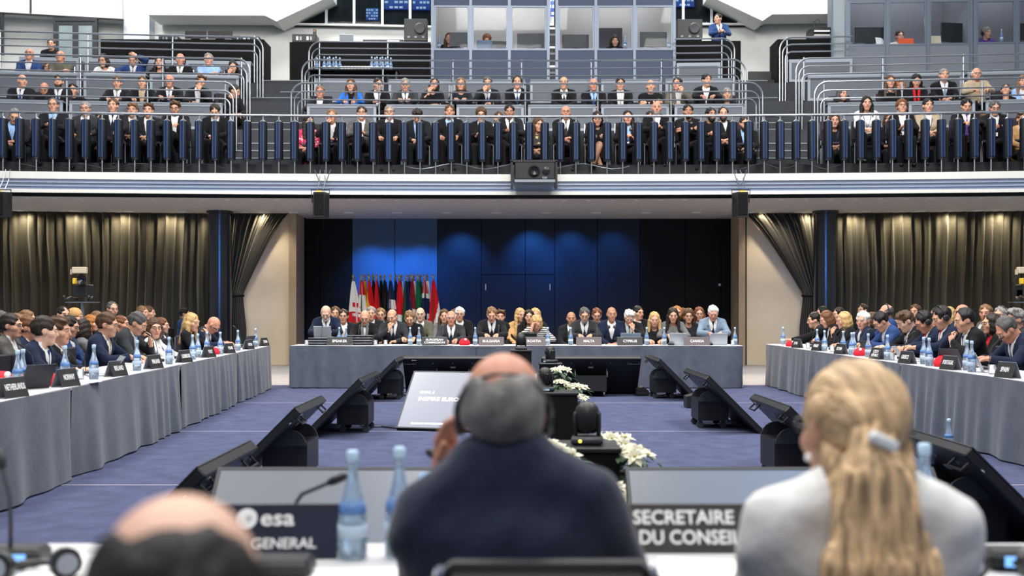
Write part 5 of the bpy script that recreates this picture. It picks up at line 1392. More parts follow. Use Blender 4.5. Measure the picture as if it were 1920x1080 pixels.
# ================================================================== FLOOR MONITORS
def monitor(x, y, rz, label, screen, text=None, tilt=PI / 4, w=1.52, hgt=.86):
    e = empty('floor_monitor', (x, y, 0), rz)
    mt = Matrix.Translation((0, 0, .33)) @ Matrix.Rotation(PI / 2 - tilt, 4, 'X')     # panel plane: local x across, local y up the slope, +z = screen normal
    mt = Matrix.Translation((0, 0, .335)) @ Matrix.Rotation(tilt, 4, 'X')
    MB().box(-w / 2, w / 2, -hgt / 2, hgt / 2, -.06, 0, 0, .008, mtx=mt).build('panel_housing', M_BLACK, e)
    f = MB(); t = .016
    f.box(-w / 2, w / 2, hgt / 2 - t, hgt / 2, 0, .006, mtx=mt).box(-w / 2, w / 2, -hgt / 2, -hgt / 2 + t, 0, .006, mtx=mt).box(-w / 2, -w / 2 + t, -hgt / 2 + t, hgt / 2 - t, 0, .006, mtx=mt).box(w / 2 - t, w / 2, -hgt / 2 + t, hgt / 2 - t, 0, .006, mtx=mt)
    f.build('bezel', M_GRAPH, e)
    sc = link_mesh('screen', [(-w / 2 + t, -hgt / 2 + t, 0), (w / 2 - t, -hgt / 2 + t, 0), (w / 2 - t, hgt / 2 - t, 0), (-w / 2 + t, hgt / 2 - t, 0)], [(0, 1, 2, 3)], screen, e)
    sc.matrix_local = mt @ Matrix.Translation((0, 0, .002))
    # rear stand: wheeled box with a toothed quadrant
    st = MB(); st.prism([(.02, .09), (.33, .09), (.33, .44), (.24, .50), (.12, .36)], -.24, .24, mtx=Matrix.Rotation(-PI / 2, 4, 'Z') @ Matrix.Scale(-1, 4, (1, 0, 0)))
    st = MB(); pr = [(-.02, .09), (.33, .09), (.33, .33), (.02, .33), (-.02, .22)]
    vs = [(-.24, p[0], p[1]) for p in pr] + [(.24, p[0], p[1]) for p in pr]; n = len(pr)
    st.add(vs, [tuple(range(n - 1, -1, -1)), tuple(range(n, 2 * n))] + [(i, (i + 1) % n, (i + 1) % n + n, i + n) for i in range(n)])
    sb = st.build('stand_box', M_BLACK, e)
    for s in (-1, 1):
        q = MB(); c = [(.20 + .125 * math.cos(a), .31 + .125 * math.sin(a)) for a in np.linspace(0, 2.3, 9)] + [(.06, .31)]
        vs = [(s * .25 - .008, p[0], p[1]) for p in c] + [(s * .25 + .008, p[0], p[1]) for p in c]; n = len(c)
        q.add(vs, [tuple(range(n - 1, -1, -1)), tuple(range(n, 2 * n))] + [(i, (i + 1) % n, (i + 1) % n + n, i + n) for i in range(n)])
        q.build('quadrant', M_GRAPH, e)
        hd = MB(); hx = s * (w / 2 - .12)
        hd.tube([mt @ Vector((hx - .09, hgt / 2 - .06, -.06)), mt @ Vector((hx - .09, hgt / 2 - .06, -.12)), mt @ Vector((hx + .09, hgt / 2 - .06, -.12)), mt @ Vector((hx + .09, hgt / 2 - .06, -.06))], .008, 5)
        hd.build('handle', M_BLACK, e)
        for yy in (.04, .30):
            cb = MB(); cb.lathe([(.001, -.014), (.040, -.012), (.040, .012), (.001, .014)], 10, mtx=Matrix.Translation((s * .20, yy, .042)) @ Matrix.Rotation(PI / 2, 4, 'Y'))
            cb.box(s * .20 - .022, s * .20 + .022, yy - .02, yy + .02, .07, .092); cb.build('castor', M_GRAPH, e)
    lg = MB().box(-.04, .04, hgt * .25, hgt * .25 + .03, -.064, -.060, mtx=mt).build('rear_badge', M_CARDS, e)
    MB().box(w * .36, w * .41, hgt * .45, hgt * .465, -.064, -.060, mtx=mt).build('rear_label', M_PAPER, e)
    for bx in (-.62, -.31, 0, .31, .62): MB().lathe([(.012, 0), (.012, .006)], 6, mtx=mt @ Matrix.Translation((bx, hgt * .38, -.066))).build('bolt', M_STEELD, e)
    if text:
        for (tx, ty, sz, body, wd) in text:
            text_obj(body, sz, mt @ Matrix.Translation((tx, ty, .004)), e, mat('slide_lettering', (.9, .9, .9), .5, emit=(1, 1, 1), estr=1.0), 'LEFT')
    return tag(e, label, 'monitor')
S_DARK = mat('screen_off', (.012, .014, .018), .12)
S_SLIDE = grad_screen('slide_white', (.50, .53, .66), (.60, .63, .72), 1)
S_L = grad_screen('slide_grey_left', (.28, .295, .32), (.22, .27, .36), 0)
S_R = grad_screen('slide_blue_right', (.24, .27, .31), (.30, .42, .66), 0)
monitor(-2.02, 16.4, -H, 'black floor monitor nearest the rear table, facing the left table', S_DARK)
monitor(-1.92, 12.05, -H, 'second black floor monitor from the rear table, facing the left table', S_DARK)
monitor(-1.92, 8.52, -H, 'third black floor monitor from the rear table, facing the left table', S_DARK, w=1.12)
monitor(-1.76, 5.45, -H, 'nearest black floor monitor facing the left table', S_DARK, w=1.02)
monitor(2.50, 16.6, H, 'black floor monitor nearest the rear table, facing the right table', S_DARK)
monitor(2.47, 12.5, H, 'second black floor monitor from the rear table, facing the right table', S_DARK)
monitor(2.40, 8.65, H, 'third black floor monitor from the rear table, facing the right table', S_DARK, w=1.2)
monitor(2.74, 6.2, H, 'nearest black floor monitor facing the right table', S_DARK, w=1.1)
monitor(-.93, 17.0, PI, 'left black monitor back-on to the camera before the rear table', S_DARK, w=1.56)
monitor(1.24, 17.0, PI, 'right black monitor back-on to the camera before the rear table', S_DARK, w=1.56)
monitor(-.50, 12.15, -.25, 'lit floor monitor showing the INSPIRE EUROPE slide', S_SLIDE, [(-.60, .10, .050, 'GOAL 6', None), (-.60, .0, .078, 'INSPIRE EUROPE', None), (-.60, -.36, .035, 'BUILDING ON DECADES OF SUCCESS', None)])
MON_L = monitor(-.645, 4.62, 0, 'lit grey floor monitor in front left of the foreground table', S_L, w=1.42)
MON_R = monitor(1.233, 4.62, 0, 'lit blue-grey floor monitor in front right of the foreground table', S_R, w=1.42)
# pictures on the slides of the two front monitors
S_PIC = grad_screen('slide_picture', (.16, .42, .78), (.80, .88, .92), 0)
S_PIC2 = grad_screen('slide_picture_white', (.62, .70, .82), (.86, .88, .90), 0)
for mon, x0, x1, y0, y1, m_ in ((MON_L, .22, .56, .02, .40, S_PIC), (MON_R, .50, .685, -.2, .40, S_PIC2)):
    o = link_mesh('slide_picture', [(x0, y0, 0), (x1, y0, 0), (x1, y1, 0), (x0, y1, 0)], [(0, 1, 2, 3)], m_, mon)
    o.matrix_local = Matrix.Translation((0, 0, .335)) @ Matrix.Rotation(PI / 4, 4, 'X') @ Matrix.Translation((0, 0, .0035))

# cables and small boxes on the carpet
def floor_cable(pts, label):
    q = [(px_x(a, (EYE - .012) * F / (b - HZ)), (EYE - .012) * F / (b - HZ), .012) for a, b in pts]
    tag(MB().tube(q, .009, 5).build('cable', M_BLACK), label, 'cable')
floor_cable([(676, 797), (690, 801), (715, 800), (745, 803), (775, 806)], 'black cable on the carpet running to the INSPIRE EUROPE monitor')
floor_cable([(1196, 738), (1215, 737), (1240, 741), (1262, 739), (1290, 745)], 'black cable on the carpet beside the right back-on monitor')
floor_cable([(762, 735), (745, 737), (722, 741), (700, 744)], 'black cable on the carpet beside the left back-on monitor')
def floor_box(px, py, w, h, label):
    Yb = EYE * F / (py - HZ); e = empty('power_box', (px_x(px, Yb), Yb, 0))
    m = MB(); m.prism([(-w / 2, 0.01), (w / 2, 0.01), (w / 2, h * .55), (w * .1, h), (-w / 2, h * .8)], -.14, .14); m.build('box_body', M_BLACK, e)
    MB().box(-w * .3, w * .2, -.146, -.14, .04, h * .4).build('socket_plate', M_GRAPH, e); tag(e, label, 'box')
floor_box(1302, 764, .26, .20, 'small black wedge box on the carpet between right side monitors')
floor_box(1203, 741, .20, .14, 'small black box on the carpet beside the right back-on monitor')

# ================================================================== PTZ CAMERAS, PEDESTALS, POINSETTIAS
def ptz(x, y, z, rz, label, sc=1.0, led=None):
    e = empty('dome_camera', (x, y, z), rz); e.scale = (sc, sc, sc)
    smooth_auto(MB().box(-.085, .085, -.085, .085, 0, .045, 0, .015).build('base', M_GRAPH, e))
    for s in (-1, 1): smooth_auto(MB().box(s * .062 - .012, s * .062 + .012, -.045, .045, .045, .175, 0, .01).build('yoke_arm', M_BLACK, e))
    m = MB(); m.lathe([(.001, .055), (.045, .06), (.066, .09), (.070, .16), (.058, .20), (.032, .225), (.001, .23)], 18); smooth_auto(m.build('head', M_BLACK, e))
    m = MB(); m.lathe([(.030, 0), (.032, .03), (.026, .034), (.022, .026), (.001, .022)], 14, mtx=Matrix.Translation((0, -.040, .14)) @ Matrix.Rotation(PI / 2, 4, 'X')); m.build('lens', M_BLACKG, e)
    MB().box(-.03, .03, -.089, -.084, .010, .026).build('status_panel', mat('ptz_panel', (.3, .4, .5), .4, emit=(.35, .5, .65), estr=.6), e)
    if led: MB().ball((.035, .088, .024), .010, 8, 5).build('indicator_lamp', mat('led_amber', (.8, .7, .1), .4, emit=(.85, .75, .10), estr=1.6), e)
    return tag(e, label, 'camera')
def pedestal(x, y, w, h, label):
    e = empty('camera_pedestal', (x, y, 0))
    MB().box(-w / 2, w / 2, -w / 2, w / 2, .02, h - .03, 0, .01).build('column_box', M_BLACKC, e)
    MB().box(-w / 2 - .01, w / 2 + .01, -w / 2 - .01, w / 2 + .01, h - .03, h, 0, .006).build('top_plate', M_BLACK, e)
    MB().box(-w / 2 - .03, w / 2 + .03, -w / 2 - .03, w / 2 + .03, 0, .02).build('foot_plate', M_BLACK, e)
    return tag(e, label, 'pedestal')
for (px, Yp, zt, w, lp, lc, s, rz, led) in ((977, 17.2, .72, .33, 'black pedestal farthest from the camera, before the rear table', 'black dome camera on the farthest pedestal', 1.15, PI, None),
        (1032, 14.6, .64, .30, 'black pedestal second farthest, left of the back-on right monitor', 'black dome camera on the second farthest pedestal', 1.0, -1.2, None),
        (1022, 10.7, .55, .37, 'black pedestal right of the foreground man, beside white poinsettias', 'black dome camera right of the foreground man by the white poinsettias', 1.05, .1, None),
        (1101, 5.75, .645, .32, 'nearest black pedestal between poinsettias', 'nearest black dome camera with amber lamp', 1.0, PI - .1, 1)):
    x = px_x(px, Yp); pedestal(x + (.13 if px == 1022 else 0), Yp, w, zt, lp); ptz(x, Yp, zt, rz, lc, s, led)
# poinsettias
def leaf_mesh(l, w):
    vs = [(0, 0, 0), (l * .3, w * .5, l * .05), (l * .62, w * .42, l * .04), (l, 0, -l * .08), (l * .62, -w * .42, l * .04), (l * .3, -w * .5, l * .05), (l * .3, 0, l * .01), (l * .62, 0, 0)]
    fs = [(0, 6, 1), (1, 6, 7, 2), (2, 7, 3), (0, 5, 6), (5, 4, 7, 6), (4, 3, 7)]
    return vs, fs
def make_bloom(seed):
    rnd = random.Random(seed); m = MB()
    for ring, (n, l, tilt) in enumerate(((6, .085, .15), (5, .06, .5))):
        for i in range(n):
            a = 2 * PI * i / n + ring * .5 + rnd.uniform(-.2, .2); s = l * rnd.uniform(.85, 1.15)
            vs, fs = leaf_mesh(s, s * .52)
            M = Matrix.Rotation(a, 4, 'Z') @ Matrix.Rotation(-tilt + rnd.uniform(-.15, .15), 4, 'Y') @ Matrix.Translation((.006, 0, 0))
            m.add([M @ Vector(v) for v in vs], fs, 0)
    m.ball((0, 0, .014), (.012, .012, .008), 6, 4, 1)
    o = m.build('bloom', [M_BRACT, M_BUD]); me = o.data; bpy.data.objects.remove(o); return me
BLOOMS = [make_bloom(i) for i in range(3)]
def foliage_mesh():
    rnd = random.Random(5); m = MB()
    for i in range(60):
        a = rnd.uniform(0, 2 * PI); r = rnd.uniform(.03, .17); z = rnd.uniform(-.10, .07); s = rnd.uniform(.08, .12)
        vs, fs = leaf_mesh(s, s * .55); M = Matrix.Translation((r * math.cos(a), r * math.sin(a), z)) @ Matrix.Rotation(a, 4, 'Z') @ Matrix.Rotation(rnd.uniform(-.2, .8), 4, 'Y')
        m.add([M @ Vector(v) for v in vs], fs)
    o = m.build('foliage', [M_LEAF]); me = o.data; bpy.data.objects.remove(o); return me
FOL = foliage_mesh()
def plant(px, py, Yp, label, n=7, sc=1.0, seed=0):
    rnd = random.Random(seed + 11); p = W(px, py, Yp); e = empty('potted_poinsettia', (p.x, p.y, 0))
    zc = p.z
    MB().lathe([(.06, 0.0), (.075, .01), (.09, max(.15, zc - .12)), (.085, max(.15, zc - .12))], 14).build('pot', M_BLACK, e)
    MB().tube([(0, 0, max(.15, zc - .14)), (.005, 0, zc)], .008, 5).build('stem', M_LEAF, e)
    f = link_data('foliage', FOL, e, (0, 0, zc)); f['kind'] = 'stuff'; f.scale = (sc, sc, sc)
    for i in range(n):
        a = 2.4 * i + seed; r = (.03 + .115 * math.sqrt(i / n)) * sc
        b = link_data('bloom', BLOOMS[i % 3], e, (r * math.cos(a), r * math.sin(a), zc + (.075 - r * .38) * 1.0 + rnd.uniform(-.01, .02)))
        d = Vector((math.cos(a) * r * 2.6, math.sin(a) * r * 2.6 - .25, .62)); b.rotation_euler = d.to_track_quat('Z', 'Y').to_euler(); b.scale = (sc * .85,) * 3
    return tag(e, label, 'plant')
plant(1012, 852, 6.05, 'white poinsettia left of the nearest dome camera', 8, .85, 1)
plant(1040, 866, 5.45, 'low white poinsettia in front of the nearest pedestal, left side', 7, .8, 9)
plant(1152, 842, 6.05, 'white poinsettia just right of the nearest dome camera', 7, .8, 2)
plant(1180, 866, 5.75, 'white poinsettia farthest right of the nearest pedestal', 7, .85, 3)
plant(1160, 945, 5.30, 'white poinsettia half hidden by the foreground man\'s right shoulder', 6, .8, 4)
plant(1051, 702, 11.3, 'white poinsettia highest in the middle group', 6, .72, 5)
plant(1049, 728, 11.15, 'white poinsettia in the middle group just below the highest', 6, .62, 6)
plant(1078, 734, 11.2, 'white poinsettia on the right of the middle group', 7, .80, 7)
plant(1089, 757, 10.75, 'white poinsettia lowest in the middle group', 5, .52, 8)

# ================================================================== FLAGS
FC = {'w': (.78, .77, .74), 'r': (.62, .012, .022), 'y': (.80, .42, .03), 'k': (.012, .012, .014), 'n': (.012, .022, .075), 'g': (.010, .14, .055), 'dg': (.02, .06, .03), 'o': (.75, .33, .02), 'm': (.28, .01, .03)}
FM = {k: mat('flag_cloth_' + k, c, .8, spec=.15) for k, c in FC.items()}
def flag(px, w, fn, label, seed, Yf=25.0, top=523):
    x = px_x(px, Yf); zt = EYE - (top - HZ) * Yf / F
    e = empty('flag', (x, Yf, 0))
    MB().lathe([(.12, 0), (.12, .02), (.03, .05), (.018, .06), (.018, zt - .03)], 8).build('pole', M_POLE, e)
    MB().lathe([(.018, zt - .04), (.030, zt - .02), (.014, zt + .02), (.030, zt + .06), (.012, zt + .10), (.001, zt + .14)], 8).build('finial', M_GOLD, e)
    nu, nv = 18, 40; vs = []; fs = []; mi = []; keys = []
    for j in range(nv + 1):
        v = j / nv; ww = .05 + (w - .05) * v ** .8
        for i in range(nu + 1):
            u = i / nu
            vs.append(((u - .32) * ww, -.03 - .05 * math.sin(u * 9 + seed + v * 1.2) * (.3 + v), zt - .05 - v * 1.42 - .10 * abs(u - .3) * v))
    for j in range(nv):
        for i in range(nu):
            a = j * (nu + 1) + i; fs.append((a, a + 1, a + nu + 2, a + nu + 1))
            c = fn((i + .5) / nu, (j + .5) / nv)
            if c not in keys: keys.append(c)
            mi.append(keys.index(c))
    o = link_mesh('cloth', vs, fs, [FM[c] for c in keys], e, mi, True)
    sm = o.modifiers.new('thickness', 'SOLIDIFY'); sm.thickness = .006
    return tag(e, label, 'flag', 'row of national flags')
def cross(bg, fg, cu, cv, t, inner=None, ti=0):
    def fn(u, v):
        d = min(abs(u - cu), abs(v - cv) * .8)
        if inner and d < ti: return inner
        return fg if d < t else bg
    return fn
def bands(*cs, diag=0.0):
    return lambda u, v: cs[min(len(cs) - 1, max(0, int((v + diag * (u - .5)) * len(cs))))]
def vb(*cs): return lambda u, v: cs[min(len(cs) - 1, int(u * len(cs)))]
def slov(u, v):
    if v > .72: return 'n'
    if .35 < v < .68 and u > .3:
        return 'w' if (abs(u - .65) < .07 or abs(v - .46) < .03 or abs(v - .55) < .03) else 'r'
    return 'w' if v < .5 else 'r'
flag(662, .46, slov, 'white flag with a white double cross on red shield, leftmost in the row', 0)
flag(677.5, .34, cross('r', 'w', .5, .38, .12), 'red flag with a white cross in the row of flags', 1)
flag(684, .22, vb('o', 'o'), 'plain orange-yellow flag beside the red one with white cross', 2, 25.15)
flag(692, .34, lambda u, v: 'r' if v + .5 * (.5 - u) < .42 else 'y', 'red over yellow flag with diagonal edge', 3)
flag(699.6, .34, bands('k', 'k', 'y', diag=.15), 'black flag turning yellow below in the row of flags', 4, 25.1)
flag(706, .34, lambda u, v: 'r' if u < .75 else 'k', 'red flag with a dark edge, sixth in the row', 5)
flag(714, .24, vb('k', 'k'), 'plain black narrow flag, seventh in the row', 6, 25.2)
flag(721, .34, lambda u, v: 'k' if v < .62 else ('r' if u > .3 else 'w'), 'black flag with red lower corner in the row', 7, 25.1)
flag(731.6, .36, lambda u, v: 'w' if .30 < v < .45 and u > .15 else 'n', 'navy flag with a single white block', 8)
flag(741.5, .30, lambda u, v: 'n', 'plain navy flag near the middle of the row', 9, 25.15)
flag(748, .36, lambda u, v: 'r' if v < .55 else 'w', 'red over white flag near the middle of the row', 10)
flag(752.5, .26, lambda u, v: 'w' if u > .5 else 'n', 'half navy half white narrow flag in the row', 11, 25.15)
flag(761, .34, lambda u, v: 'dg' if u < .35 else 'n', 'dark green and navy flag in the row', 12)
flag(767, .44, lambda u, v: 'w' if v > .52 + .5 * abs(u - .5) else 'n', 'navy flag with a broad white lower part', 13, 25.1)
flag(772, .24, lambda u, v: 'm' if v < .45 else 'w', 'maroon over white flag right of the navy white one', 14)
flag(776, .22, vb('w', 'w'), 'plain white narrow flag left of the green flags', 15, 25.1)
flag(783, .30, vb('g', 'g'), 'plain green flag, left one of two', 16)
flag(788, .26, lambda u, v: 'dg' if u < .5 else 'g', 'dark green flag, right one of two', 17, 25.15)
flag(795.5, .40, cross('r', 'w', .45, .40, .17, 'n', .10), 'red flag with a navy cross edged white', 18)
flag(801, .26, vb('w', 'w'), 'plain white flag second from the right end of the row', 19, 25.1)
flag(812, .40, lambda u, v: 'r' if v < .92 - .62 * u else 'w', 'red over white flag at the right end of the row', 20, 24.9)
# ================================================================== INTERPRETER BOOTHS
def booth(px0, posts, yfront, ztop_px, zbot_px, label, body_m, rz=0.0, inner=M_BIN, dark_bay=None, lampy=True):
    """posts: pixel positions of the uprights; windows between ztop_px and zbot_px"""
    a, b = px_x(posts[0], yfront), px_x(posts[-1], yfront); xm = (a + b) / 2; zf = 6.95
    e = empty('interpreter_booth', (xm, yfront, zf), rz)
    zw1 = EYE - (ztop_px - HZ) * yfront / F - zf; zw0 = EYE - (zbot_px - HZ) * yfront / F - zf; zt = 10.1 - zf
    X = [px_x(p, yfront) - xm for p in posts]
    D = 1.9
    for i, x in enumerate(X): MB().box(x - .035, x + .035, -.03, .05, 0, zt).build('post', M_ALU, e)
    for i in range(len(X) - 1):
        x0, x1 = X[i] + .037, X[i + 1] - .037
        MB().box(x0, x1, 0, .03, 0, zw0 - .03).build('lower_panel', body_m, e)
        MB().box(x0, x1, 0, .03, zw1 + .03, zt).build('upper_panel', body_m, e)
        f = MB(); t = .035; xa_, xb_ = x0 + .04, x1 - .04
        f.box(x0, x1, -.012, .03, zw0 - .03, zw0 + .012).box(x0, x1, -.012, .03, zw1 - .012, zw1 + .03).box(x0, xa_, -.012, .03, zw0 + .012, zw1 - .012).box(xb_, x1, -.012, .03, zw0 + .012, zw1 - .012)
        fr = f.build('window_frame', M_ALU, e)
        MB().box(xa_, xb_, .008, .014, zw0 + .012, zw1 - .012).build('pane', M_GLASS, fr)
        if dark_bay == i:
            dd = MB().box(x0 + .12, x1 - .10, D - .10, D - .06, 0, zw1 - .05).build('door_leaf', M_GRAPH, e)
    L, R_ = X[0], X[-1]
    MB().box(L - .02, L + .02, .05, D, 0, zt).build('side_wall', inner, e); MB().box(R_ - .02, R_ + .02, .05, D, 0, zt).build('side_wall', inner, e)
    MB().box(L, R_, D, D + .04, 0, zt).build('rear_wall', inner, e)
    MB().box(L + .03, R_ - .03, .06, .62, zw0 - .12, zw0 - .08).build('worktop', M_PANF, e)
    MB().box(L, R_, .05, D, zt - .04, zt).build('roof', inner, e)
    MB().box(L + .25, R_ - .25, .9, 1.0, zt - .10, zt - .05).build('ceiling_lamp', mat('booth_lamp', (.9, .9, .9), .4, emit=(1, .95, .88), estr=45.0 if lampy else 9.0), e)
    tag(e, label, 'booth'); return e, zf + zw0 - .08
_, ZD = booth(0, [811, 882.5, 955, 1028], 26.6, 13, 92, 'left one of two centre interpreter booths, three blue-grey window bays', M_BOOTH, 0.012)
_, ZD = booth(0, [1044, 1117, 1189.5, 1264], 26.6, 13, 92, 'right one of two centre interpreter booths, three blue-grey window bays', M_BOOTH, -0.012, dark_bay=1)
_, ZD2 = booth(0, [1590, 1664, 1739, 1818], 26.3, 4, 83, 'left one of two right interpreter booths, grey with three window bays', M_BOOTHR, -0.05, M_BIND, lampy=False)
_, ZD2 = booth(0, [1830, 1906, 1985], 26.1, 2, 79, 'interpreter booth cut off by the right edge of the photo', M_BOOTHR, -0.06, M_BIND, lampy=False)
for x_, y_, en, c in ((913, 27.0, 5, (1, .75, .45)), (1153, 27.0, 5, (1, .75, .45)), (1690, 26.8, 4, (1, .85, .65))):
    p = W(x_, 40, y_); lamp('booth_desk_light', 'POINT', (p.x + .12, p.y - .1, p.z - .05), en, c, radius=.05)
e = empty('equipment_rack', (px_x(1036, 26.75), 26.9, 6.95)); rz0 = EYE - (48 - HZ) * 26.9 / F - 6.95
MB().box(-.085, .085, 0, .5, 0, rz0).build('rack_frame', M_BLACK, e)
for i in range(9): MB().box(-.07, .07, -.012, 0, .2 + i * .16, .2 + i * .16 + (.05 if i % 3 else .10)).build('rack_module', [M_GRAPH, M_STEELD, M_CARDS][(i * 2) % 3], e)
tag(e, 'black equipment rack in the gap between the two centre booths', 'rack')
# clear side screen left of the right booths
e = empty('glass_side_screen', (px_x(1576, 26.4), 26.5, 6.95))
for x in (-.18, .18): MB().box(x - .02, x + .02, -.02, .02, 0, 3.0).build('upright', M_ALU, e)
MB().box(-.16, .16, -.006, .006, .02, 3.0).build('pane', mat('tinted_glass', (.55, .65, .68), .05, alpha=.28), e); tag(e, 'clear glass side screen left of the right interpreter booths', 'screen')

def screen_back(px, py_b, wpx, hpx, Y, label, rz=0, led=True):
    """a desktop display seen from behind; foot at pixel row py_b"""
    s = F / Y; p = W(px, py_b, Y); w, h = wpx / s, hpx / s
    e = empty('computer_display', p, rz)
    MB().box(-w / 2, w / 2, -.02, .02, h * .10, h, 0, .006).build('housing', M_BLACK, e)
    MB().box(-.03, .03, -.012, .03, .01, h * .5).build('neck', M_GRAPH, e); MB().box(-.11, .11, -.07, .09, 0, .012).build('foot', M_GRAPH, e)
    return tag(e, label, 'screen')
screen_back(861, 91, 36, 30, 26.95, 'black display in the first bay of the left centre booth'); screen_back(995, 92, 50, 29, 26.95, 'black display in the third bay of the left centre booth')
screen_back(1079, 93, 50, 28, 26.95, 'black display in the first bay of the right centre booth'); screen_back(1225, 91, 50, 31, 26.95, 'black display in the third bay of the right centre booth')
screen_back(1630, 83, 54, 32, 26.7, 'black display in the first bay of the right booths'); screen_back(1785, 82, 45, 39, 26.7, 'black display in the third bay of the right booths', .15)
screen_back(1912, 78, 26, 34, 26.5, 'black display at the right edge of the photo in the far booth')
q = laptop(W(908, 92, 27.05), 0, 'pale blue laptop before the booth interpreter on the left', M_BSIL, 1.9, .38); q = laptop(W(936, 93, 26.95), .1, 'black laptop right of the pale one in the left centre booth', M_BLACK, 1.5, .36)
bottle(W(823, 91, 26.9), 'clear bottle in the first bay of the left centre booth'); bottle(W(1172, 91, 26.9), 'clear bottle beside the woman interpreter'); bottle(W(1254, 91, 26.9), 'clear bottle at the right end of the centre booths'); bottle(W(1878, 78, 26.5), 'clear bottle beside the grey-haired interpreter in violet')
e = empty('folder', W(1699, 84, 26.62)); MB().box(-.19, .19, -.004, .004, 0, .165, mtx=Matrix.Rotation(-.15, 4, 'X')).build('cover', mat('orange_card', (.75, .10, .03), .6), e); tag(e, 'orange-red folder held up before an interpreter', 'folder')
e = empty('folder', W(1755, 83, 26.62)); MB().box(-.13, .13, -.004, .004, 0, .22, mtx=Matrix.Rotation(-.15, 4, 'X')).build('cover', mat('pale_card', (.62, .55, .38), .6), e); tag(e, 'pale yellow folder standing in the right booth window', 'folder')
e = empty('folder', W(1651, 84, 26.62), .3); MB().box(-.12, .12, -.004, .004, 0, .19, mtx=Matrix.Rotation(-.25, 4, 'X')).build('cover', M_PAPER, e); tag(e, 'white folder leaning in the first bay of the right booths', 'folder')
# people in the booths and the standing man
for (px, yt, Yp, spec, ov, zf) in ((913, 64, 27.4, 'm frizz rd knit d - - lap', D_(label='auburn-haired interpreter lit by a desk lamp, left centre booth', pitch=.35), 6.95), (1153, 65, 27.4, 'f curly dk knit k - - lap', D_(label='curly-haired woman interpreter lit by lamp, right centre booth', pitch=.2), 6.95),
        (842, 61, 27.6, 'f long br knit d - - lap', D_(label='brown-haired person half hidden behind a display, left centre booth'), 6.95), (1687, 57, 27.1, 'm short dk knit w - - hold g', D_(label='dark-haired interpreter in white behind orange-red folder, right booth', garment='shirt'), 6.95), (1850, 51, 27.0, 'm frizz gy knit v - - lap h', D_(label='grey-haired interpreter in violet sweater, far right booth', yaw=.3), 6.95)):
    o = parse(spec, ov); o['scale'] = 1.08
    X = px_x(px, Yp); S = person(X, Yp, EYE - (yt - HZ) * Yp / F, 0, o); tag(S.body, o['label'], 'person', 'interpreters in the booths')
    chair_at(S.body.location.x, S.body.location.y + .06, S.body.location.z, 0, 'chair of the ' + ' '.join(o['label'].split()[:13]).rstrip(','), 'chairs in the booths', False, 1.08)

# ================================================================== UPPER BALCONY EQUIPMENT
def draped(px0, px1, py0, py1, Y, depth, label):
    a, b = px_x(px0, Y), px_x(px1, Y); z1 = EYE - (py0 - HZ) * Y / F; z0 = 6.952
    e = empty('draped_table', ((a + b) / 2, Y, z0)); w = (b - a) / 2; h = z1 - z0
    MB().box(-w, w, .02, depth, h - .04, h).build('tabletop', M_BLACKC, e)
    n = int(w * 30); vs = []; fs = []
    for i in range(n + 1):
        x = -w + 2 * w * i / n
        for j in range(5):
            t = j / 4; vs.append((x, -.02 - .025 * t * math.sin(x * 7 + j) - .015 * t * math.sin(x * 19), h * (1 - t)))
    for i in range(n):
        for j in range(4): a_ = i * 5 + j; fs.append((a_, a_ + 5, a_ + 6, a_ + 1))
    link_mesh('cloth_front', vs, fs, M_BLACKC, e, smooth=True)
    for s in (-1, 1):
        vs = [(s * w, -.02, 0), (s * w, depth, 0), (s * w, depth, h), (s * w, -.02, h), (s * (w + .01), -.02, 0), (s * (w + .01), depth, 0), (s * (w + .01), depth, h), (s * (w + .01), -.02, h)]
        link_mesh('cloth_side', vs, [(0, 1, 2, 3), (7, 6, 5, 4), (0, 4, 5, 1), (1, 5, 6, 2), (2, 6, 7, 3), (3, 7, 4, 0)], M_BLACKC, e)
    return tag(e, label, 'table'), z1
t, zl = draped(190, 494, 74, None, 27.3, .8, 'black draped control table behind the left balcony block')
t, zm = draped(544, 806, 79, None, 27.4, .8, 'black draped equipment table left of the centre booths')
t, zr = draped(1267, 1388, 77, None, 27.4, .8, 'black draped table before the standing man')
t, zp = draped(1458, 1556, 74, None, 27.4, .8, 'black draped table carrying the printer, left of right booths')
def device(px, w, h, Y, z, label, cat, d=.35, knobs=4, m=M_BLACK, rz=0, tilt=0):
    e = empty(label_name(cat), (px_x(px, Y), Y, z), rz)
    MB().box(-w / 2, w / 2, -d / 2, d / 2, 0, h, 0, .012).build('housing', m, e)
    for i in range(knobs):
        x = -w / 2 + w * (i + .5) / knobs
        MB().box(x - w * .3 / knobs, x + w * .3 / knobs, -d / 2 - .006, -d / 2, h * .25, h * .7).build('front_plate', [M_GRAPH, M_STEELD, M_CARDS][i % 3], e)
    return tag(e, label, cat)
def label_name(c): return c.replace(' ', '_')
device(320, .50, .12, 27.6, zl, 'black mixing desk at the left end of the draped control table', 'mixing desk', .4, 6)
screen_back(367, 73.8, 40, 16, 27.4, 'black display on the control table, left one of two'); screen_back(413, 73.8, 46, 16, 27.4, 'black display on the control table, right one of two')
device(470, .55, .10, 27.6, zl, 'low black console at the right end of the control table', 'console', .4, 5); device(445, .22, .16, 27.65, zl, 'small black device with cables on the control table', 'device', .25, 2)
device(573, .62, .21, 27.6, zm, 'black rack unit with controls, left of the centre booths', 'rack unit', .4, 7)
e = empty('handset', (px_x(590, 27.55), 27.55, zm + .21)); MB().box(-.04, .04, -.03, .03, 0, .16, 0, .012).build('handset_body', M_BLACK, e); MB().box(-.025, .025, -.034, -.03, .09, .13).build('handset_screen', mat('dim_orange', (.4, .15, .05), .4), e); tag(e, 'small handset standing on the black rack unit', 'handset')
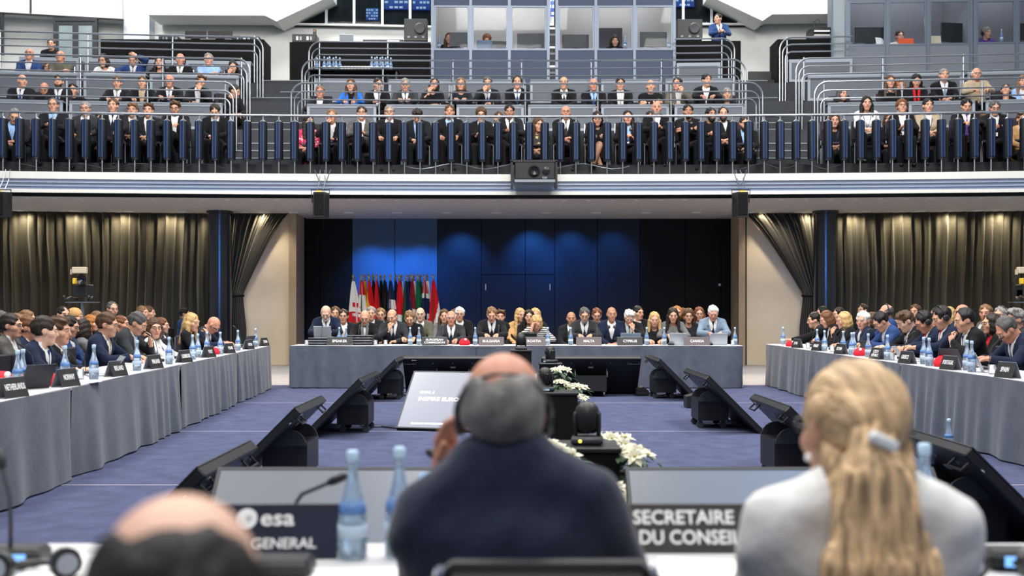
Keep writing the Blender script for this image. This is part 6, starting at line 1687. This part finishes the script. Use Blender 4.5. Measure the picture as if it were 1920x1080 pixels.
laptop(Vector((px_x(651, 27.6), 27.5, zm)), 0, 'silver-blue laptop on the draped table left of the centre booths', M_SILV, 1.85, .36)
device(720, 1.05, .07, 27.6, zm, 'long low black case on the draped table', 'case', .4, 2)
def stage_light(px, py_b, w, h, Y, label):
    p = W(px, py_b, Y); e = empty('equipment_case', p)
    MB().box(-w / 2, w / 2, -.1, .1, 0, h, 0, .015).build('housing', M_BLACK, e)
    MB().lathe([(.13, 0), (.15, .03), (.12, .05), (.001, .04)], 16, mtx=Matrix.Translation((w * .18, -.10, h * .55)) @ Matrix.Rotation(PI / 2, 4, 'X')).build('fan', M_GRAPH, e)
    for x in (-.3, 0, .32): MB().box(w * x - .03, w * x + .03, -.108, -.10, h * .15, h * .22).build('socket', M_CARDS, e)
    return tag(e, label, 'equipment')
stage_light(780, 79, .60, .58, 27.5, 'large black projector housing left of the centre booths'); stage_light(1292, 77, .66, .54, 27.5, 'large black equipment housing right of the centre booths')
# printer
e = empty('printer', (px_x(1537, 27.6), 27.6, zp)); MB().box(-.28, .28, -.2, .2, 0, .08, 0, .015).box(-.30, .30, -.2, .22, .22, .32, 0, .02).box(-.30, -.22, -.2, .22, .08, .22).box(.22, .30, -.2, .22, .08, .22).build('housing', M_BLACK, e)
MB().box(-.20, .20, -.24, .1, .09, .12).build('paper_tray', M_PAPER, e); MB().box(-.2, .2, -.21, -.2, .2, .235).build('lamp_bar', mat('printer_light', (.8, .85, .85), .4, emit=(.8, .9, .9), estr=.6), e)
MB().tube([(-.1, .1, .32), (-.12, .1, .55), (0, .1, .60), (.04, .1, .5)], .012, 6).build('cable_arm', M_GRAPH, e); tag(e, 'black open printer with white tray left of right booths', 'printer')
e = empty('flight_case', (px_x(1424, 27.6), 27.6, 6.952)); MB().box(-.35, .35, -.2, .25, 0, .32, 0, .015).build('case_body', M_BLACK, e); MB().box(-.36, .36, -.21, .26, .20, .215).build('case_trim', M_STEELD, e); tag(e, 'black flight case behind the right aisle stairs', 'case')
screen_back(1424, EYE and (580 - (7.275 - 1.37) * 2000 / 27.6), 43, 18, 27.6, 'black display standing behind the right aisle stairs')
# bottles and glasses behind the rail of the centre block
e = empty('side_table', (px_x(668, 26.2), 26.2, 6.95)); zt_ = EYE - (133 - HZ) * 26.2 / F - 6.95
MB().box(-1.2, 1.05, -.2, .3, zt_ - .03, zt_).build('tabletop', M_BLACKC, e); [MB().box(x, x + .04, -.15, .25, 0, zt_ - .03).build('leg', M_BLACK, e) for x in (-1.15, .98)]; tag(e, 'narrow black table of bottles left of the centre booths', 'table')
for i, px in enumerate((593, 608, 613, 618, 624, 630, 636, 697, 702, 707, 712, 717, 722, 727, 732)):
    p = Vector((px_x(px, 26.2), 26.2 + (.0 if i % 2 else .10), 6.95 + zt_)); bottle(p, '%s blue water bottle from left in the %s on the balcony table' % (ORD[i if i < 7 else i - 7], 'left cluster' if i < 7 else 'right cluster'), 'bottles on the balcony table ' + ('left' if i < 7 else 'right'), 1.12)
for i in range(9):
    o = MB().lathe([(.035, 0), (.042, .10), (.040, .10), (.032, .006), (.001, .005)], 10).build('cup', M_PAPER) if i == 0 else cup0.copy()
    if i == 0: cup0 = o
    else: COL.objects.link(o)
    o.location = (px_x(641.5 + i * 6.3, 26.2), 26.15, 6.95 + zt_); tag(o, '%s white cup from left between the bottle clusters on the balcony' % ORD[i], 'cup', 'row of white cups')

# standing man beside the draped table
o = parse('m short bk suit b w k hold', D_(label='man in blue suit standing right of the centre booths', yaw=-.7, scale=1.05, lean=.0))
S = person(px_x(1346, 28.35), 28.35, EYE - (25 - HZ) * 28.35 / F, 0, o); tag(S.body, o['label'], 'person')
for c in list(S.body.children):
    if c.name.startswith('trousers'): bpy.data.objects.remove(c)
def stand(P):
    f = ell(P, (0, .02, .50), (.175, .14, .14))
    for s in (-1, 1): f = smin(f, np.minimum(cap(P, (s * .09, .02, .50), (s * .10, .0, -.02), .090, .065), cap(P, (s * .10, .0, -.02), (s * .10, .02, -.42), .064, .046)), .03)
    return f
v, q_ = sdf_mesh(stand, (-.3, -.2, -.48), (.3, .26, .7), .03); o2 = link_mesh('trousers', v, q_, cloth('b'), S.body, smooth=True)

# ================================================================== HANGING SPEAKERS, PROJECTOR
def hung_speaker(px, Y, label):
    p = W(px, 407, Y); e = empty('loudspeaker', p)
    h = 46 * Y / F; w = 31 * Y / F
    vs = [(-w * .5, .12, 0), (-w * .32, -.12, .0), (w * .32, -.12, .0), (w * .5, .12, 0)]; top = [(x, y, h) for x, y, z in vs]
    link_mesh('cabinet', vs + top, [(3, 2, 1, 0), (4, 5, 6, 7), (0, 1, 5, 4), (1, 2, 6, 5), (2, 3, 7, 6), (3, 0, 4, 7)], M_BLACK, e)
    MB().box(-w * .29, w * .29, -.135, -.12, .03, h - .03, 0, .006).build('grille', M_BLACKC, e)
    MB().tube([(-w * .5, .05, h * .6), (-w * .56, .03, h + .06), (w * .56, .03, h + .06), (w * .5, .05, h * .6)], .012, 6).build('bracket', M_BLACK, e)
    MB().box(-.05, .05, -.12, -.08, h + .0, h + .03).build('label', M_YEL, e)
    MB().tube([(-.06, .03, h + .06), (-.04, .16, h + .26), (-.05, .3, h + .5)], .008, 5).build('hanging_wire', M_STEELD, e); MB().tube([(.06, .03, h + .06), (.08, .16, h + .28), (.04, .3, h + .5)], .008, 5).build('hanging_wire', M_STEELD, e)
    return tag(e, label, 'loudspeaker')
hung_speaker(600, 21.9, 'black loudspeaker hanging from balcony fascia above the SPEAKER card'); hung_speaker(1390, 21.9, 'black loudspeaker hanging from balcony fascia at right'); hung_speaker(2, 21.3, 'black loudspeaker cut off by the left edge of the photo')
Yp = 21.9; p = W(1001, 353, Yp); e = empty('projector', p); s_ = Yp / F
MB().box(-36 * s_, 39 * s_, -.22, .26, 14 * s_, 46 * s_, 0, .02).build('housing', M_BLACK, e)
MB().lathe([(.10, 0), (.12, .03), (.085, .06), (.08, .02), (.001, .01)], 20, mtx=Matrix.Translation((0, -.22, 30 * s_)) @ Matrix.Rotation(PI / 2, 4, 'X')).build('lens', M_BLACKG, e)
MB().lathe([(.07, 0), (.08, .02), (.03, .03), (.001, .03)], 16, mtx=Matrix.Translation((22 * s_, -.22, 30 * s_)) @ Matrix.Rotation(PI / 2, 4, 'X')).build('vent', M_BLACKG, e)
for i in range(3): MB().box((16 + 3 * i) * s_, (17.5 + 3 * i) * s_, -.226, -.22, 15.5 * s_, 19 * s_).build('status_mark', M_CARDS, e)
MB().box(-36 * s_, 39 * s_, -.24, .26, 9 * s_, 14 * s_).build('shelf', M_STEELD, e)
for x in (-42, 41): MB().box((x - 1.5) * s_, (x + 2.5) * s_, -.18, .28, 0, 49 * s_).build('side_arm', M_BLACK, e)
MB().box(-44 * s_, 44 * s_, -.18, .3, 47 * s_, 51 * s_).build('top_bar', M_BLACK, e); tag(e, 'black projector hung on the balcony fascia at the centre', 'projector')
# loose cables along the balcony edge
for i, (p0, p1, l) in enumerate(((760, 1180, 'pale cable sagging along the balcony floor edge right of the projector'), (1380, 1660, 'dark cable looping along the balcony edge at right'), (590, 620, 'thin cable dangling over the fascia above the left loudspeaker'), (1375, 1400, 'thin cable dangling over the fascia above the right loudspeaker'), (20, 420, 'black cable along the balcony floor edge at left'))):
    pts = []
    for t in np.linspace(0, 1, 26):
        px = p0 + (p1 - p0) * t; yy = 312 + 5 * math.sin(t * (22 if i not in (2, 3) else 6) + i) if i not in (2, 3) else 318 + 28 * math.sin(t * PI)
        X = px_x(px, 22.05); Yy = arcY(X, 22.34 if i not in (2, 3) else 22.12); pts.append(W(px, yy, Yy))
    o = MB().tube(pts, .010, 5).build('cable', M_STEELD if i in (0, 2, 3) else M_BLACK); tag(o, l, 'cable')

# ================================================================== TV CAMERAS
def tv_camera(px, Y, label, rz=0):
    e = empty('television_camera', (px_x(px, Y), Y, 0), rz); z = EYE + (580 - 567) * Y / F; u = Y / F
    MB().tube([(0, 0, 0.02), (0, 0, z)], .035, 10).build('pedestal_column', M_STEELD, e); MB().lathe([(.35, 0), (.35, .03), (.08, .06)], 12).build('pedestal_foot', M_BLACK, e)
    MB().box(-28 * u, 28 * u, -.12, .12, z - .01, z + .012).build('platform', M_STEELD, e)
    for s in (-1, 1): MB().tube([(s * 10 * u, .02, z + .05), (s * 20 * u, -.06, z + .10), (s * 23 * u, -.2, z + .06), (s * 23 * u, -.3, z + .12)], .022, 7).build('pan_handle', M_GRAPH, e)
    MB().box(-12 * u, 14 * u, -.16, .2, z + 10 * u, z + 34 * u, 0, .02).build('camera_body', M_BLACK, e)
    MB().box(-12 * u, -8 * u, -.14, .1, z + 9 * u, z + 24 * u, 0, .008).build('side_plate', mat('bronze', (.28, .15, .05), .4, .6), e)
    mt = Matrix.Translation((8 * u, -.16, z + 42 * u)) @ Matrix.Rotation(PI / 2, 4, 'X')
    MB().lathe([(.06, 0), (.085, .06), (.092, .10), (.07, .09), (.001, .05)], 16, mtx=mt).build('lens_hood', M_BLACKG, e)
    MB().box(-14 * u, -9 * u, -.14, -.02, z + 34 * u, z + 45 * u, 0, .01).build('battery', M_YEL, e)
    MB().box(-17 * u, 9 * u, -.10, .02, z + 54 * u, z + 66 * u, 0, .012).build('prompter_box', mat('beige_metal', (.55, .48, .36), .45), e)
    MB().box(-20 * u, -18 * u, -.08, .0, z + 52 * u, z + 62 * u).build('prompter_flap', MATS['beige_metal'], e)
    MB().tube([(-2 * u, 0, z + 34 * u), (-2 * u, 0, z + 55 * u)], .03, 8).build('prompter_post', M_GRAPH, e)
    MB().tube([(-14 * u, 0, z + 50 * u), (-22 * u, .02, z + 42 * u), (-16 * u, .02, z + 30 * u)], .008, 5).build('cable_loop', M_GRAPH, e)
    return tag(e, label, 'camera')
tv_camera(155, 20.6, 'broadcast camera with beige top box on pedestal before the left curtain'); tv_camera(1923, 20.6, 'broadcast camera with yellow battery cut off by the right edge')

# ================================================================== FOREGROUND
fm = D_(fem=False, hair='ring', hc='gy', kind='suit', jc='n', sc='w', pose='type', lean=.22, vox=.016, hvox=.008, hairvox=.008, handvox=.006, hs=1.03, skin=1, pitch=-.12, neck=.118)
POSES['fore'] = (((-.20, -.34, .79), (.2, -1, 0), (0, 0, 1)), ((.125, -.225, 1.02), (-.12, .12, 1), (.9, -.4, 0)), (.35, -.5, -1))
POSES['foreR'] = (((-.15, -.34, .78), (.4, -1, 0), (0, 0, 1)), ((.15, -.34, .78), (-.4, -1, 0), (0, 0, 1)), (.35, .2, -1))
fm['pose'] = 'fore'; fm['roll'] = -.11
# facing +Y (away from the camera): rotate the sitter by 180 degrees; his left arm (+x local) is then on the photo's left
YM = 2.17
fm['jm'] = mat('navy_suit_wool', (.012, .018, .042), .8, spec=.2, noise=.12, nscale=40, bump=.5, bscale=9, sheen=.2)
S = person(px_x(942, YM), YM, EYE - (662 - HZ) * YM / F, PI, fm); tag(S.body, 'man in navy suit with headphones seen from behind in the foreground', 'person')
piv = Vector((px_x(942, YM), YM, EYE - (760 - HZ) * YM / F)); rl = Matrix.Rotation(-.11, 3, 'Y')     # he leans on his left elbow
S.body.location = piv + rl @ (S.body.location - piv); S.body.rotation_euler = (rl @ Matrix.Rotation(PI, 3, 'Z')).to_euler()
m = MB(); m.tube([(.091 * math.cos(t), .012, .008 + .112 * math.sin(t)) for t in np.linspace(.0, PI, 19)], .0075, 8)
for s in (-1, 1):
    mm = Matrix.Translation((s * .076, .006, -.010)) @ Matrix.Rotation(s * PI / 2, 4, 'Y')
    m.lathe([(.010, -.004), (.030, 0), (.033, .012), (.022, .020)], 16, mtx=mm)
hp = m.build('headphones', M_HPH, S.body, True); hp.matrix_local = S.Mh @ Matrix.Rotation(-.72, 4, 'X')
def fore_chair(x, y, z, label, w=.46):
    e = empty('office_chair', (x, y, 0))
    MB().box(-w / 2, w / 2, -.03, .04, z - .42, z, 0, .02).build('backrest', mat('black_leather', (.010, .010, .011), .5, spec=.3, bump=.1, bscale=60), e)
    smooth_auto(MB().tube([(-w / 2 - .01, 0, z - .42), (-w / 2 - .01, 0, z - .02), (-w / 2 + .02, 0, z + .004), (w / 2 - .02, 0, z + .004), (w / 2 + .01, 0, z - .02), (w / 2 + .01, 0, z - .42)], .014, 8).build('back_frame', M_BLACK, e))
    for s in (-1, 1): MB().ball((s * (w / 2), -.0, z - .006), .014, 8, 5).build('chrome_knob', M_CHROME, e)
    MB().box(-w / 2, w / 2, .02, .46, .42, .48, 0, .02).build('seat', M_BLACK, e)
    MB().tube([(0, .22, .06), (0, .22, .42)], .03, 8).build('gas_column', M_CHROME, e)
    for i in range(5):
        a = 2 * PI * i / 5; MB().tube([(0, .22, .09), (.27 * math.cos(a), .22 + .27 * math.sin(a), .05)], [.025, .015], 6).build('foot_arm', M_BLACK, e)
    return tag(e, label, 'chair')
zc = EYE - (1062 - HZ) * 1.90 / F
fore_chair(px_x(1024, 1.9), 1.88, zc, 'black office chair under the man in navy suit', .37)

# woman with the long blond ponytail
YWm = 2.12
fw = D_(fem=True, hair='none', hc='bl', kind='suit', jc='w', sc='w', pose='foreR', lean=.06, vox=.016, hvox=.008, handvox=.006, hs=1.04, skin=0, yaw=.28, fl='g', neck=.125)
fw['jm'] = mat('pale_grey_blazer', (.72, .72, .71), .8, spec=.2, noise=.06, nscale=30, bump=.4, bscale=10)
SW = person(px_x(1592, YWm), YWm, EYE - (690 - HZ) * YWm / F, PI, fw); tag(SW.body, 'woman with long blond ponytail in pale grey blazer, foreground right', 'person')
def pony(P):
    face = ell(P, (0, -.118, -.030), (.084, .078, .094))
    ears = np.minimum(ell(P, (-.090, -.005, -.015), (.03, .032, .042)), ell(P, (.090, -.005, -.015), (.03, .032, .042)))
    f = ell(P, (0, .026, .036), (.089, .112, .104))
    f = smin(f, ell(P, (.030, .108, .02), (.055, .04, .05)), .03)
    f = smax(f, -face, .012); f = smax(f, -ears, .01); f = smax(f, (-.075 - P[..., 2]) - .35 * (P[..., 1] - .06), .015)
    strand = .0035 * np.sin(P[..., 0] * 170 + P[..., 2] * 14) + .003 * np.sin(P[..., 0] * 310 + P[..., 2] * 22 + 1)
    return f + strand * .7
v, q_ = sdf_mesh(pony, (-.14, -.13, -.14), (.14, .19, .17), .007)
M_BLOND = mat('long_blond_hair', (.61, .41, .225), .42, spec=.4, noise=.75, nscale=16, bump=.35, bscale=60, stretch=(5.5, 5.5, .3))
M_BLOND2 = mat('long_blond_hair_crown', (.61, .41, .225), .42, spec=.4, noise=.5, nscale=16, bump=.5, bscale=60, stretch=(3.4, .5, 1.0))
hair = link_mesh('hair', v, q_, M_BLOND2, SW.body, smooth=True); hair.matrix_local = SW.Mh
# the tail hangs from the clip down the back, following gravity: built in world-upright coordinates of the sitter
c0 = SW.Mh @ Vector((.045, .130, -.012)); c0 = np.array(c0, np.float32)
def tail(P):
    f = None
    for k, (dx, dxe, ze, r0, r1) in enumerate(((0, .0, -.52, .042, .042), (-.022, -.070, -.50, .036, .038), (.022, .062, -.50, .036, .038), (-.035, -.115, -.44, .024, .030), (.03, .105, -.43, .026, .028))):
        pts = [A(dx * .3, 0, .01), A(dx, .025, -.06), A((dx + dxe) * .55, .05, -.22), A(dxe * .9, .06, ze * .72), A(dxe * .8, .055, ze)]
        rr = [r0 * .75, r0, r0 * 1.1, r1, r1 * .45]
        for i in range(4):
            g = cap(P, c0 + pts[i], c0 + pts[i + 1], rr[i], rr[i + 1]); f = g if f is None else smin(f, g, .016)
    X_ = P[..., 0] - c0[0]; Z_ = P[..., 2] - c0[2]
    return f + .0032 * np.sin(X_ * 190 + np.sin(Z_ * 14) * 1.5) + .003 * np.sin(X_ * 340 + Z_ * 18) + .003 * np.sin(P[..., 1] * 150 + Z_ * 9)
v, q_ = sdf_mesh(tail, c0 + A(-.17, -.08, -.60), c0 + A(.17, .15, .08), .0075)
link_mesh('ponytail', v, q_, M_BLOND, SW.body, smooth=True)
# loose hair covering nape
def nape(P):
    b = np.array(SW.Mh @ Vector((0, .05, -.03)), np.float32)
    f = smin(cap(P, b + A(-.055, .0, .0), c0 + A(-.05, .03, -.22), .040, .038), cap(P, b + A(.05, .0, .0), c0 + A(.03, .03, -.18), .038, .034), .04)
    X_ = P[..., 0]; return f + .004 * np.sin(X_ * 190 + P[..., 2] * 12)
v, q_ = sdf_mesh(nape, c0 + A(-.17, -.20, -.34), c0 + A(.17, .15, .10), .009)
link_mesh('nape_hair', v, q_, M_BLOND, SW.body, smooth=True)
m = MB(); m.box(-.028, .028, -.010, .010, -.011, .011, 0, .005)
cl = smooth_auto(m.build('hair_clip', mat('pearl_clip', (.82, .86, .86), .25), SW.body)); cl.matrix_local = Matrix.Translation(Vector(c0) + Vector((-.010, .046, .012))) @ Matrix.Rotation(-.45, 4, 'Y')
m = MB(); m.tube([SW.Mh @ Vector((-.088, .02, .0)), SW.Mh @ Vector((-.075, .09, .005)), SW.Mh @ Vector((.02, .145, -.005))], .007, 6); m.build('hair_band', M_BLACK, SW.body)
m = MB(); e_ = SW.Mh @ Vector((-.090, .002, -.045)); m.ball(tuple(e_), .008, 8, 6); m.ball(tuple(SW.Mh @ Vector((.090, .002, -.045))), .008, 8, 6); m.build('pearl_earring', mat('pearl', (.85, .83, .80), .2), SW.body)

# bald man at bottom left, one row behind
YBm = 1.03
fb_ = D_(fem=False, hair='ring', hc='bk', kind='suit', jc='k', sc='w', pose='foreR', lean=.05, vox=.02, hvox=.008, hairvox=.008, hs=1.0, skin=4, pitch=.28)
S = person(px_x(338, YBm), YBm, EYE - (926 - HZ) * YBm / F, PI, fb_); tag(S.body, 'balding dark-haired man seen from behind at the bottom left edge', 'person')
fore_chair(S.body.location.x, .74, .80, 'black office chair under the balding man at bottom left', .44)
fore_chair(SW.body.location.x, 1.80, .72, 'black office chair under the woman with blond ponytail', .40)

# name cards, bottles, microphones, papers on the foreground table
e = card(Vector((px_x(482, 2.73), 2.73, ZT)), .03, None, 'dark navy card with esa logo and GENERAL lettering, foreground left', M_CARDN, .42, .130, both=True)
mtx0 = Matrix.Translation((0, -.025 - .003, .066)) @ Matrix.Rotation(PI / 2 - math.atan2(.05, .130), 4, 'X')
text_obj('DIRECTEUR GENERAL', .036, mtx0 @ Matrix.Translation((-.03, -.032, 0)), e, width=.37)
text_obj('esa', .058, mtx0 @ Matrix.Translation((.055, .032, 0)), e, width=.085)
m = MB(); m.lathe([(.018, 0), (.026, 0), (.026, .001), (.018, .001)], 20, mtx=mtx0 @ Matrix.Translation((-.022, .032, 0))); m.lathe([(.001, 0), (.009, 0), (.009, .001)], 14, mtx=mtx0 @ Matrix.Translation((-.016, .032, 0))); m.build('round_emblem', M_TXT, e)
e = card(Vector((px_x(1283, 2.80), 2.80, ZT)), 0, None, 'dark name card reading SECRETAIRE DU CONSEIL, foreground right', mat('card_warm_dark', (.040, .037, .033), .5), .335, .118, both=True)
mtx0 = Matrix.Translation((0, -.025 - .003, .060)) @ Matrix.Rotation(PI / 2 - math.atan2(.05, .118), 4, 'X')
text_obj('SECRETAIRE', .050, mtx0 @ Matrix.Translation((-.005, .026, 0)), e, width=.262); text_obj('DU CONSEIL', .050, mtx0 @ Matrix.Translation((.008, -.026, 0)), e, width=.262)
bottle(Vector((px_x(661, 2.70), 2.70, ZT)), 'blue-labelled glass water bottle on the foreground table, left one of two', None, .87); bottle(Vector((px_x(749, 2.72), 2.72, ZT)), 'blue-labelled glass water bottle beside the left arm of the foreground man', None, .89)
bottle(Vector((px_x(1733, 2.72), 2.72, ZT)), 'glass water bottle behind the blond woman on the foreground table', None, .92)
def unit(x, y, rz, label, screen=True, gn=None):
    e = empty('conference_unit', (x, y, ZT), rz)
    MB().box(-.085, .085, -.05, .05, 0, .045, 0, .012).build('housing', M_BLACK, e)
    if screen: MB().box(-.055, .055, -.054, -.049, .012, .036).build('lit_display', mat('unit_display', (.1, .3, .8), .3, emit=(.25, .55, 1.0), estr=1.3), e)
    if gn:
        smooth_auto(MB().tube(gn, .0055, 7).build('gooseneck', M_GRAPH, e)); d = (Vector(gn[-1]) - Vector(gn[-2])).normalized(); g_ = Vector(gn[-1])
        smooth_auto(MB().tube([g_, g_ + d * .015, g_ + d * .045, g_ + d * .055], [.008, .012, .012, .006], 10).build('capsule', M_BLACK, e))
    return tag(e, label, 'microphone')
unit(px_x(20, 2.62), 2.62, .05, 'conference unit with blue display and gooseneck at bottom left', True, [(0, .0, .04), (.0, .0, .10), (-.01, .02, .16), (-.04, .05, .23)])
unit(px_x(520, 2.52), 2.52, 0, 'conference unit in front of the navy card', False)
unit(px_x(545, 2.845), 2.842, 0, 'conference unit with gooseneck just behind the navy card', False, [(0, .0, .04), (.0, .0, .09), (.03, .0, .135), (.10, .0, .165)])
unit(px_x(890, 2.62), 2.68, 0, 'conference unit before the man in navy suit', False, [(0, .02, .04), (-.02, .03, .14), (-.04, .03, .215), (-.08, .035, .24)])
unit(px_x(1912, 2.60), 2.60, -.05, 'conference unit with blue display at the right edge of the photo', True)
def headset(x, y, rz, label):
    e = empty('headset', (x, y, ZT), rz)
    MB().tube([(.075 * math.cos(t), .06 * math.sin(t) + .02, .022) for t in np.linspace(-.1, PI + .1, 12)], .009, 6).build('headband', M_HPH, e)
    for s in (-1, 1):
        mt = Matrix.Translation((s * .07, -.01, .036)) @ Matrix.Rotation(PI / 2, 4, 'X') @ Matrix.Rotation(s * .4, 4, 'Y')
        MB().lathe([(.014, -.014), (.036, -.010), (.036, .010), (.020, .014)], 14, mtx=mt).build('ear_cup', M_HPH, e); MB().lathe([(.001, 0), (.024, .001), (.024, .004), (.001, .005)], 12, mtx=mt @ Matrix.Translation((0, 0, .014))).build('cap_disc', M_CARDS, e)
    return tag(e, label, 'headphones')
headset(px_x(1872, 2.50), 2.50, .1, 'black headset lying right of the blond woman'); headset(px_x(62, 2.48), 2.48, .3, 'black headset lying at the bottom left of the table')
papers(Vector((px_x(170, 2.60), 2.62, ZT)), .2, 'white papers left of the balding man on foreground table', .30, .24); papers(Vector((px_x(640, 2.42), 2.45, ZT)), 0, 'white papers in front of the two foreground bottles', .34, .24); papers(Vector((px_x(1330, 2.50), 2.52, ZT)), -.25, 'white papers under the SECRETAIRE DU CONSEIL card', .24, .30); papers(Vector((px_x(1860, 2.35), 2.36, ZT)), .1, 'white papers at the bottom right of the table', .30, .21)
def cup(x, y, label):
    e = empty('coffee_cup', (x, y, ZT)); MB().lathe([(.022, .004), (.035, .05), (.037, .06), (.034, .058), (.02, .01), (.001, .009)], 16).build('bowl', M_PAPER, e, True); MB().lathe([(.001, 0), (.045, .002), (.062, .010), (.060, .012), (.02, .005)], 18).build('saucer', M_PAPER, e, True); return tag(e, label, 'cup')
cup(px_x(875, 2.76), 2.78, 'white cup and saucer by the foreground man\'s raised hand')
dup = {k: v for k, v in LABELS.items() if len(v) > 1}
for k, v in dup.items():
    if len({bpy.data.objects[n].get('group') for n in v}) > 1 or not bpy.data.objects[v[0]].get('group'): print('DUPLABEL', k, v)
print('OBJECTS', len(bpy.data.objects), 'TRIS', sum(len(m.polygons) * 2 for m in bpy.data.meshes if m.users))
